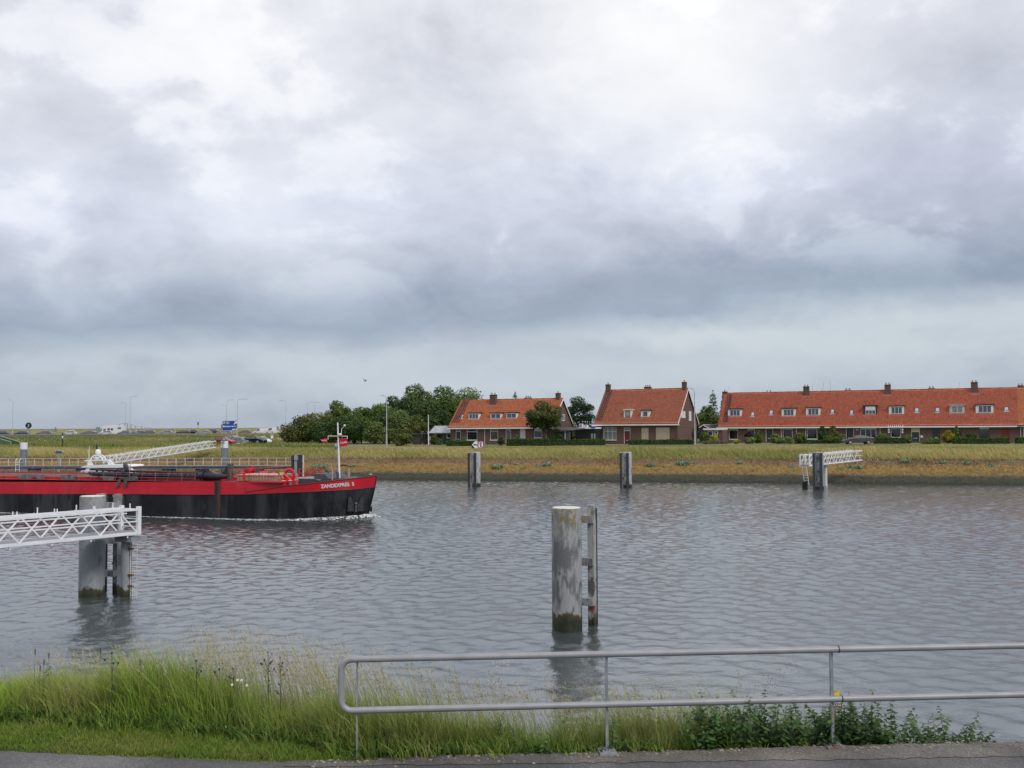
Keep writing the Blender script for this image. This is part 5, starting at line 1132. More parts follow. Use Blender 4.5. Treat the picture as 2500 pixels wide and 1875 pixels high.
# camper
P = AD(277, 1060, 321); t = thing('camper_van', 'large white camper van with small side windows on the dike road', 'camper', (P.x, P.y, tz(P.x, P.y)+.035), PSI+.07+math.pi, GR)
M_CAMP = mat('camper_white', (.66, .66, .66), .4, var=.04)
b = MB(); b.prism([(3.6, -1.1, .4), (3.6, -1.1, 1.0), (3.3, -1.1, 1.35), (3.0, -1.1, 1.5), (3.35, -1.1, 2.1), (3.0, -1.1, 2.85), (2.4, -1.1, 3.0), (-3.6, -1.1, 3.0), (-3.6, -1.1, .45)], (0, 2.2, 0)); b.build('body', M_CAMP, t)
b = MB(); b.hexa([(3.33, -1.0, 1.42), (3.33, 1.0, 1.42), (3.05, 1.0, 1.5), (3.05, -1.0, 1.5), (3.44, -1.0, 2.05), (3.44, 1.0, 2.05), (3.1, 1.0, 2.1), (3.1, -1.0, 2.1)]); b.build('windscreen', M_GLASS, t)
for x0, x1, z0, z1 in ((2.0, 2.7, 1.3, 2.0), (-.2, .5, 1.5, 2.15), (.75, 1.5, 1.5, 2.15), (-2.6, -1.6, 1.9, 2.4)):
    for sy in (-1, 1):
        b = MB(); b.box(x0, x1, sy*1.112-.01, sy*1.112+.01, z0, z1); b.build('window', M_GLASS, t)
b = MB(); b.box(-.6, 1.2, -.4, .4, 3.0, 3.12); b.box(-2.6, -1.9, -.5, .3, 3.0, 3.10); b.build('roof_hatch', M_WHITE2, t)
for xw in (2.3, -1.7):
    for sy in (-1, 1):
        b = MB(); b.tube([(xw, sy*.9, .33), (xw, sy*1.112, .33)], .33, 14); b.build('wheel', M_TYRE, t, True)
# ------------------------------------------------------------------ guard rail, lamps, signs
M_GUARD = mat('guard_rail', (.24, .26, .29), .5, .3, var=.1)
a = AD(-20, 1062.0, 262); c_ = AD(505, 1061.0, 268); a.z = tz(a.x, a.y)+.72; c_.z = tz(c_.x, c_.y)+.74; dv = c_-a; hl = Vector((dv.x, dv.y, 0)).length
t = thing('guard_rail', 'long steel guard rail along the dike road embankment', 'guard rail', (a.x, a.y, a.z), math.atan2(dv.y, dv.x))
n = 30; b = MB(); prof = [(0, .16), (.05, .11), (.0, .04), (.05, -.03), (0, -.10), (-.03, -.10), (-.03, .16)]
b.prism([(0, y, z) for y, z in prof], (hl, 0, dv.z)); b.build('beam', M_GUARD, t)
b2 = MB(); b2.box(0, hl*.72, .9, .93, -.28, -.02); b2.build('rear_beam', mat('guard_dark', (.10, .11, .12), .6), t)
pm = MB(); pm.box(-.04, .04, .01, .12, -.85, .1); pme = None
for k in range(n):
    if k == 0: o = pm.build('post', M_GUARD, t)
    else:
        o = bpy.data.objects['post'].copy() if False else bpy.data.objects.new('post', pme); COL.objects.link(o); o.parent = t
    pme = o.data; o.location = (hl*(k+.5)/n, 0, dv.z*(k+.5)/n)
M_POLE = mat('lamp_pole', (.46, .48, .50), .4, .3, var=.06)
def lamp(px, ytop, arm_px, D, label, group, ybase=None, r=.085):
    P = AD(px, 1060, D); zb_ = tz(P.x, P.y); T = AD(px, ytop, D); h = T.z-zb_; al = (arm_px-px)*D/FPX; t = thing('street_lamp', label, 'street lamp', (P.x, P.y, zb_), PSI, group); sg = 1 if al > 0 else -1; al = abs(al)
    b = MB(); b.tube([(0, 0, -.2), (0, 0, h*.25), (0, 0, h*.251), (0, 0, h-.65)], [r*1.25, r*1.2, r*.9, r*.62], 8); b.build('pole', M_POLE, t, True)
    b = MB(); b.tube([(0, 0, h-.65), (sg*.08, 0, h-.28), (sg*.3, 0, h-.08), (sg*al*.6, 0, h-.01)], r*.55, 7); b.build('arm', M_POLE, t, True)
    b = MB(); b.hexa([(sg*al*.5, -.14, h-.06), (sg*al, -.08, h-.02), (sg*al, .08, h-.02), (sg*al*.5, .14, h-.06), (sg*al*.5, -.12, h+.05), (sg*al, -.06, h+.05), (sg*al, .06, h+.05), (sg*al*.5, .12, h+.05)]); b.build('lamp_head', M_DECKG, t); return t
GL = 'street lamps'
for a in [(30.5, 976.5, 15.5, 316, 'tall street lamp at the far left edge with its arm to the left'),
 (306.5, 983, 294, 334, 'street lamp right behind the camper with its arm to the left'),
 (317, 967.3, 335, 300, 'tallest street lamp right of the camper with its arm to the right'),
 (553.5, 976.3, 570, 332, 'street lamp behind the blue motorway sign with its arm to the right'),
 (552, 988.5, 538, 380, 'more distant street lamp behind the blue motorway sign with its arm to the left'),
 (579, 974.3, 606, 216, 'pale street lamp at the right edge of the blue motorway sign'),
 (697.5, 977.7, 681, 330, 'street lamp left of the bushes with its arm to the left'),
 (750, 982, 770, 340, 'street lamp above the bushes, the left of a pair with arms to the right'),
 (768, 982.5, 784, 352, 'street lamp above the bushes, the right of a pair with arms to the right')]: lamp(*a[:4], a[4], GL)
lamp(944, 965.5, 929, 178, 'white street lamp standing before the big trees', GL, r=.10); lamp(1696.5, 948.5, 1684, 172, 'white street lamp between the single house and the long terrace', GL, r=.11)
P = AD(1046, 1070, 186); h = AD(1046, 1013, 186).z-4.0; t = thing('white_flagpole', 'bare white flagpole left of the shed with solar panels', 'flagpole', (P.x, P.y, 4.0), 0)
b = MB(); b.tube([(0, 0, -.2), (0, 0, h)], [.10, .06], 8); b.build('pole', M_WHITE, t, True)
b = MB(); b.box(-.14, .14, -.05, .05, h*.38, h*.45); b.build('cleat_box', M_WHITE2, t)
def signbase(name, label, cat, px, D, group=None):
    P = AD(px, 1060, D); z = tz(P.x, P.y); return thing(name, label, cat, (P.x, P.y, z), PSI+math.atan((px-1250)/FPX)*-1*0, group), z
def up(px, py, D, z): return AD(px, py, D).z-z
# blue motorway sign
M_BLUE = mat('sign_blue', (.010, .050, .30), .45, var=.04); M_SBACK = mat('sign_back', (.22, .23, .24), .6); M_SW = mat('sign_white', (.72, .74, .78), .5, var=.02)
D = 228; t, z = signbase('motorway_sign', 'blue motorway exit sign with white lettering and diagonal arrow', 'road sign', 561.5, D); zt_ = up(561, 1026.8, D, z); zb_ = up(561, 1051.3, D, z); hw_ = 18.7*D/FPX
def rrect(w, h, r, n=4):
    P = []
    for cx, cz, a0 in ((w-r, h-r, 0), (-w+r, h-r, 90), (-w+r, -h+r, 180), (w-r, -h+r, 270)):
        for k in range(n+1): a_ = math.radians(a0+90*k/n); P.append((cx+r*math.cos(a_), cz+r*math.sin(a_)))
    return P
zc = (zt_+zb_)/2; hh = (zt_-zb_)/2
b = MB(); b.prism([(x, -.10, zc+q) for x, q in rrect(hw_, hh, .16)], (0, .04, 0)); b.build('border', M_SW, t)
b = MB(); b.prism([(x, -.108, zc+q) for x, q in rrect(hw_-.05, hh-.05, .13)], (0, .006, 0)); pan = b.build('panel', M_BLUE, t)
for x in (-hw_*.55, hw_*.45):
    b = MB(); b.tube([(x, 0, -.3), (x, 0, zt_-.1)], .06, 8); b.build('post', M_STEEL, t, True)
def stext(txt, size, x, zz, par, y=-.112, al='LEFT', mt=None, sp=1.05, bold=.02):
    me = text_mesh(txt, size, al, .002, bold, sp)
    for v in me.vertices: v.co = (x+v.co.x, y-v.co.z, zz+v.co.y)
    me.materials.append(mt or M_SW); o = bpy.data.objects.new('lettering', me); COL.objects.link(o); o.parent = par; return o
stext('Kornwerder-', .50, -hw_*.91, zc-.32, pan, sp=1.1); stext('zand', .50, hw_*.90, zc-.95, pan, al='RIGHT', sp=1.1); stext('10a', .34, -hw_*.50, zc+hh*.56-.10, pan)
b = MB(); x0, x1, z0, z1 = -hw_*.90, -hw_*.06, zc+hh*.36, zc+hh*.86
for q in ((x0, x1, z0, z0+.03), (x0, x1, z1-.03, z1)): b.box(q[0], q[1], -.114, -.109, q[2], q[3])
for q in ((x0, x0+.03), (x1-.03, x1)): b.box(q[0], q[1], -.114, -.109, z0, z1)
b.build('number_frame', M_SW, pan)
b = MB(); b.bar((x0+.12, -.112, z0+.06), (x0+.42, -.112, z1-.06), .006, .10, up=(1, 0, 0)); b.bar((x0+.15, -.118, z1-.1), (x0+.38, -.118, z0+.08), .006, .07, up=(1, 0, 0)); b.build('exit_symbol', M_SW, pan)
b = MB(); ax, az = hw_*.93, zc+hh*.84; b.prism([(ax, -.114, az), (ax-.62, -.114, az-.06), (ax-.42, -.114, az-.22), (ax-.78, -.114, az-.62), (ax-.64, -.114, az-.76), (ax-.26, -.114, az-.38), (ax-.08, -.114, az-.6)], (0, .005, 0)); b.build('arrow', M_SW, pan)
t2, z = signbase('dark_sign', 'narrow dark red sign half hidden left of the blue motorway sign', 'road sign', 541.8, 262); zz = up(541, 1042, 262, z)
b = MB(); b.box(-.18, .18, -.04, .0, zz-.6, zz+.6); b.build('panel', mat('sign_darkred', (.10, .03, .04), .6), t2)
b = MB(); b.tube([(0, .03, -.2), (0, .03, zz)], .05, 6); b.build('post', M_STEEL, t2, True)
# speed limit board
D = 250; t, z = signbase('speed_sign', 'dark speed limit board with red ring reading 100, beside the bushes', 'road sign', 690, D); zz = up(690, 1044, D, z)
b = MB(); b.box(-.5, .5, -.04, 0, zz-.6, zz+.62); b.build('board', mat('sign_black', (.03, .022, .03), .6), t)
b = MB(); b.tube([(0, -.045, zz), (0, -.055, zz)], .47, 24); b.build('ring', mat('sign_red', (.42, .02, .03), .5), t)
b = MB(); b.tube([(0, -.056, zz), (0, -.06, zz)], .35, 24); f = b.build('disc', M_SW, t); stext('100', .36, 0, zz-.13, f, -.063, 'CENTER', M_BLACK, 1.0)
b = MB(); b.box(-.42, .42, -.04, 0, zz-.98, zz-.68); b.build('plate', M_SW, t)
b = MB(); b.tube([(-.2, .04, -.2), (-.2, .04, zz)], .05, 6); b.tube([(.2, .04, -.2), (.2, .04, zz)], .05, 6); b.build('post', M_STEEL, t, True)
t, z = signbase('grey_board', 'plain grey board seen from behind, left of the speed limit board', 'road sign', 677.5, 290); zz = up(677, 1045.5, 290, z)
b = MB(); b.box(-.28, .28, -.03, 0, zz-.5, zz+.5); b.build('board', M_SBACK, t); b = MB(); b.tube([(0, .04, -.2), (0, .04, zz)], .05, 6); b.build('post', M_STEEL, t, True)
# signal disc
D = 285; t, z = signbase('signal_disc', 'round black signal disc on a post at the left of the dike road', 'signal', 69.5, D); zz = up(69.5, 1038.8, D, z)
b = MB(); b.tube([(0, -.06, zz), (0, .0, zz)], .86, 24); b.build('disc', M_BLACK, t)
b = MB(); b.tube([(.06, -.08, zz+.42), (.06, -.08, zz-.2), (-.04, -.08, zz-.4), (-.22, -.08, zz-.4)], .07, 6); b.build('hook_mark', M_SW, t)
for dx in (-.4, .3):
    b = MB(); b.box(dx-.34, dx+.3, -.05, 0, zz-1.45, zz-1.1); b.build('plate', M_SBACK, t)
b = MB(); b.tube([(0, .05, -.3), (0, .05, zz)], .07, 6); b.build('post', M_STEEL, t, True)
D = 285; t, z = signbase('warning_sign', 'triangular road sign seen from behind on the dike road', 'road sign', 135.5, D); zz = up(135, 1048, D, z)
b = MB(); b.prism([(-.5, 0, zz-.25), (.5, 0, zz-.25), (0, 0, zz+.72)], (0, .03, 0)); b.build('triangle', M_SBACK, t); b = MB(); b.box(-.45, .45, 0, .03, zz-.72, zz-.3); b.build('plate', M_SBACK, t); b = MB(); b.tube([(0, .06, -.2), (0, .06, zz)], .05, 6); b.build('post', M_STEEL, t, True)
t, z = signbase('green_board', 'pale green board seen from behind, left of the camper', 'road sign', 239, 296); zz = up(239, 1048, 296, z)
b = MB(); b.box(-.6, .6, 0, .04, zz-.6, zz+.6); b.build('board', mat('board_green', (.20, .27, .24), .6, var=.2), t); b = MB(); b.tube([(-.3, .06, -.2), (-.3, .06, zz)], .05, 6); b.tube([(.3, .06, -.2), (.3, .06, zz)], .05, 6); b.build('post', M_STEEL, t, True)
# chevron boards
for px, y, lb in ((332, 1050, 'yellow and black striped chevron board left of the blue grey car'), (427, 1054, 'small red and white chevron board right of the lone silver hatchback')):
    t, z = signbase('chevron_board', lb, 'road sign', px, 302, 'chevron boards'); zz = up(px, y, 302, z)
    b = MB(); b.box(-.22, .22, 0, .03, zz-.65, zz+.65); p = b.build('board', M_SW, t); b = MB()
    for k in range(3): b.prism([(-.22, -.004, zz-.6+k*.42), (.22, -.004, zz-.4+k*.42), (.22, -.004, zz-.2+k*.42), (-.22, -.004, zz-.4+k*.42)], (0, .003, 0))
    b.build('stripe', M_BLACK if px < 400 else M_TAIL, p); b = MB(); b.tube([(0, .06, -.2), (0, .06, zz)], .05, 6); b.build('post', M_STEEL, t, True)
# brown and white marker pole
P = gz(152.5, 1091); D = P.dot(F0); t = thing('marker_pole', 'brown marker pole with a white band on the meadow', 'marker pole', P, PSI); h = AD(152.5, 1057, D).z-P.z
b = MB(); b.tube([(0, 0, -.3), (0, 0, h)], .115, 10); b.build('pole', mat('pole_brown', (.05, .025, .02), .8), t, True); b = MB(); b.tube([(0, 0, h*.62), (0, 0, h*.80)], .12, 10); b.build('white_band', M_WHITE2, t, True)
# green stair with balustrade
a = AD(-40, 1056, 214); c_ = AD(48, 1081, 205); a.z = AD(-40, 1050, 214).z; t = thing('green_stair', 'green steel stair with glazed balustrade at the left edge of the meadow', 'stair', (c_.x, c_.y, tz(c_.x, c_.y)), math.atan2((a-c_).y, (a-c_).x)); zt0 = AD(48, 1078.5, 205).z-tz(c_.x, c_.y); L_ = Vector(((a-c_).x, (a-c_).y, 0)).length; ri = AD(0, 1064, 209).z-AD(48, 1078.5, 205).z; ri = ri*88/48
M_SG = mat('stair_green', (.055, .16, .06), .6, var=.2)
for y in (0, 1.8):
    b = MB(); b.bar((0, y, zt0), (L_, y, zt0+ri), .07, .07); b.build('handrail', M_WHITE2, t)
    b = MB(); b.hexa([(0, y-.02, zt0-.95), (L_, y-.02, zt0-.95+ri), (L_, y+.02, zt0-.95+ri), (0, y+.02, zt0-.95), (0, y-.02, zt0-.05), (L_, y-.02, zt0-.05+ri), (L_, y+.02, zt0-.05+ri), (0, y+.02, zt0-.05)]); b.build('panel', M_SG, t)
    for k in range(7):
        b = MB(); f = k/6; b.box(f*L_-.04, f*L_+.04, y-.06, y-.021, zt0-1.6+ri*f, zt0+ri*f); b.build('baluster', M_WHITE2, t)
for k in range(12):
    b = MB(); f = k/12; b.box(f*L_, f*L_+.32, .04, 1.76, zt0-1.35+ri*f, zt0-1.29+ri*f); b.build('tread', M_DECKG, t)
# parking sign, cabinet, plates, barrier, low posts
P = gz(664.3, 1088); D = P.dot(F0); t = thing('parking_sign', 'parking signpost with two plates beside the pale parking apron', 'road sign', P, PSI); h = AD(664, 1052.5, D).z-P.z; k_ = D/FPX
b = MB(); b.tube([(0, 0, -.2), (0, 0, h)], .04, 6); b.build('post', M_BLACK, t, True); b = MB(); b.prism([(-3.4*k_, -.06, h-7*k_), (0, -.06, h+.5*k_), (3.4*k_, -.06, h-7*k_), (3*k_, -.06, h-9.5*k_), (-3*k_, -.06, h-9.5*k_)], (0, .03, 0)); b.build('upper_plate', mat('sign_mauve', (.30, .28, .38), .6), t); b = MB(); b.box(-2.9*k_, 2.9*k_, -.06, -.03, h-17.5*k_, h-10.5*k_); b.build('lower_plate', M_SW, t)
P = gz(597, 1086); D = P.dot(F0); k_ = D/FPX; t = thing('cabinet', 'grey street cabinet before the parked cars', 'cabinet', P, PSI); b = MB(); b.box(-3.3*k_, 3.3*k_, -.3, .3, 0, 11.5*k_); b.build('housing', M_DECKG, t); b = MB(); b.box(-3.5*k_, 3.5*k_, -.34, .34, 11.5*k_, 12.2*k_); b.build('lid', M_STEEL, t)
P = gz(582, 1086.5); D = P.dot(F0); k_ = D/FPX; t = thing('info_board', 'low white double board before the parked cars', 'board', P, PSI)
for x in (-2.6, 2.6):
    b = MB(); b.box((x-2.3)*k_, (x+2.3)*k_, -.03, .03, .3*k_, 5*k_); b.build('panel', M_SW, t)
    b = MB(); b.box((x-.3)*k_, (x+.3)*k_, .04, .1, -.1, 4*k_); b.build('leg', M_STEEL, t)
P = gz(684, 1080); D = P.dot(F0); k_ = D/FPX; t = thing('barrier', 'red and white road barrier beside the bushes', 'barrier', P, PSI); hz = AD(684, 1071.8, D).z-P.z
for k in range(6):
    b = MB(); b.box((-7+k*2.3)*k_, (-4.7+k*2.3)*k_, -.03, .03, hz-.09, hz+.09); b.build('board', M_SW if k % 2 else M_TAIL, t)
for x in (-6, 5.5):
    b = MB(); b.box(x*k_-.05, x*k_+.05, .035, .1, -.1, hz); b.build('post', M_RUST, t)
for px, py, lb in ((276, 1093, 'small dark post in the meadow right of the white yacht dome'), (82.5, 1091, 'small dark post in the meadow left of the brown marker pole')):
    P = gz(px, py); t = tag(MB().box(-.1, .1, -.1, .1, -.2, .62).build('meadow_post', M_TAR, None, loc=P), lb, 'post', 'low posts in the meadow')
# overhead wires behind the camper
D = 420; tops = [(292, 1035), (305, 1032), (311, 1033.5), (320, 1036), (330, 1040), (345, 1041.5), (369, 1044.5)]
Ps = [AD(px, py, D) for px, py in tops]; o0 = Vector((Ps[0].x, Ps[0].y, tz(Ps[0].x, Ps[0].y))); t = thing('wire_fence', 'row of dark poles joined by sagging wire beyond the dike right of the camper', 'wire fence', o0)
M_DK = mat('dark_pole', (.03, .03, .035), .8)
for p in Ps:
    b = MB(); q = p-o0; b.tube([(q.x, q.y, -1.5), (q.x, q.y, q.z)], .09, 6); b.build('pole', M_DK, t)
b = MB()
for p, q in zip(Ps, Ps[1:]): a = p-o0; c_ = q-o0; b.tube([a, a.lerp(c_, .5)-Vector((0, 0, .12)), c_], .03, 4)
b.build('wire', M_DK, t)
# harbour mast beyond the dike
for px, y0, y1, lb in ((483.5, 1030, 1050, 'thin dark mast with a small board beyond the dike'),):
    P = AD(px, 1045, 430); z = tz(P.x, P.y); t = thing('signal_mast', lb, 'mast', (P.x, P.y, z), PSI); h = AD(px, y0, 430).z-z; b = MB(); b.tube([(0, 0, -1), (0, 0, h)], .06, 6); b.build('pole', M_DK, t); b = MB(); b.box(-.25, .25, -.05, .05, h-1.3, h-.05); b.build('board', M_DK, t); b = MB(); b.box(0, 3.2, -.04, .04, h*.30, h*.30+.12); b.box(2.2, 2.6, -.1, .1, h*.3, h*.3+.6); b.build('arm', M_DK, t)
# anchoring prohibited sign on the bank
P = gz(1166, 1106); D = P.dot(F0); P = AD(1166, 1106, D); k_ = D/FPX; t = thing('anchor_sign', 'white arrow board and red framed no anchoring sign on the far bank', 'waterway sign', (P.x, P.y, tz(P.x, P.y)), PSI); zz = AD(1166, 1085.7, D).z-tz(P.x, P.y)
hh = 8.5*k_; xm = .3*k_
b = MB(); b.prism([(-13.9*k_, 0, zz-hh), (xm, 0, zz-hh), (xm, 0, zz+hh), (-13.9*k_, 0, zz+hh)], (0, .03, 0)); pb = b.build('arrow_board', M_BLACK, t)
b = MB(); b.prism([(-13.8*k_, -.008, zz), (-6.2*k_, -.008, zz-hh+.01), (xm-.02, -.008, zz-hh+.01), (xm-.02, -.008, zz+hh-.01), (-6.2*k_, -.008, zz+hh-.01)], (0, .006, 0)); b.build('arrow', M_SW, pb); stext('200m', .27, -5.3*k_, zz-.10, pb, -.012, 'CENTER', M_BLACK, 1.0)
b = MB(); b.box(xm+.02, 15*k_, 0, .03, zz-hh, zz+hh); rb = b.build('red_frame', mat('frame_red', (.36, .02, .025), .5), t); x0 = xm+.02+1.7*k_; x1 = 15*k_-1.7*k_; xc_ = (x0+x1)/2
b = MB(); b.box(x0, x1, -.008, -.002, zz-hh+1.7*k_, zz+hh-1.7*k_); b.build('field', M_SW, rb)
b = MB(); b.tube([(xc_, -.014, zz+4.6*k_), (xc_, -.014, zz-4.2*k_)], .055, 6); b.tube([(xc_-3*k_, -.014, zz+3.4*k_), (xc_-1.2*k_, -.014, zz+4.8*k_), (xc_+1.2*k_, -.014, zz+4.8*k_), (xc_+3.4*k_, -.014, zz+3.6*k_)], .05, 6); b.tube([(xc_-1.8*k_, -.014, zz-3.2*k_), (xc_+1.8*k_, -.014, zz-3.2*k_)], .045, 6); b.ball((xc_, -.014, zz-5*k_), .06, .02, .06, 8, 4); b.build('anchor_symbol', M_BLACK, rb)
b = MB(); b.bar((x0, -.022, zz+hh-1.7*k_), (x1, -.022, zz-hh+1.7*k_), .01, .085, up=(0, 1, 0)); b.build('bar', MATS['frame_red'], rb)
for x in (-6*k_, 7*k_):
    b = MB(); b.tube([(x, .06, -.3), (x, .06, zz+hh*.6)], .045, 6); b.build('post', M_STEEL, t, True)
# gull in flight
P = AD(892, 929, 120); t = thing('gull', 'white gull with dark raised wings flying left of the big trees', 'gull', P, PSI)
k_ = 120/FPX; b = MB(); b.tube([(-6*k_, 0, -.5*k_), (-2*k_, 0, -1*k_), (2*k_, 0, -.8*k_), (6*k_, 0, .3*k_)], [.02, .075, .07, .02], 8); body = b.build('body', M_WHITE, t, True)
b = MB(); b.add([(-2*k_, .0, -.4*k_), (2*k_, 0, -.2*k_), (-3*k_, .25, 3*k_), (-5.2*k_, .2, 2.5*k_), (-8*k_, .45, 6*k_)], [(0, 1, 2), (0, 2, 3), (3, 2, 4)]); b.add([(-2*k_, .0, -.7*k_), (2*k_, 0, -.5*k_), (3*k_, -.35, 1.3*k_), (0, -.4, 1.2*k_), (6.5*k_, -.6, 2.2*k_)], [(0, 1, 2), (0, 2, 3), (3, 2, 4)]); b.build('wing', mat('gull_wing', (.12, .13, .15), .7, var=.2), t)
# ------------------------------------------------------------------ houses
def brick_mat(name, c, mort, mossy=False):
    mt = bpy.data.materials.new(name); mt.use_nodes = True; nt = mt.node_tree; N = nt.nodes; lk = nt.links.new; b = N['Principled BSDF']; b.inputs['Roughness'].default_value = .9
    tc = N.new('ShaderNodeTexCoord'); mp = N.new('ShaderNodeMapping'); mp.inputs['Rotation'].default_value = (math.pi/2, 0, 0); lk(tc.outputs['Object'], mp.inputs[0])
    br = N.new('ShaderNodeTexBrick'); br.inputs['Scale'].default_value = 1; br.inputs['Brick Width'].default_value = .22; br.inputs['Row Height'].default_value = .065; br.inputs['Mortar Size'].default_value = .008
    br.inputs['Color1'].default_value = (*[x*.75 for x in c], 1); br.inputs['Color2'].default_value = (*[x*1.25 for x in c], 1); br.inputs['Mortar'].default_value = (*mort, 1); lk(mp.outputs[0], br.inputs['Vector'])
    n = N.new('ShaderNodeTexNoise'); n.inputs['Scale'].default_value = .7; n.inputs['Detail'].default_value = 5; lk(tc.outputs['Object'], n.inputs[0]); r = N.new('ShaderNodeMapRange'); r.inputs[1].default_value = .5; r.inputs[2].default_value = .68; r.inputs[4].default_value = .75 if mossy else .22; lk(n.outputs['Fac'], r.inputs[0])
    m_ = N.new('ShaderNodeMix'); m_.data_type = 'RGBA'; lk(r.outputs[0], m_.inputs[0]); lk(br.outputs[0], m_.inputs[6]); m_.inputs[7].default_value = (.11, .095, .02, 1) if mossy else (.085, .062, .022, 1); lk(m_.outputs[2], b.inputs['Base Color']); return mt
M_BRICK = brick_mat('dark_brick', (.115, .052, .042), (.13, .11, .10)); M_BRICKM = brick_mat('mossy_brick', (.10, .055, .04), (.10, .09, .06), True)
M_TILE = leafmat('roof_tile', .62, 0.0); M_LID = mat('roofing_felt', (.03, .032, .035), .8, var=.2); M_LEAD = mat('lead_flashing', (.36, .37, .40), .6, var=.2); M_DARKW = mat('dark_slate', (.06, .06, .068), .7, var=.3, scale=5)
M_FRAME = mat('window_frame', (.70, .70, .68), .5, var=.03); M_DFRAME = mat('dark_frame', (.02, .022, .03), .5)
M_PANE = mat('window_pane', (.018, .022, .022), .08, var=.5, scale=1.2, spec=.9); M_PANEB = mat('window_pane_sky', (.055, .075, .11), .08, var=.25, spec=.9); M_BLIND = mat('pale_blind', (.42, .46, .42), .8, var=.06); M_CURT = mat('net_curtain', (.20, .23, .23), .8, var=.4, scale=6, stretch=(6, 1, .5))
M_CREAM2 = mat('cream_shutter', (.52, .45, .34), .7, var=.05, stretch=(1, 1, 30)); M_WSH = mat('white_shutter', (.60, .62, .64), .6, var=.04, stretch=(1, 1, 30)); M_BRSH = mat('brown_shutter', (.17, .045, .025), .7, var=.06)
M_DOORG = mat('door_dark_green', (.016, .028, .030), .4, var=.15); M_DOORR = mat('door_dark_red', (.11, .012, .018), .4, var=.1); M_DOORGL = mat('door_glass', (.10, .115, .125), .2)
class House:
    def __init__(s, label, px0, px1, dist, yaw, ground, eave, rise, hd, tcol, py=1085, name='brick_house', over=(.25, .25)):
        P = AD(px0, py, dist); s.t = thing(name, label, 'house' if name != 'terraced_houses' else 'terrace', (P.x, P.y, ground), yaw); s.M = mw(s.t); s.W = local(px1, py, s.M, (0, 1, 0), (0, 0, 0)).x; s.eave = eave; s.rise = rise; s.hd = hd; s.tcol = tcol; s.over = over; s.ops = []
        s.sl = rise/hd; s.ang = math.atan(s.sl)
    def f(s, px, py, y=0.0): return local(px, py, s.M, (0, 1, 0), (0, y, 0))
    def r(s, px, py): return local(px, py, s.M, (0, -s.sl, 1), (0, 0, s.eave))
    def box(s, a):
        p = s.f(a[0], a[2]); q = s.f(a[1], a[3]); return p.x, q.x, q.z, p.z
    def wall(s, depth=None):
        t = s.t; W = s.W; e = s.eave; depth = depth or s.hd*2; rects = [s.box(o[0]) for o in s.ops]
        xs = sorted({0, W, *[r[0] for r in rects], *[r[1] for r in rects]}); zs = sorted({-.3, e-.02, *[max(-.29, r[2]) for r in rects], *[min(e-.03, r[3]) for r in rects]}); b = MB()
        for x0, x1 in zip(xs, xs[1:]):
            run = None
            for z0, z1 in zip(zs, zs[1:]):
                xm, zm = (x0+x1)/2, (z0+z1)/2; solid = not any(r[0] < xm < r[1] and r[2] < zm < r[3] for r in rects)
                if solid: run = (run[0], z1) if run else (z0, z1)
                if (not solid or z1 == zs[-1]) and run: b.box(x0, x1, 0, .3, run[0], run[1]); run = None
        b.box(0, W, depth-.3, depth, -.3, e-.02)
        for x in (0, W-.3): b.prism([(x, .3, -.3), (x, depth-.3, -.3), (x, depth-.3, e), (x, s.hd, e+s.rise-.15), (x, .3, e)], (.3, 0, 0))
        b.build('wall', M_BRICK, t)
    def roof(s, fascia=M_FRAME, verge=(True, True), gut=.24):
        t = s.t; W = s.W; o0, o1 = s.over; e = s.eave; hd = s.hd; ov = .42; b = MB(); z0 = e-ov*s.sl
        for sd in (0, 1):
            y0 = -ov if sd == 0 else 2*hd+ov; b.prism([(-o0, y0, z0), (-o0, hd, e+s.rise), (-o0, hd, e+s.rise-.18), (-o0, y0, z0-.14)], (W+o0+o1, 0, 0))
        b.build('roof', M_DARKW, t)
        # pantiles of the front slope
        Ls = math.hypot(hd+ov, (hd+ov)*s.sl); nr = int(Ls/.34); cw = .25; nc = int((W+o0+o1)/cw); cw = (W+o0+o1)/nc
        k = np.arange(nc*3+1); xs = -o0+k*cw/3; wave = np.array([0, .045, .03])[k % 3]; V = []; C = []; T = []; up_ = np.array([0, -math.sin(s.ang), math.cos(s.ang)]); al = np.array([0, math.cos(s.ang), math.sin(s.ang)]); org = np.array([0, -ov, z0])
        rng = np.random.default_rng(int(W*100)); o = 0; nv = len(xs)
        for r in range(nr):
            base = np.array(s.tcol); jit = 1+rng.normal(0, .085, nc); dark = rng.uniform(0, 1, nc) < .012; jit[dark] *= .7; tc_ = base[None, :]*jit[:, None]*(1+rng.normal(0, .05, (nc, 3))); tcv = np.repeat(tc_, 3, 0); tcv = np.concatenate([tcv, tcv[-1:]])
            for (sv, hh) in ((r*Ls/nr, .11), ((r+1)*Ls/nr, .035)):
                p = org+al*sv; V.append(np.stack([xs, p[1]+up_[1]*(hh+wave), p[2]+up_[2]*(hh+wave)], 1)); C.append(tcv)
            a = np.arange(nv-1)+o; T.append(np.stack([a, a+1, a+nv+1], 1)); T.append(np.stack([a, a+nv+1, a+nv], 1))
            if r: T.append(np.stack([a-nv, a-nv+1, a+1], 1)); T.append(np.stack([a-nv, a+1, a], 1))
            o += 2*nv
        # under-edge of the lowest row
        V = np.concatenate(V); C = np.clip(np.concatenate(C), .004, .8); tag(fast('roof_tile', V, np.concatenate(T), C, M_TILE, t), kind='stuff')
        b = MB(); n = int(W/.36); rd_ = (W+o0+o1)/n
        b.tube([(-o0, hd, e+s.rise+.06), (W+o1, hd, e+s.rise+.06)], .13, 8)
        for k_ in range(n): b.tube([(-o0+k_*rd_, hd, e+s.rise+.07), (-o0+k_*rd_+.07, hd, e+s.rise+.07)], .15, 7)
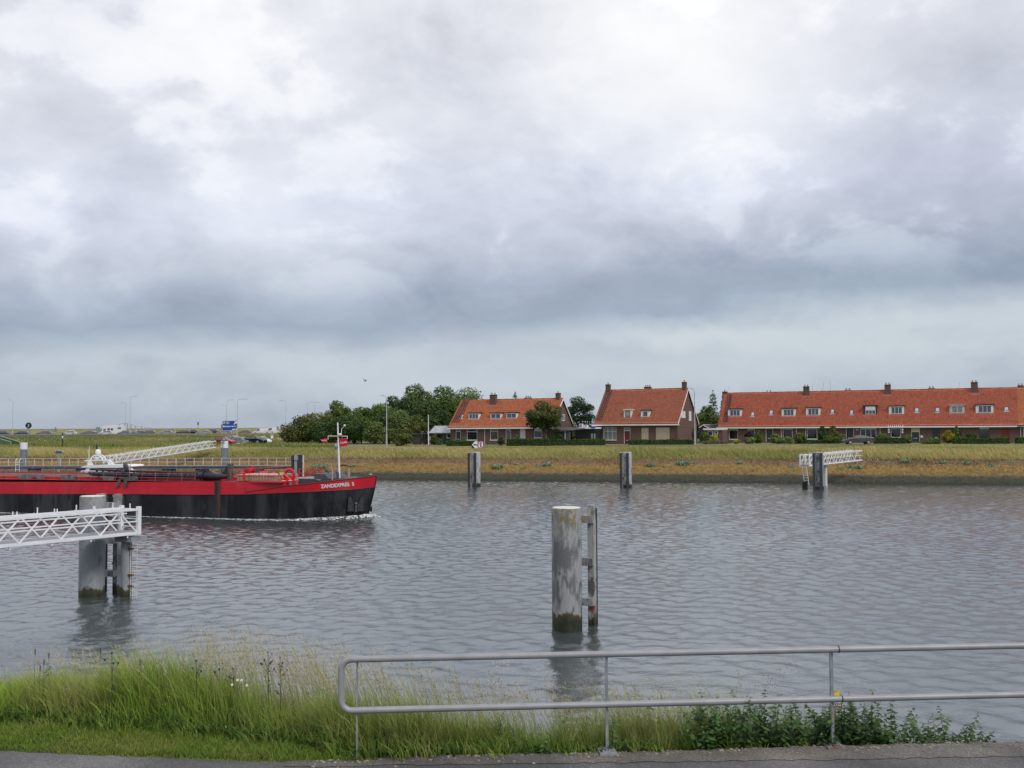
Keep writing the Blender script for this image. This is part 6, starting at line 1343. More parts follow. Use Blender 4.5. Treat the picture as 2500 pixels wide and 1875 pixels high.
        b.build('ridge', mat('ridge_tile', tuple(x*.62 for x in s.tcol), .8, var=.4, scale=2) if 'ridge_tile' not in MATS else MATS['ridge_tile'], t, True)
        b = MB(); b.box(-o0-.25, W+o1+.2, -ov-.16, -ov+.02, z0-.30, z0-.30+gut); b.build('gutter', fascia, t)
        b = MB(); b.box(-o0-.1, W+o1, -ov+.022, .0, z0-.26, z0-.20); b.build('soffit', M_FRAME, t)
        for i, x in enumerate((-o0-.05, W+o1-.02)):
            if verge[i] is None: continue
            b = MB()
            for sd in (0, 1):
                y0 = -ov if sd == 0 else 2*hd+ov; b.prism([(x, y0, z0+.10), (x, hd, e+s.rise+.10), (x, hd, e+s.rise-.20), (x, y0, z0-.2)], (.07, 0, 0))
            b.build('bargeboard', verge[i], t)
    def win(s, a, grid=(1, 1), frame=M_FRAME, pane=M_PANE, blind=0, bm=M_BLIND, transom=0, name='window', sill=True, door=None, label=None):
        s.ops.append((a,)); x0, x1, z0, z1 = s.box(a); t = s.t; fw = .085; b = MB(); y0, y1 = .06, .16
        b.box(x0, x1, y0, y1, z1-fw, z1); b.box(x0, x0+fw, y0, y1, z0, z1-fw); b.box(x1-fw, x1, y0, y1, z0, z1-fw)
        if not door: b.box(x0+fw, x1-fw, y0, y1, z0, z0+fw)
        n, m_ = grid
        for k in range(1, n): xm = x0+(x1-x0)*k/n; b.box(xm-.03, xm+.03, y0+.01, y1, z0+fw, z1-fw)
        zt_ = z1-fw
        if transom: zt_ = z0+(z1-z0)*(1-transom); b.box(x0+fw, x1-fw, y0+.005, y1, zt_-.04, zt_+.04)
        o = b.build(name, frame, t)
        if label: o['label'] = label
        if door:
            b = MB(); b.box(x0+fw, x1-fw, .10, .14, z0, zt_-.04); d = b.build('door_leaf', door, o)
            b = MB(); b.box(x1-fw-.18, x1-fw-.10, .05, .10, z0+1.0, z0+1.06); b.build('handle', M_STEEL, o)
            b = MB(); b.box(x0+fw+(x1-x0)*.2, x1-fw-(x1-x0)*.2, .09, .0995, z0+.55, z0+.62); b.build('letterbox', M_WHITE2, o)
            if transom: b = MB(); b.box(x0+fw, x1-fw, .12, .13, zt_+.04, z1-fw); b.build('pane', pane, o)
        else:
            for k in range(n):
                for (zz0, zz1) in (((z0+fw, zt_-.04), (zt_+.04, z1-fw)) if transom else ((z0+fw, z1-fw),)):
                    b = MB(); xa = x0+(x1-x0)*k/n; xb_ = x0+(x1-x0)*(k+1)/n; b.quad((max(xa, x0+fw), .13, zz0), (min(xb_, x1-fw), .13, zz0), (min(xb_, x1-fw), .13, zz1), (max(xa, x0+fw), .13, zz1)); b.build('pane', pane, o)
            if sill: b = MB(); b.box(x0-.05, x1+.05, -.06, .055, z0-.07, z0-.004); b.build('sill', M_FRAME if frame == M_FRAME else M_DARKW, o)
        if blind: b = MB(); b.box(x0+fw*.8, x1-fw*.8, .04 if blind > .25 else .115, .125, z1-(z1-z0)*blind, z1-fw*.6); b.build('blind', bm, o)
        b = MB(); b.box(x0+.01, x1-.01, .6, .62, z0, z1); b.build('interior', M_LID, o); return o
    def shutter(s, a, mt, top=None):
        s.ops.append((a,)); x0, x1, z0, z1 = s.box(a); b = MB(); n = max(3, int((z1-z0)/.12))
        for k in range(n): za = z0+(z1-z0)*k/n; zb_ = z0+(z1-z0)*(k+1)/n; b.hexa([(x0, .05, za), (x1, .05, za), (x1, .2, za), (x0, .2, za), (x0, .035, zb_-.012), (x1, .035, zb_-.012), (x1, .2, zb_), (x0, .2, zb_)])
        o = b.build('shutter', mt, s.t)
        if top: b = MB(); b.box(x0-.1, x1+.1, -.1, .034, z1-.02, z1+.17); b.build('shutter_box', top, o)
        return o
    def dormer(s, a, n, lid=M_LID, body=M_FRAME, pane=M_PANEB, side=.16, frame=M_FRAME, blind=0, label=None):
        bl = s.r(a[0], a[3]); y0 = bl.y; p = s.f(a[0], a[2], y0); q = s.f(a[1], a[3], y0); x0, x1, z0, z1 = p.x, q.x, bl.z, p.z; yb = (z1-s.eave)/s.sl+.3; b = MB(); b.box(x0, x1, y0, yb, z0-.1, z1); d = b.build('dormer', body, s.t)
        if label: d['label'] = label
        b = MB(); b.box(x0-.10, x1+.16, y0-.16, yb+.1, z1+.002, z1+.16); b.build('dormer_lid', lid, d)
        b = MB(); b.hexa([(x0-.1, y0-.25, z0-.30), (x1+.1, y0-.25, z0-.30), (x1+.1, y0-.003, z0+.06), (x0-.1, y0-.003, z0+.06), (x0-.1, y0-.25, z0-.22), (x1+.1, y0-.25, z0-.22), (x1+.1, y0-.003, z0+.12), (x0-.1, y0-.003, z0+.12)]); b.build('flashing', M_LEAD, d)
        w = x1-x0; xa, xb_ = x0+w*side, x1-w*side*.75; za, zb_ = z0+.18, z1-.12; b = MB()
        b.box(xa, xb_, y0-.05, y0-.002, zb_-.06, zb_); b.box(xa, xb_, y0-.05, y0-.002, za, za+.06)
        for k in range(n+1): xm = xa+(xb_-xa)*k/n; b.box(xm-.035, xm+.035, y0-.052, y0-.002, za+.06, zb_-.06)
        b.build('frame', frame, d)
        for k in range(n): b = MB(); b.quad((xa+(xb_-xa)*k/n+.035, y0-.02, za+.06), (xa+(xb_-xa)*(k+1)/n-.035, y0-.02, za+.06), (xa+(xb_-xa)*(k+1)/n-.035, y0-.02, zb_-.06), (xa+(xb_-xa)*k/n+.035, y0-.02, zb_-.06)); b.build('pane', pane, d)
        if blind: b = MB(); b.box(xa, xb_, y0-.09, y0-.055, zb_-(zb_-za)*blind, zb_+.03); b.build('blind', M_WSH, d)
        return d
    def skylight(s, a):
        p = s.r(a[0], a[3]); q = s.r(a[1], a[2]); c, sn = math.cos(s.ang), math.sin(s.ang); n = Vector((0, -sn, c)); al = Vector((0, c, sn)); L_ = (q.y-p.y)/c; w = q.x-p.x; w = max(w, .45); b = MB(); o = Vector((p.x, p.y, p.z)); X = Vector((1, 0, 0))
        def P(u, v, h): return o+X*u+al*v+n*h
        b.hexa([P(-.06, -.06, 0), P(w+.06, -.06, 0), P(w+.06, L_+.06, 0), P(-.06, L_+.06, 0), P(-.06, -.06, .17), P(w+.06, -.06, .17), P(w+.06, L_+.06, .17), P(-.06, L_+.06, .17)]); k = b.build('skylight', M_DFRAME, s.t)
        b = MB(); b.quad(P(.03, .03, .176), P(w-.03, .03, .176), P(w-.03, L_-.03, .176), P(.03, L_-.03, .176)); b.build('pane', mat('skylight_pane', (.40, .44, .50), .1, var=.1) if 'skylight_pane' not in MATS else MATS['skylight_pane'], k)
        b = MB(); b.hexa([P(-.12, -.3, .09), P(w+.12, -.3, .09), P(w+.12, -.062, .12), P(-.12, -.062, .12), P(-.12, -.3, .12), P(w+.12, -.3, .12), P(w+.12, -.062, .15), P(-.12, -.062, .15)]); b.build('flashing', M_LEAD, k)
    def chimney(s, px0, px1, ytop, y, low, mt, pots=1, pot_m=None, d=.7, flash=False):
        p = s.f(px0, ytop, y); q = s.f(px1, ytop, y); x0, x1, z = p.x, q.x, p.z; zb_ = z-low; b = MB(); b.box(x0, x1, y-d/2, y+d/2, zb_, z); b.box(x0-.05, x1+.05, y-d/2-.05, y+d/2+.05, z-.16, z-.06); c = b.build('chimney', mt, s.t)
        for k in range(pots):
            xm = x0+(x1-x0)*(k+.5)/pots; b = MB(); b.lathe([(.11, 0), (.10, .22), (.14, .26), (.14, .32), (.09, .34)], (xm, y, z), 8); b.build('chimney_pot', pot_m or M_DECKG, c, True)
        if flash:
            zf = s.eave+s.sl*(y-d/2-.14); b = MB(); b.box(x0-.2, x1+.2, y-d/2-.22, y-d/2-.052, zf-.12, zf+.14); b.build('flashing', M_LEAD, c)
    def ladder(s, pxb, pxt_, n=14, rails=3, w=.45):  # not a ladder: dark grid drawn for joints and shade between darker tiles
        p = s.r(*pxb); q = s.r(*pxt_); nrm = Vector((0, -math.sin(s.ang), math.cos(s.ang)))*.19; a = Vector(p)+nrm; c = Vector(q)+nrm; c.x = a.x; b = MB()
        for k in range(rails): b.bar(a+Vector((k*w, 0, 0)), c+Vector((k*w, 0, 0)), .075, .05)
        for k in range(n): m_ = a.lerp(c, (k+.5)/n); b.bar(m_, m_+Vector(((rails-1)*w, 0, 0)), .06, .05)
        tag(b.build('tile_joint_shade', M_DFRAME, s.t), kind='stuff')
    def pipe(s, px, mt=M_FRAME):
        x = s.f(px, 1060).x; b = MB(); b.tube([(x, -.06, 0), (x, -.06, s.eave-.75), (x, -.35, s.eave-.62)], .045, 6); b.build('downpipe', mt, s.t, True)
def tip(px, py): return None
# --- left house
H1 = House('low brick house with vivid orange roof behind a round wind blown tree', 1099.5, 1347, 190, -.19, 4.0, 3.55, 4.6, 4.7, (.51, .165, .08))
for d in (((1144, 1169, 1009, 1025.5), 3), ((1197.5, 1223, 1009, 1024.5), 2), ((1236, 1261.5, 1008, 1023.5), 2)): H1.dormer(d[0], d[1], side=.07)
H1.win((1112.3, 1124.8, 1046.6, 1080), transom=.2, door=M_DOORG, name='door'); H1.win((1139.5, 1165.3, 1046, 1074.6), transom=.28); H1.win((1196.4, 1215.6, 1047.5, 1074.6), transom=.2, pane=mat('pane_green_lit', (.05, .062, .03), .15, var=.4, scale=2))  # green light in the last window is put into its pane colour
H1.win((1234.4, 1247.3, 1045, 1081), transom=.14, door=M_DOORGL, name='door'); H1.shutter((1269, 1282.7, 1046, 1076), M_WSH); H1.win((1304, 1323.5, 1045.7, 1069), blind=.27, bm=M_WSH, transom=.28)
H1.wall(); H1.roof(verge=(M_DARKW, M_FRAME))
for a in ((1124.5, 1131, 1014, 1021), (1281, 1287.5, 1011.5, 1018.5)): H1.skylight(a)
H1.chimney(1197.5, 1212, 963.5, H1.hd-.7, 1.9, M_BRICK, 2, flash=True); H1.chimney(1282.5, 1297, 971, H1.hd+2.0, 2, M_BRICKM, 3); H1.chimney(1358, 1367.5, 959.5, H1.hd, 2.0, M_BRICKM, 1); H1.chimney(1132, 1139, 972.5, H1.hd+2, 2, M_BRICK, 0)
H1.ladder((1104, 1034), (1127, 979), 16, 4); H1.pipe(1183.8); H1.pipe(1334)
def gable_window(h, px0, px1, py0, py1, panes=2):
    n = (1, 0, 0); p = local(px0, py0, h.M, n, (h.W+.0, 0, 0)); q = local(px1, py1, h.M, n, (h.W, 0, 0)); y0, y1, z0, z1 = p.y, q.y, q.z, p.z; b = MB(); x = h.W
    b.box(x+.004, x+.07, y0, y1, z1-.1, z1); b.box(x+.004, x+.07, y0, y1, z0, z0+.1); b.box(x+.004, x+.07, y0, y0+.12, z0+.1, z1-.1); b.box(x+.004, x+.07, y1-.12, y1, z0+.1, z1-.1); ym = (y0+y1)/2; b.box(x+.004, x+.065, ym-.06, ym+.06, z0+.1, z1-.1); o = b.build('window', M_FRAME, h.t); b = MB(); b.box(x+.006, x+.03, y0+.12, y1-.12, z0+.1, z1-.1); b.build('pane', M_PANEB if panes == 2 else M_WSH, o)
gable_window(H1, 1371, 1378.5, 1011.7, 1027.6)
# --- single house in the middle
H2 = House('tall roofed single brick house with two cream shutters on its front', 1455, 1655, 187, -.235, 4.0, 4.05, 5.75, 5.2, (.45, .155, .095))
H2.dormer((1523, 1541, 1001.5, 1021), 1, side=.24, frame=M_DFRAME, pane=mat('pane_pale', (.24, .27, .27), .2, var=.2), lid=M_WHITE2); H2.dormer((1564.5, 1585.5, 1002.5, 1019.5), 1, side=.26)
H2.win((1473, 1505, 1044, 1074.5), (3, 1), transom=.30, pane=M_CURT); H2.win((1523, 1539, 1044, 1083), transom=.19, door=M_DOORR, name='door', pane=M_CURT); H2.shutter((1565.8, 1583.5, 1043.8, 1076), M_CREAM2, M_DOORR); H2.shutter((1601, 1634.8, 1043, 1076), M_CREAM2, M_DOORR)
H2.wall(); H2.roof(verge=(M_DARKW, M_FRAME))
H2.chimney(1480, 1489.5, 938.5, H2.hd, 2.0, M_BRICKM, 1); H2.chimney(1574, 1589, 944.5, H2.hd+2, 2.4, M_BRICKM, 3); H2.chimney(1666, 1675.5, 932.5, H2.hd, 2.2, M_BRICKM, 1)
H2.ladder((1457, 1029), (1481, 953), 18, 3); H2.pipe(1454.5); H2.pipe(1652, M_BRICK)
gable_window(H2, 1663, 1672.5, 1003.4, 1020.6, 1); gable_window(H2, 1681.5, 1687, 1004, 1027.5, 1)
# --- long terrace
H3 = House('long terrace of brick houses under one red tiled roof with many dormers', 1757, 2488, 196, -.155, 4.0, 3.50, 5.95, 4.9, (.50, .145, .09), name='terraced_houses', over=(.2, .0))
for a, n, kw in (((1777, 1810.5, 999.5, 1018), 3, {}), ((1908, 1942, 998, 1017.5), 3, {}), ((1967.5, 2002.5, 996, 1016), 3, {}), ((2108, 2141, 991.5, 1014), 3, dict(body=M_DFRAME, blind=.5, lid=M_DFRAME)), ((2170, 2207, 992, 1012.5), 3, dict(lid=mat('lid_green', (.015, .06, .03), .6))), ((2317.5, 2355, 990.5, 1010.5), 2, dict(body=mat('dormer_zinc', (.45, .45, .46), .6, var=.15, scale=3), lid=M_LEAD, pane=M_CURT)), ((2382, 2425.5, 989, 1010), 3, {})): H3.dormer(a, n, **kw)
for a in ((1834, 1842, 1008, 1016.5), (1879, 1887.5, 1003.5, 1012), (2028.5, 2036.5, 1001.5, 1009.5), (2075.5, 2083, 1003.5, 1012), (2234, 2243, 998, 1006.5), (2284.5, 2293.5, 997.5, 1006), (2452.6, 2461.5, 995.5, 1003)): H3.skylight(a)
H3.win((1779.4, 1801.8, 1041, 1072.8), blind=.31); H3.win((1825, 1843, 1041, 1074), blind=.28, bm=M_CREAM2); H3.win((1869.3, 1887.5, 1040, 1078), transom=.17, door=M_DOORG, name='door'); H3.win((1911, 1935.3, 1040, 1072), transom=.24); H3.win((1969.7, 1995.3, 1040, 1072), transom=.23)
H3.win((2017.6, 2036.6, 1039, 1077), transom=.2, door=M_DOORR, frame=mat('frame_dark_red', (.13, .012, .02), .5), name='door'); H3.win((2065, 2085.4, 1038.4, 1077), blind=.22, bm=M_WSH, door=M_DOORG, name='door'); H3.win((2100, 2139.5, 1038, 1069), (3, 1), blind=.33, bm=M_WSH); w = H3.win((2174.5, 2199.5, 1038, 1068), transom=.28)
H3.win((2224.4, 2245.6, 1037, 1078), transom=.42, door=M_DOORG, name='door', pane=M_CREAM2); H3.win((2276, 2295, 1037.5, 1076), transom=.2, door=M_DOORG, frame=M_DFRAME, name='door', pane=M_WSH); H3.win((2324, 2348, 1037, 1063), frame=M_DFRAME, transom=.3); H3.win((2390, 2416.5, 1038.5, 1070), frame=M_DFRAME, blind=.30, transom=.18); H3.shutter((2444.5, 2465.5, 1039, 1074), M_BRSH, M_DFRAME)
H3.wall(); H3.roof(verge=(M_DARKW, None))
for a in ((1961.5, 1975.5, 943.5), (2159.5, 2174.5, 939), (2370, 2387, 933)): H3.chimney(*a, H3.hd-.35, 2.5, M_BRICKM if a[0] < 2000 else M_BRICK, 2, flash=True)
for a in ((1869, 1885, 957), (2062, 2078, 952), (2266, 2282, 947.5), (2484, 2499, 941)): H3.chimney(*a, H3.hd+1.6, 2.4, M_BRICKM, 2)
H3.chimney(1764, 1775, 956, H3.hd+.1, 4.5, M_BRICKM, 1)
H3.ladder((1766, 1032), (1788, 963), 18, 2, .5); H3.ladder((1772, 1032), (1794, 963), 18, 2, .3)
for px in (1944.5, 1907.5, 1967, 2149): H3.pipe(px)
# striped awning edge
x0, x1, z0, z1 = H3.box((2168, 2206, 1036.5, 1057)); b = MB(); n = 15; b2 = MB()
for k in range(n): (b if k % 2 else b2).box(x0+(x1-x0)*k/n, x0+(x1-x0)*(k+1)/n, -.5, -.47, z1-.34, z1-.1)
for k in range(8):
    for xa in (x0, x1-.3): (b if k % 2 else b2).box(xa, xa+.3, -.5, -.47, z0+(z1-.36-z0)*k/8, z0+(z1-.36-z0)*(k+1)/8)
o = b2.build('awning_stripe', M_WHITE, H3.t); b.build('awning_stripe', M_BLACK, H3.t)
x0, x1, z0, z1 = H3.box((2247, 2253.5, 1063, 1068.5)); b = MB(); b.box(x0, x1, -.03, -.003, z0, z1); b.build('notice_board', M_WSH, H3.t)
x0, x1, z0, z1 = H3.box((2089, 2096, 1046.5, 1051)); b = MB(); b.box(x0, x1, -.03, -.003, z0, z1); b.build('name_board', M_LEAD, H3.t)
b = MB()
for px, y0, y1, dx in ((1985, 952, 936, -2.2), (2007, 953, 931.5, 4.8), (2028, 952, 929, -2.5), (1772, 954, 943, 10), (2339, 948, 934, 4), (2392, 946, 940, -6)):
    p = H3.f(px, y0, H3.hd+.5); q = H3.f(px+dx, y1, H3.hd+.5); b.tube([p-Vector((0, 0, .4)), q], .016, 4)
b.build('aerial', M_DK, H3.t)
# --- next house at the right edge
e3 = H3.M @ Vector((H3.W+.004, 0, 0))
H4 = House('end house with brighter orange tiles and grey gutter cut off by the right edge', 2490, 2700, 100, -.155, 4.0, 3.5, 5.95, 4.9, (.58, .205, .10), over=(0, .2)); H4.t.location = (e3.x, e3.y, 4.0); H4.M = mw(H4.t); H4.W = 14
H4.shutter((2498, 2512, 1038, 1075), M_WSH); H4.wall(); H4.roof(fascia=mat('gutter_grey', (.20, .22, .26), .6), verge=(None, M_FRAME)); H4.pipe(2492)
# ------------------------------------------------------------------ sheds and outbuildings
def shed(label, px0, px1, py_base, dist, yaw, name='garden_shed'):
    P = AD(px0, py_base, dist); t = thing(name, label, 'shed', (P.x, P.y, 4.0), yaw); M_ = mw(t); W_ = local(px1, py_base, M_, (0, 1, 0), (0, 0, 0)).x; return t, M_, W_
M_GRSH = mat('shed_green', (.010, .045, .038), .7, var=.2, scale=3); M_SOLAR = mat('solar_cell', (.12, .14, .20), .15, var=.08, spec=.7)
t, M_, W_ = shed('dark green shed with solar panels on its roof beside the low orange roofed house', 1049, 1101, 1085, 196, -.19); ze = local(1060, 1057, M_, (0, 1, 0), (0, 0, 0)).z; W_ += 2.0
b = MB(); b.box(0, W_, 0, 4.6, -.2, ze); b.build('wall', M_GRSH, t)
zr_ = ze+1.35; b = MB(); b.prism([(-.25, -.3, ze-.12), (-.25, 2.3, zr_), (-.25, 4.9, ze-.12), (-.25, 4.9, ze-.22), (-.25, 2.3, zr_-.12), (-.25, -.3, ze-.22)], (W_+.4, 0, 0)); b.build('roof', M_DARKW, t)
for k in range(6):
    xa = -.1+k*.98; b = MB(); dy = 2.45; sl_ = (zr_-ze+.12)/2.6
    b.hexa([(xa, -.2, ze-.03), (xa+.93, -.2, ze-.03), (xa+.93, 2.15, ze-.03+2.35*sl_), (xa, 2.15, ze-.03+2.35*sl_), (xa, -.2, ze+.03), (xa+.93, -.2, ze+.03), (xa+.93, 2.15, ze+.03+2.35*sl_), (xa, 2.15, ze+.03+2.35*sl_)]); p = b.build('solar_panel', M_LEAD, t)
    b = MB(); b.quad((xa+.03, -.17, ze+.037), (xa+.90, -.17, ze+.037), (xa+.90, 2.12, ze+.037+2.29*sl_), (xa+.03, 2.12, ze+.037+2.29*sl_)); b.build('cells', M_SOLAR, p)
def simple_win(t, M_, a, y=0.0, frame=M_FRAME, pane=M_PANE, fw=.09):
    p = local(a[0], a[2], M_, (0, 1, 0), (0, y, 0)); q = local(a[1], a[3], M_, (0, 1, 0), (0, y, 0)); x0, x1, z0, z1 = p.x, q.x, q.z, p.z; b = MB(); y0, y1 = y-.05, y-.003
    b.box(x0, x1, y0, y1, z1-fw, z1); b.box(x0, x1, y0, y1, z0, z0+fw); b.box(x0, x0+fw, y0, y1, z0+fw, z1-fw); b.box(x1-fw, x1, y0, y1, z0+fw, z1-fw); o = b.build('window', frame, t); b = MB(); b.quad((x0+fw, y-.01, z0+fw), (x1-fw, y-.01, z0+fw), (x1-fw, y-.01, z1-fw), (x0+fw, y-.01, z1-fw)); b.build('pane', pane, o)
simple_win(t, M_, (1058, 1071, 1059.5, 1070)); simple_win(t, M_, (1091, 1103, 1059.5, 1070))
t, M_, W_ = shed('low dark open shed left of the bare white flagpole', 1008, 1056, 1084, 188, -.19, 'open_shed'); zt_ = local(1020, 1060, M_, (0, 1, 0), (0, 0, 0)).z
b = MB(); b.box(-.1, W_+.1, -.3, 4, zt_, zt_+.2); b.build('roof', M_DARKW, t); b = MB(); b.box(0, W_, 3.7, 3.9, -.1, zt_-.004); b.build('wall', M_TAR, t); b = MB(); b.box(0, W_*.42, -.05, .1, 0, zt_-.25); b.build('front_panel', mat('shed_brown', (.045, .04, .035), .8, var=.2), t)
for f in (0.02, .45, .64, .97): b = MB(); b.box(W_*f-.06, W_*f+.06, -.2, -.08, -.1, zt_-.003); b.build('post', M_TAR, t)
b = MB(); b.box(W_*.86, W_*.90, -.12, -.05, .1, 1.6); b.build('pale_board', M_WHITE2, t)
# lean-to and dark car port between the left and the middle house
t, M_, W_ = shed('grey roofed lean to at the right end of the low house', 1350, 1391, 1085, 181, -.19, 'lean_to'); zt_ = local(1385, 1050, M_, (0, 1, 0), (0, 0, 0)).z; zh = local(1354, 1041, M_, (0, 1, 0), (0, 0, 0)).z
b = MB(); b.prism([(-.2, -.3, zt_+.12), (W_+.2, -.3, zt_+.02), (W_+1.3, 4, zt_+.3), (-.2, 4, zh)], (0, 0, -.12)); b.build('roof', M_DARKW, t)
b = MB(); b.box(0, W_*.74, .0, .2, -.1, zt_-.18); b.build('glazed_wall', M_GRSH, t); b = MB(); b.box(W_*.78, W_, -.05, .3, -.1, zt_-.15); b.build('stone_pier', mat('pier_stone', (.08, .085, .085), .9, var=.5, scale=9, stretch=(1, 1, 4)), t); b = MB(); b.box(W_*.72, W_*.75, -.1, -.03, .8, zt_-.15); b.box(W_*.5, W_*.75, -.1, -.03, .8, .9); b.build('white_trim', M_FRAME, t)
t, M_, W_ = shed('dark car port with white roof edge left of the single house', 1390, 1455, 1085, 186, -.19, 'car_port'); z0_ = local(1420, 1047, M_, (0, 1, 0), (0, 0, 0)).z; z1_ = local(1420, 1044, M_, (0, 1, 0), (0, 0, 0)).z
b = MB(); b.box(0, W_, .2, 6, -.1, z0_-.002); b.build('wall', mat('carport_dark', (.012, .013, .018), .6, var=.3, stretch=(1, 1, 8)), t); b = MB(); b.box(W_*.33, W_+.05, -.15, 6.1, z0_, z1_+.06); b.build('roof_edge', M_WHITE, t); b = MB(); b.box(W_*.81, W_*.87, .12, .197, 0, 1.9); b.box(W_*.91, W_*.97, .12, .197, .8, 1.9); b.build('grey_door', M_DECKG, t)
for px0, px1, py0, lb in ((1413.5, 1422.5, 1034.5, 'bigger'), (1425, 1434.5, 1037.5, 'lower')):
    p = local(px0, py0, M_, (0, 1, 0), (0, 2.0, 0)); q = local(px1, py0, M_, (0, 1, 0), (0, 2.0, 0)); o = thing('cooling_unit', 'white cooling unit on the car port roof, the %s of the two' % lb, 'cooling unit', M_ @ Vector((p.x, 2.0, z1_+.06)), -.19, 'cooling units'); w_ = q.x-p.x; h_ = p.z-z1_-.06
    b = MB(); b.box(0, w_, 0, .35, 0, h_); b.build('casing', M_WHITE, o); b = MB(); b.box(w_*.22, w_*.78, -.012, -.002, h_*.12, h_*.88); b.build('grille', M_DECKG, o)
p = local(1441.5, 1041, M_, (0, 1, 0), (0, -.2, 0)); q = local(1453.5, 1045, M_, (0, 1, 0), (0, -.2, 0)); b = MB(); b.box(p.x, q.x, -.2, -.153, q.z, p.z); b.build('blue_tarp', mat('tarp_blue', (.02, .14, .42), .6), t)
# small brick annex with black gable behind
t, M_, W_ = shed('small brick annex with white fascia left of the long terrace', 1719.5, 1757, 1085, 190, -.155, 'annex'); z1_ = local(1735, 1045.3, M_, (0, 1, 0), (0, 0, 0)).z; z0_ = local(1735, 1050, M_, (0, 1, 0), (0, 0, 0)).z; W_ += .6
b = MB(); b.box(.1, W_, 0, 4, -.1, z0_+.1); b.build('wall', M_BRICK, t); b = MB(); b.box(-.1, W_, -.25, 4.2, z0_, z1_); b.build('fascia', M_WHITE, t); simple_win(t, M_, (1728, 1741, 1052, 1064.5)); simple_win(t, M_, (1744.5, 1753, 1052, 1060.5))
t, M_, W_ = shed('black shed with white edged gable behind the brick annex', 1706.5, 1731, 1085, 199, -.0, 'gable_shed'); zp = local(1716.5, 1037.5, M_, (0, 1, 0), (0, 0, 0)); zl = local(1706.5, 1044, M_, (0, 1, 0), (0, 0, 0)); zr_ = local(1731, 1045.5, M_, (0, 1, 0), (0, 0, 0))
b = MB(); b.prism([(zl.x, 0, -.1), (zr_.x, 0, -.1), (zr_.x, 0, zr_.z-.1), (zp.x, 0, zp.z-.1), (zl.x, 0, zl.z-.1)], (1.5, 6, 0)); b.build('wall', mat('shed_black', (.02, .025, .04), .7), t)
b = MB(); b.bar((zl.x, -.05, zl.z), (zp.x, -.05, zp.z), .12, .14); b.bar((zp.x, -.05, zp.z), (zr_.x, -.05, zr_.z), .12, .14); b.build('bargeboard', M_FRAME, t); b = MB(); b.prism([(zp.x, -.1, zp.z+.05), (zr_.x+.1, -.1, zr_.z+.06), (zr_.x+.1, -.1, zr_.z), (zp.x, -.1, zp.z-.02)], (4.2, 4.2, 0)); b.build('roof', M_DARKW, t); b = MB(); b.bar((zp.x, 0, zp.z+.08), (zp.x+4.2, 4.2, zp.z+.08), .12, .08); b.build('ridge_edge', M_FRAME, t)
# ------------------------------------------------------------------ trees, shrubs, hedges
M_BARK = mat('bark', (.06, .05, .04), .9, var=.4, scale=4, stretch=(3, 3, .5))
def leaves(lobes, n, size, cA, cB, seed, squash=.75, shell=.55, up_bias=.15):
    """leaf cards scattered in ellipsoid lobes (cx,cy,cz,rx,ry,rz); fuller near the surface; colour differs per clump"""
    rng = np.random.default_rng(seed); vol = np.array([l[3]*l[5]*max(l[4], .5*l[3]) for l in lobes])**(2/3); cnt = np.maximum(20, (n*vol/vol.sum()).astype(int)); Vs, Cs = [], []
    for l, m in zip(lobes, cnt):
        d = rng.normal(0, 1, (m, 3)); d /= np.linalg.norm(d, axis=1)[:, None]; r = rng.uniform(shell**3, 1, m)**(1/3)
        # ragged surface: push twigs out and leave hollows
        ph = rng.uniform(0, 6.28, 6); fr = rng.uniform(3, 7, (6, 3)); bump = sum(np.sin((d@fr[i])+ph[i]) for i in range(6))/6; r = r*(1+.28*bump)
        P = d*r[:, None]*np.array(l[3:6])+np.array(l[:3])
        nrm = d+rng.normal(0, .6, (m, 3)); nrm[:, 2] += up_bias; nrm /= np.linalg.norm(nrm, axis=1)[:, None]; a = np.cross(nrm, rng.normal(0, 1, (m, 3))); a /= np.linalg.norm(a, axis=1)[:, None]; b = np.cross(nrm, a); s = size*rng.uniform(.55, 1.35, m)[:, None]
        Vs.append(np.stack([P-a*s*.5, P+b*s*.36, P+a*s*.5, P-b*s*.36], 1)); tone = rng.uniform(0, 1)*.5+rng.uniform(0, .6, m)*.6+.25*(bump > .1); tone = np.clip(tone, 0, 1)
        c = np.array(cA)[None, :]*(1-tone[:, None])+np.array(cB)[None, :]*tone[:, None]; Cs.append(np.clip(c*rng.uniform(.75, 1.3, (m, 1)), .003, .7))
    V = np.concatenate(Vs); C = np.repeat(np.concatenate(Cs), 4, 0); k = len(V); a = np.arange(k)*4; T = np.concatenate([np.stack([a, a+1, a+2], 1), np.stack([a, a+2, a+3], 1)]); return V.reshape(-1, 3), T, C
GREEN = ((.036, .074, .016), (.145, .21, .042)); DARK = ((.022, .050, .016), (.085, .14, .034)); PALE = ((.055, .092, .028), (.20, .26, .08)); OLIVE = ((.050, .068, .015), (.16, .18, .045)); PINE = ((.016, .036, .018), (.05, .088, .042)); YEL = ((.18, .19, .02), (.50, .47, .05)); BLUE = ((.04, .075, .06), (.12, .18, .14)); PURP = ((.02, .008, .016), (.06, .02, .035))
SEED = [100]
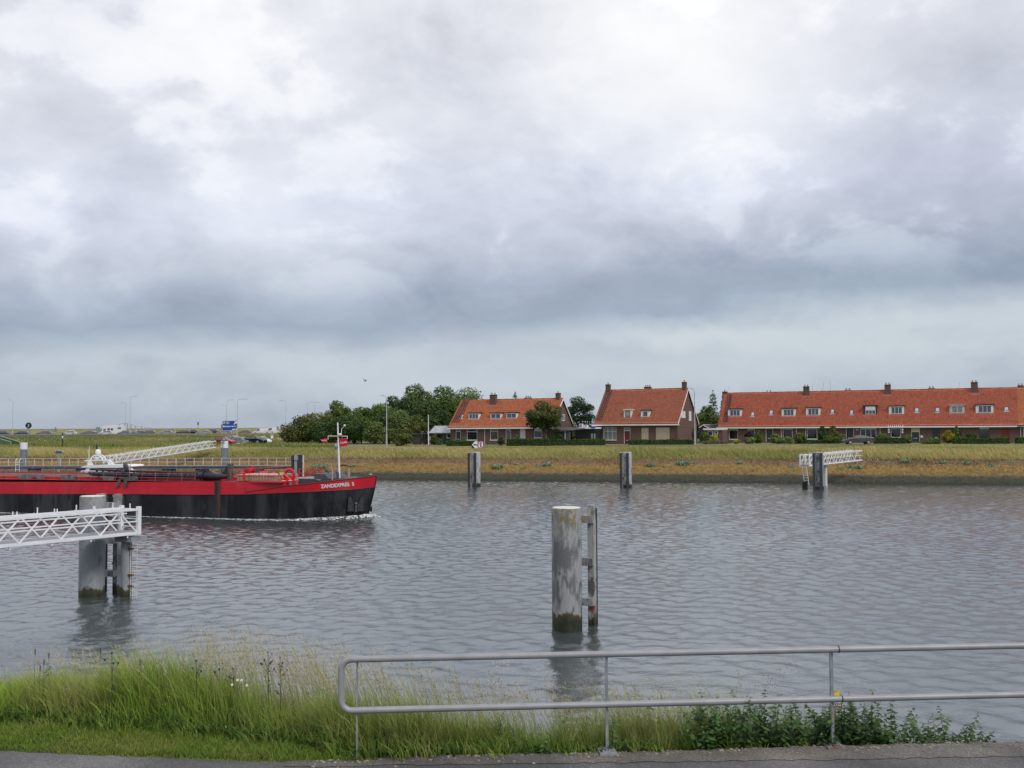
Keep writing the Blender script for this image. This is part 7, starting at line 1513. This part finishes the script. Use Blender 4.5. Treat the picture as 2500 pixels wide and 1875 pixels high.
def tree(label, px0, px1, ytop, ybase, D, pal, n=5000, leaf=.38, kind='tree', group=None, lobes=7, trunk=True, low=.12, depth=.8, name=None, flat=False, seed=None, z=None, lean=0.0, cat=None, core=.86):
    SEED[0] += 1; sd = seed or SEED[0]; rng = random.Random(sd); P = AD((px0+px1)/2, ybase, D); gz_ = tz(P.x, P.y) if z is None else z; k = D/FPX; w = (px1-px0)*k/2; h = AD((px0+px1)/2, ytop, D).z-gz_
    nm = name or ('tree' if kind == 'tree' else 'shrub'); t = thing(nm, label, cat or ('tree' if kind == 'tree' else 'shrub'), (P.x, P.y, gz_), PSI, group); zlo = h*low; rz_ = (h-zlo)/2; L_ = []
    L_.append((0, 0, zlo+rz_*.90, w*core, w*core*.93*depth, rz_*core*1.02))
    for i in range(lobes):
        a = 6.283*i/lobes+rng.uniform(-.4, .4); u = rng.uniform(-.75, .8); rr = w*.66*math.sqrt(max(.25, 1-u*u*.75)); s = rng.uniform(.34, .50)
        L_.append((rr*math.cos(a)+lean*u*w, rr*math.sin(a)*depth, zlo+rz_*(1+u*.72), w*s, w*s*depth, min(rz_*.55, w*s*(.55 if flat else .85))))
    L_.append((lean*w*.5+rng.uniform(-.2, .2)*w, 0, h-rz_*.30, w*.52, w*.48*depth, rz_*.32))
    if trunk:
        b = MB(); tr = max(.07, h*.022); top = zlo+rz_*1.2; b.tube([(0, 0, -.2), (.1*w*lean, .02*h, zlo*.6), (lean*w*.2, 0, zlo+rz_*.5), (lean*w*.4, .05*w, top)], [tr*1.3, tr, tr*.75, tr*.35], 8)
        for i in range(6):
            l = L_[1+i % max(1, len(L_)-2)]; b.tube([(lean*w*.1, 0, zlo*(.6+.06*i)+.1), (l[0]*.5, l[1]*.5, (zlo+l[2])*.5), (l[0], l[1], l[2])], [tr*.5, tr*.35, tr*.12], 6)
        b.build('trunk', M_BARK, t, True)
    V, T, C = leaves(L_, n, leaf, pal[0], pal[1], sd); 
    keep = V[:, 2].reshape(-1, 4).min(1) > -.05; kk = np.repeat(keep, 4); idx = np.cumsum(kk)-1; T = T[kk[T].all(1)]; V = V[kk]; C = C[kk]; T = idx[T]
    fast('crown' if kind == 'tree' else 'foliage', V, T, C, LEAF, t); return t
GT = 'trees and bushes of the grove'
# back row, big crowns
tree('tallest broad crown of the grove, the middle of the three high tops', 966, 1066, 938, 1082, 226, GREEN, 9000, .42, group=GT, lobes=10)
tree('broad green crown at the right of the grove behind the chimneyed roof', 1034, 1140, 942, 1082, 232, GREEN, 9000, .42, group=GT, lobes=10)
tree('crown running down behind the roof at the right end of the grove', 1072, 1196, 946, 1080, 238, GREEN, 6500, .42, group=GT, lobes=9)
tree('dark thin topped tree left of the tallest crown', 930, 996, 966, 1082, 222, DARK, 5500, .38, group=GT, lobes=8)
tree('deep green crown in front of the tallest crown, above the shed', 994, 1098, 975, 1082, 212, DARK, 8000, .38, group=GT, lobes=10)
tree('knobbly tree standing up from the left half of the grove', 792, 862, 978, 1080, 218, GREEN, 5500, .36, group=GT, lobes=9, low=.1)
tree('mid green crown right of the knobbly tree', 840, 924, 994, 1081, 214, GREEN, 6000, .38, group=GT, lobes=9, low=.02)
tree('mid green crown left of the white street lamp', 876, 958, 988, 1081, 220, OLIVE, 5500, .38, group=GT, lobes=9, low=.02)
tree('dark gap filling tree behind the pale shrubs', 906, 994, 998, 1081, 208, DARK, 5500, .36, group=GT, lobes=9, low=.02)
tree('low olive bush at the far left end of the grove', 684, 784, 1018, 1081, 206, OLIVE, 6500, .36, 'shrub', GT, 9, True, .0, .8)
tree('rounded olive bush second from the left end of the grove', 728, 836, 1007, 1081, 212, OLIVE, 6500, .36, 'shrub', GT, 9, True, .0, .8)
tree('dark low bush at the foot of the grove left of the barge mast', 744, 832, 1030, 1082, 203, DARK, 5000, .34, 'shrub', GT, 8, True, .0, .8)
tree('dark bush behind the barge flags', 796, 894, 1018, 1082, 203, DARK, 5500, .34, 'shrub', GT, 9, True, .0, .8)
tree('pale flowering shrub left of the white street lamp', 884, 946, 1028, 1080, 199, PALE, 5200, .28, 'shrub', GT, 9, True, .0, .7)
tree('large pale flowering shrub right of the white street lamp', 936, 1016, 1001, 1081, 200, PALE, 7000, .30, 'shrub', GT, 10, True, .0, .7)
tree('rusty tinged shrub at the right of the pale flowering shrubs', 992, 1046, 1012, 1082, 198, OLIVE, 5000, .30, 'shrub', GT, 8, True, .0, .7)
tree('soft yellow green willow bush left of the open shed', 960, 1009, 1047, 1085, 180, ((.05, .072, .018), (.15, .18, .05)), 4500, .22, 'shrub', GT, 8, True, .0, .7)
tree('dark thicket behind the open shed', 1000, 1062, 1030, 1082, 214, DARK, 5000, .34, 'shrub', GT, 8, True, .0, .7)
tree('reddish brown bush behind the solar panel shed', 1078, 1112, 1031, 1080, 214, ((.03, .022, .01), (.09, .06, .022)), 2500, .28, 'shrub', GT, 6, True, .0, .7)
tree('filler crown between the knobbly tree and the white street lamp', 826, 904, 1003, 1081, 206, GREEN, 6500, .36, group=GT, lobes=10, low=.0)
tree('broad crown right behind the white street lamp', 890, 984, 984, 1081, 213, GREEN, 7500, .38, group=GT, lobes=10, low=.0)
tree('dark crown filling the middle of the grove', 946, 1040, 968, 1081, 218, DARK, 7500, .40, group=GT, lobes=10, low=.0)
tree('low dense bush between the olive bushes and the knobbly tree', 766, 840, 1012, 1081, 209, OLIVE, 5500, .34, 'shrub', GT, 9, True, .0, .8)
# single trees between the houses
tree('round wind blown tree in front of the vivid orange roof', 1285, 1374, 979, 1079, 178, ((.026, .05, .012), (.12, .165, .045)), 8500, .27, lobes=16, low=.27, depth=.8, flat=True, lean=.12, core=.62)
tree('open crowned pine between the low house and the single house', 1378, 1456, 967, 1080, 214, PINE, 6000, .30, lobes=11, low=.28, flat=True, name='pine_tree')
tree('dense round tree between the single house and the terrace', 1698, 1764, 990, 1082, 216, GREEN, 6500, .34, lobes=9, low=.03)
tree('tree behind the lamp post at the right of the single house', 1676, 1716, 1012, 1083, 208, DARK, 3000, .32, lobes=7, low=.0)
def conifer(label, pxc, w, ytop, ybase, D, n=1800, tiers=8, pal=PINE):
    P = AD(pxc, ybase, D); gz_ = tz(P.x, P.y); h = AD(pxc, ytop, D).z-gz_; k = D/FPX; t = thing('pine_tree', label, 'tree', (P.x, P.y, gz_), PSI); b = MB(); b.tube([(0, 0, -.2), (0, 0, h*.97)], [h*.02, .03], 7); b.build('trunk', M_BARK, t, True); lob = []
    rng = random.Random(int(pxc))
    for i in range(tiers):
        f = i/tiers; rr = w*k/2*(1-f*.75)*rng.uniform(.8, 1.1)
        for j in range(5): a = j*1.256+i*.7+rng.uniform(-.3, .3); lob.append((rr*.6*math.cos(a), rr*.6*math.sin(a), h*(.42+.55*f)+rng.uniform(-.2, .2), rr*.5, rr*.3, h*.022+.1))
    lob.append((0, 0, h*.97, .25, .25, .5)); V, T, C = leaves(lob, n, .26, *pal, int(pxc)); fast('crown', V, T, C, LEAF, t)
conifer('tall dark conifer behind the left end of the terrace', 1742, 40, 953, 1080, 236, 1700, 8); conifer('thin conifer right beside the left gable chimney of the terrace', 1766, 26, 968, 1080, 232, 1500, 7); conifer('conifer tip showing above the vivid orange roof', 1258, 30, 957, 1080, 250, 1600, 9)
# distant low growth closing the gaps between the houses
for i, (x0, x1, y) in enumerate(((1380, 1470, 1030), (1440, 1530, 1036), (1640, 1720, 1030), (1690, 1770, 1026))):
    tree(['dark far hedge row behind the car port', 'dark far hedge row behind the single house', 'dark far bush behind the gable of the single house', 'dark far bush behind the annex'][i], x0, x1, y, 1080, 236, DARK, 3000, .4, 'shrub', None, 7, False, .0, .5)
# hedges: clipped boxes covered with leaves
def hedge(label, px0, px1, ytop, ybase, D0, D1, pal=((.028, .062, .012), (.095, .16, .03)), thick=1.1, n=None, cat='hedge', name='hedge'):
    a = AD(px0, ybase, D0); c = AD(px1, ybase, D1); a.z = tz(a.x, a.y); c.z = a.z; d = c-a; Lh = d.length; h = AD(px0, ytop, D0).z-a.z; t = thing(name, label, cat, a, math.atan2(d.y, d.x), 'hedges before the houses'); b = MB()
    b.box(.05, Lh-.05, .1, thick-.1, -.1, h-.08); b.build('core', mat('hedge_core', (.012, .022, .006), .9, var=.4, scale=5) if 'hedge_core' not in MATS else MATS['hedge_core'], t)
    rng = np.random.default_rng(int(px0)); n = n or int(Lh*260); P = np.stack([rng.uniform(0, Lh, n), rng.uniform(0, thick, n), rng.uniform(0, h, n)], 1); f = rng.integers(0, 5, n); P[f < 2, 1] = rng.normal(.04, .05, (f < 2).sum()); P[(f >= 2)&(f < 4), 2] = h+rng.normal(-.03, .06, ((f >= 2)&(f < 4)).sum())+.06*np.sin(P[(f >= 2)&(f < 4), 0]*1.1); nr = np.zeros((n, 3)); nr[f < 2, 1] = -1; nr[f >= 2, 2] = 1; nr += rng.normal(0, .6, (n, 3)); nr /= np.linalg.norm(nr, axis=1)[:, None]
    a_ = np.cross(nr, rng.normal(0, 1, (n, 3))); a_ /= np.linalg.norm(a_, axis=1)[:, None]; b_ = np.cross(nr, a_); s = .17*rng.uniform(.6, 1.4, (n, 1)); V = np.stack([P-a_*s*.5, P+b_*s*.36, P+a_*s*.5, P-b_*s*.36], 1).reshape(-1, 3); q = np.arange(n)*4; tone = rng.uniform(0, 1, (n, 1)); C = np.repeat(np.array(pal[0])*(1-tone)+np.array(pal[1])*tone, 4, 0)
    fast('foliage', V, np.concatenate([np.stack([q, q+1, q+2], 1), np.stack([q, q+2, q+3], 1)]), C, LEAF, t); return t
hedge('clipped hedge below the left windows of the low house', 1088, 1160, 1076.5, 1086, 177, 176); hedge('clipped hedge under the round wind blown tree', 1236, 1342, 1071.5, 1085.5, 174.5, 172.5); hedge('clipped hedge before the lean to and the car port', 1343, 1478, 1073.5, 1085.5, 174, 173.5)
hedge('clipped hedge below the cream shutters of the single house', 1534, 1694, 1074, 1084.5, 174, 173); hedge('long low hedge before the middle of the terrace', 1940, 2052, 1075, 1083.5, 178, 176); hedge('clipped hedge right of the parked dark saloon', 2134, 2212, 1068.5, 1082, 171, 170); hedge('clipped hedge near the brown shutter of the terrace', 2330, 2466, 1070, 1081.5, 167, 166); hedge('short hedge at the right edge of the picture', 2484, 2560, 1069, 1081, 166, 166)
GS = 'garden shrubs before the houses'
for a in [('round yellow green shrub right of the purple bush', 1838, 1863, 1049.5, 1081, 181, ((.04, .07, .01), (.16, .22, .03)), 3000, .2), ('purple leaved bush beside the pale blind window', 1815, 1838, 1052, 1068, 184, PURP, 1600, .2),
 ('low green shrub with pale flowers left of the terrace door', 1816, 1846, 1067.5, 1083, 178, PALE, 2600, .2), ('flowering shrub right of the first terrace door', 1878, 1912, 1059, 1083, 179, PALE, 3200, .2), ('rounded shrub between two tall terrace windows', 1935, 1971, 1057, 1083, 178, ((.05, .075, .014), (.17, .22, .05)), 3200, .2),
 ('low bushy shrub below the tall terrace window', 1900, 1940, 1066.5, 1083, 176, PALE, 2600, .2), ('dark green shrub right of the tall terrace windows', 1996, 2020, 1040, 1080, 183, DARK, 2600, .22), ('climbing shrub around the dark red door', 2020, 2048, 1038, 1072, 184, OLIVE, 2400, .22),
 ('bright green shrub left of the parked dark saloon', 2046, 2066, 1058, 1083, 178, PALE, 1800, .2), ('mixed shrub behind the bonnet of the dark saloon', 2010, 2052, 1063, 1083, 177, GREEN, 2600, .2), ('low round shrub right of the parked dark saloon', 2132, 2176, 1058, 1078, 174, GREEN, 2600, .2), ('wild shrub right of the striped awning', 2208, 2228, 1062, 1081, 172, PALE, 1600, .2),
 ('golden yellow conifer mound before the terrace', 2298, 2332, 1050.5, 1081, 169, ((.10, .11, .01), (.38, .34, .03)), 3400, .2), ('low shrub between the cream door and the golden mound', 2246, 2300, 1070, 1081, 168, GREEN, 2200, .2), ('clipped green block of bush behind the right hand hedge', 2354, 2386, 1057.5, 1076, 171, ((.02, .05, .01), (.07, .12, .025)), 2400, .18),
 ('bright yellow bush beside the brick annex', 1734, 1756, 1062, 1079, 181, YEL, 2000, .2), ('green bush left of the bright yellow bush', 1706, 1738, 1055, 1082, 183, GREEN, 2800, .2), ('small yellow bush under the first terrace window', 1790, 1808, 1073, 1084, 178, YEL, 900, .18), ('grey green garden border before the annex', 1698, 1790, 1075, 1085, 176, ((.06, .06, .045), (.15, .15, .10)), 2600, .18),
 ('dark ivy shrub at the corner of the single house', 1670, 1700, 1036, 1082, 187, DARK, 2600, .24), ('dark laurel between the low house and its lean to', 1336, 1376, 1047, 1080, 177, ((.012, .03, .01), (.05, .08, .02)), 2800, .22), ('pale tree top above the lean to', 1394, 1410, 1031, 1050, 186, PALE, 1000, .22),
 ('small shrub under the left house window', 1128, 1142, 1067, 1079, 179, PALE, 900, .2), ('rounded shrub by the left house door', 1100, 1114, 1068, 1080, 179, GREEN, 900, .2), ('fresh green bush left of the low house', 1064, 1082, 1070, 1083, 182, ((.05, .09, .02), (.15, .22, .05)), 1400, .18), ('straggly shrub before the solar shed', 1048, 1070, 1060, 1084, 184, OLIVE, 1300, .2), ('small shrub by the low house door step', 1214, 1232, 1066, 1084, 176, ((.02, .04, .015), (.07, .10, .03)), 1200, .18), ('leafy shrub before the white shutter', 1250, 1270, 1061, 1074, 178, GREEN, 1200, .2)]:
    tree(a[0], a[1], a[2], a[3], a[4], a[5], a[6], a[7], a[8], 'shrub', GS, 6, False, .0, .8, seed=int(a[1]))
def spire(label, pxc, w, ytop, ybase, D):
    P = AD(pxc, ybase, D); gz_ = tz(P.x, P.y); h = AD(pxc, ytop, D).z-gz_; k = D/FPX; lob = [(0, 0, h*(.12+.8*i/6), w*k/2*(1-i/7.2), w*k/2*(1-i/7.2), h*.13) for i in range(7)]; t = thing('conifer_shrub', label, 'shrub', (P.x, P.y, gz_), PSI, GS); V, T, C = leaves(lob, 2600, .2, *GREEN, int(pxc)); fast('foliage', V, T, C, LEAF, t)
spire('pointed green conifer right of the golden yellow mound', 2336, 30, 1038, 1081, 171)
# sea kale clumps on the stone slope
KL = ['large blue green plant on the stones left of the barge mast', 'blue green plant on the stones just right of the barge mast', 'small blue green plant on the stones above the barge bow', 'small blue green plant just left of the pale pile below the anchor sign',
 'broad blue green plant just right of the pale pile below the anchor sign', 'pale small clump beside the broad plant right of the anchor sign pile', 'small round clump right of the bleached branch', 'middle sized clump, left one of two above the orange stones between the piles', 'wider clump, right one of two above the orange stones between the piles',
 'blue green clump just right of the pile before the single house', 'small low clump third from the pile before the single house', 'spreading blue green clump half way to the right hand gangway', 'thin clump at the right of the spreading clump', 'small clump in the grass edge between the spreading clump and the gangway',
 'blue green clump left of the ladder of the right hand gangway', 'clump under the middle of the right hand gangway', 'clump behind the leg of the right hand gangway', 'clump under the shore end of the right hand gangway', 'long clump first to the right of the right hand gangway', 'small clump second to the right of the right hand gangway', 'clump third to the right of the right hand gangway', 'low clump fourth to the right of the right hand gangway', 'last small clump near the right edge of the picture']
for i, (px, py, w) in enumerate(((780, 1141, 56), (862, 1136, 22), (902, 1139, 12), (1105, 1142, 12), (1215, 1139, 38), (1258, 1131, 14), (1277, 1140, 16), (1310, 1134, 18), (1337, 1133, 28), (1590, 1134, 26), (1625, 1137, 14), (1668, 1131, 40), (1700, 1128, 16), (1808, 1129, 18), (1934, 1137, 20), (2052, 1142, 18), (2076, 1139, 20), (2097, 1139, 24), (2212, 1126, 34), (2300, 1127, 24), (2360, 1129, 26), (2420, 1134, 22), (2468, 1131, 16))):
    P = gz(px, py+5, 1.5); D = P.dot(F0); r = w*D/FPX/2; t = thing('kale_plant', KL[i], 'plant', P, PSI, 'blue green plants on the stone slope'); lob = [(0, 0, r*.28, r*.8, r*.7, r*.40)]+[(r*.6*math.cos(a), r*.5*math.sin(a), r*.25, r*.45, r*.4, r*.3) for a in np.linspace(0, 5.2, 6)]
    V, T, C = leaves(lob, 420, .22, (.10, .17, .11), (.28, .40, .28), 300+i, shell=.3, up_bias=.6); fast('leaf_clump', V, T, C, LEAF, t)
q = gz(1243, 1143, 1.3); b = MB(); b.bar(Vector((-1.0, 0, .05)), Vector((.3, .9, .18)), .10, .08); b.bar(Vector((.3, .9, .18)), Vector((1.1, 1.2, .22)), .07, .06); tag(b.build('driftwood', mat('bleached_wood', (.62, .58, .52), .8), None, loc=q), 'bleached branch lying on the orange stones of the far bank', 'driftwood')
# ------------------------------------------------------------------ plants of the near bank
def nettles():
    rng = np.random.default_rng(11); Vs, Ts, Cs = [], [], []; o = 0
    def addq(V, C):
        nonlocal o
        n = len(V); Vs.append(V.reshape(-1, 3)); a = np.arange(n)*4+o; Ts.append(np.stack([a, a+1, a+2], 1)); Ts.append(np.stack([a, a+2, a+3], 1)); Cs.append(np.repeat(C, 4, 0)); o += n*4
    n = 520; X = np.concatenate([rng.uniform(2.15, 4.4, 400), rng.uniform(4.2, 5.7, 60), rng.uniform(-6.4, 1.9, 60)]); e = edgeD(X); D = e+rng.uniform(-.12, 1.5, n); H = rng.uniform(.20, .74, n)*np.interp(X, [-.5, 2, 4.2, 5.7], [.8, 1.05, .95, .45])*np.where(D > e+.9, 1.15, 1.0)
    for i in range(n):
        z0 = float(near_z(X[i], D[i])); base = XD(X[i], D[i], z0); lean = Vector((rng.normal(0, .34), rng.normal(0, .34), 1)).normalized(); k = int(8+H[i]*16); f = np.linspace(.08, 1, k); P = np.array([base+lean*H[i]*t_ for t_ in f]); ang = rng.uniform(0, 6.28)+np.arange(k)*1.57+rng.normal(0, .25, k)
        tone = rng.uniform(.6, 1.25)*(1 if X[i] > 1.9 else 1.5)
        for s in (0, math.pi):
            L_ = (.030+.055*np.sin(np.clip(f, 0, .97)*math.pi)**.7)*rng.uniform(.7, 1.3, k)*1.0; dx = np.cos(ang+s); dy = np.sin(ang+s); dr = rng.uniform(.05, .6, k); dirv = np.stack([dx, dy, -dr], 1); side = np.stack([-dy, dx, rng.normal(0, .25, k)], 1); a = P; t_ = P+dirv*L_[:, None]; m_ = P+dirv*L_[:, None]*.42
            V = np.stack([a, m_+side*L_[:, None]*.30, t_, m_-side*L_[:, None]*.30], 1); c = np.array([(.042, .082, .022)])*tone*rng.uniform(.7, 1.5, (k, 1))*(1+f[:, None]*.55); addq(V, c)
        w = .004; top = base+lean*H[i]; addq(np.array([[base-Vector((w, 0, 0)), base+Vector((w, 0, 0)), top+Vector((w*.4, 0, 0)), top-Vector((w*.4, 0, 0))]]), np.array([(.06, .085, .025)]))
    V = np.concatenate(Vs); tag(fast('nettle_patch', V, np.concatenate(Ts), np.clip(np.concatenate(Cs), .003, .5), LEAF), kind='stuff')
nettles()
def sprigs():
    """yellow mustard, dry umbels, red sorrel, small white heads among the grass: colour flecks nobody could count"""
    rng = np.random.default_rng(21); Vs, Ts, Cs = [], [], []; o = 0
    def heads(X, D, Z, size, col, per=5, spread=.03):
        nonlocal o
        n = len(X); B = np.stack([X*R0.x+D*F0.x, X*R0.y+D*F0.y, Z], 1); B = np.repeat(B, per, 0)+rng.normal(0, spread, (n*per, 3)); m = len(B); a = rng.normal(0, 1, (m, 3)); a /= np.linalg.norm(a, axis=1)[:, None]; b = np.cross(a, rng.normal(0, 1, (m, 3))); b /= np.linalg.norm(b, axis=1)[:, None]; s = size*.55*rng.uniform(.6, 1.4, (m, 1)); V = np.stack([B-a*s, B+b*s, B+a*s, B-b*s], 1); Vs.append(V.reshape(-1, 3)); q = np.arange(m)*4+o; Ts.append(np.stack([q, q+1, q+2], 1)); Ts.append(np.stack([q, q+2, q+3], 1)); o += m*4; Cs.append(np.repeat(np.clip(np.array(col)*rng.uniform(.7, 1.25, (m, 1)), 0, .8), 4, 0))
    def foot(n, x0, x1, d0, d1): X = rng.uniform(x0, x1, n); return X, edgeD(X)+rng.uniform(d0, d1, n)
    X, D = foot(60, 1.3, 2.6, -.1, .8); heads(X, D, near_z(X, D)+rng.uniform(.45, .95, 60), .011, (.55, .48, .03), 4, .03)
    X, D = foot(34, -6.3, -2.2, -1.2, -.2); heads(X, D, near_z(X, D)+rng.uniform(.35, .7, 34), .011, (.55, .42, .02), 6, .035)
    X, D = foot(70, -6.4, -4.4, -.6, .6); heads(X, D, near_z(X, D)+rng.uniform(.55, .9, 70), .009, (.60, .60, .52), 3, .02)
    X, D = foot(40, -6.4, -2.0, -1.4, .3); heads(X, D, near_z(X, D)+rng.uniform(.2, .8, 40), .009, (.68, .68, .60), 3, .015)
    X, D = foot(26, -6.2, -1.8, -1.2, .1); heads(X, D, near_z(X, D)+rng.uniform(.3, .7, 26), .012, (.16, .06, .12), 6, .025)
    X, D = foot(30, 2.6, 3.3, .1, .9); heads(X, D, near_z(X, D)+rng.uniform(.75, 1.05, 30), .010, (.20, .14, .06), 9, .035)
    X, D = foot(50, -.6, .9, .1, 1.0); heads(X, D, near_z(X, D)+rng.uniform(.7, 1.05, 50), .010, (.40, .30, .16), 9, .03)
    X, D = foot(36, -.35, .45, .3, .8); heads(X, D, near_z(X, D)+rng.uniform(.9, 1.25, 36), .012, (.55, .52, .44), 7, .03)
    X, D = foot(9, -6.1, -5.4, -.2, .4); 
    tag(fast('flower_heads', np.concatenate(Vs), np.concatenate(Ts), np.concatenate(Cs), LEAF), kind='stuff')
sprigs()
M_STEM = mat('herb_stem', (.06, .09, .025), .8, var=.2)
M_THIS = mat('thistle_green', (.035, .06, .025), .8, var=.2); M_MAUVE = mat('thistle_mauve', (.24, .13, .34), .8, var=.2)
def nearpt(px, py, D): return AD(px, py, D)
for i, (px, py, nh, lb) in enumerate(((479, 1613, 5, 'thistle with mauve heads near the middle of the left grass'), (654, 1593, 6, 'tall dark headed thistle left of the railing end'), (684, 1606, 6, 'thistle with mauve heads just left of the railing end'), (569, 1632, 3, 'small thistle near the white daisies'), (535, 1634, 3, 'small thistle left of the daisies'), (273, 1594, 4, 'tall thistle in the left part of the grass'))):
    D = 12.9; T_ = nearpt(px, py, D); X = T_.dot(R0); g = float(near_z(X, D)); t = thing('thistle', lb, 'thistle', (T_.x, T_.y, g), PSI, 'thistles in the near grass'); h = T_.z-g; rng = random.Random(i); b = MB(); b.tube([(0, 0, -.05), (.01, 0, h*.5), (0, 0, h)], [.006, .005, .003], 6); heads = [(0, 0, h)]
    for k in range(nh-1): a = rng.uniform(-.09, .09); hh = h-rng.uniform(.02, .16); b.tube([(0, 0, hh-.12), (a, rng.uniform(-.04, .04), hh)], .0028, 5); heads.append((a, 0, hh))
    b.build('stem', M_THIS, t, True)
    b = MB()
    for k in range(9): z = h*(.25+.07*k); a = rng.uniform(0, 6.28); d = Vector((math.cos(a), math.sin(a), rng.uniform(.1, .6)))*rng.uniform(.07, .14); s = Vector((-d.y, d.x, 0)).normalized()*.018; p = Vector((0, 0, z)); b.add([p, p+d*.5+s, p+d, p+d*.5-s], [(0, 1, 2, 3)])
    b.build('leaf', M_THIS, t)
    for hx in heads:
        b = MB(); b.ball((hx[0], hx[1], hx[2]), .012, .012, .015, 7, 4); o = b.build('flower_head', M_BLACK if False else mat('thistle_bud', (.03, .025, .035), .8) if 'thistle_bud' not in MATS else MATS['thistle_bud'], t, True)
        if i in (0, 2, 3): b = MB(); b.ball((hx[0], hx[1], hx[2]+.013), .011, .011, .009, 7, 4); b.build('tuft', M_MAUVE, o, True)
M_PETAL = mat('petal_white', (.78, .78, .76), .7, var=.03); M_EYE = mat('daisy_eye', (.55, .38, .02), .7)
for px, py, lb in ((580, 1660, 'highest of the four white daisies, left one of the upper pair'), (590, 1660.5, 'right one of the upper pair of white daisies'), (567, 1671.5, 'left one of the lower pair of white daisies'), (603, 1673, 'right one of the lower pair of white daisies')):
    D = 12.25; T_ = nearpt(px, py, D); X = T_.dot(R0); g = float(near_z(X, D)); t = thing('daisy', lb, 'daisy', (T_.x, T_.y, g), PSI, 'white daisies in the near grass'); h = T_.z-g; b = MB(); b.tube([(0, 0, 0), (0, 0, h)], .002, 5); b.build('stem', M_STEM, t); b = MB()
    for k in range(14): a = k*.4488; d = Vector((math.cos(a), .45*math.sin(a)-.1, .75*math.sin(a))); s = Vector((-math.sin(a), 0, math.cos(a)))*.005; p = Vector((0, 0, h)); b.add([p+d*.006-s, p+d*.006+s, p+d*.015+s*.5, p+d*.015-s*.5], [(0, 1, 2, 3)])
    b.build('petal', M_PETAL, t); b = MB(); b.ball((0, 0, h+.003), .008, .008, .004, 8, 4); b.build('eye', M_EYE, t, True)
# brown plantain spikes at the left
b = MB(); rng = random.Random(5)
for k in range(6):
    X = rng.choice([rng.uniform(-6.3, -5.0), rng.uniform(-4.95, -4.6)]); D = edgeD(X)+rng.uniform(-.9, .1); g = float(near_z(X, D)); h = rng.uniform(.62, .85); p = XD(X, D, g); b.tube([p, p+Vector((.01, 0, h-.08))], .0022, 4); b.tube([p+Vector((.01, 0, h-.08)), p+Vector((.012, 0, h-.02)), p+Vector((.012, 0, h))], [.006, .0075, .003], 6)
tag(b.build('plantain_spikes', mat('plantain_brown', (.07, .04, .025), .9), None, True), kind='stuff')
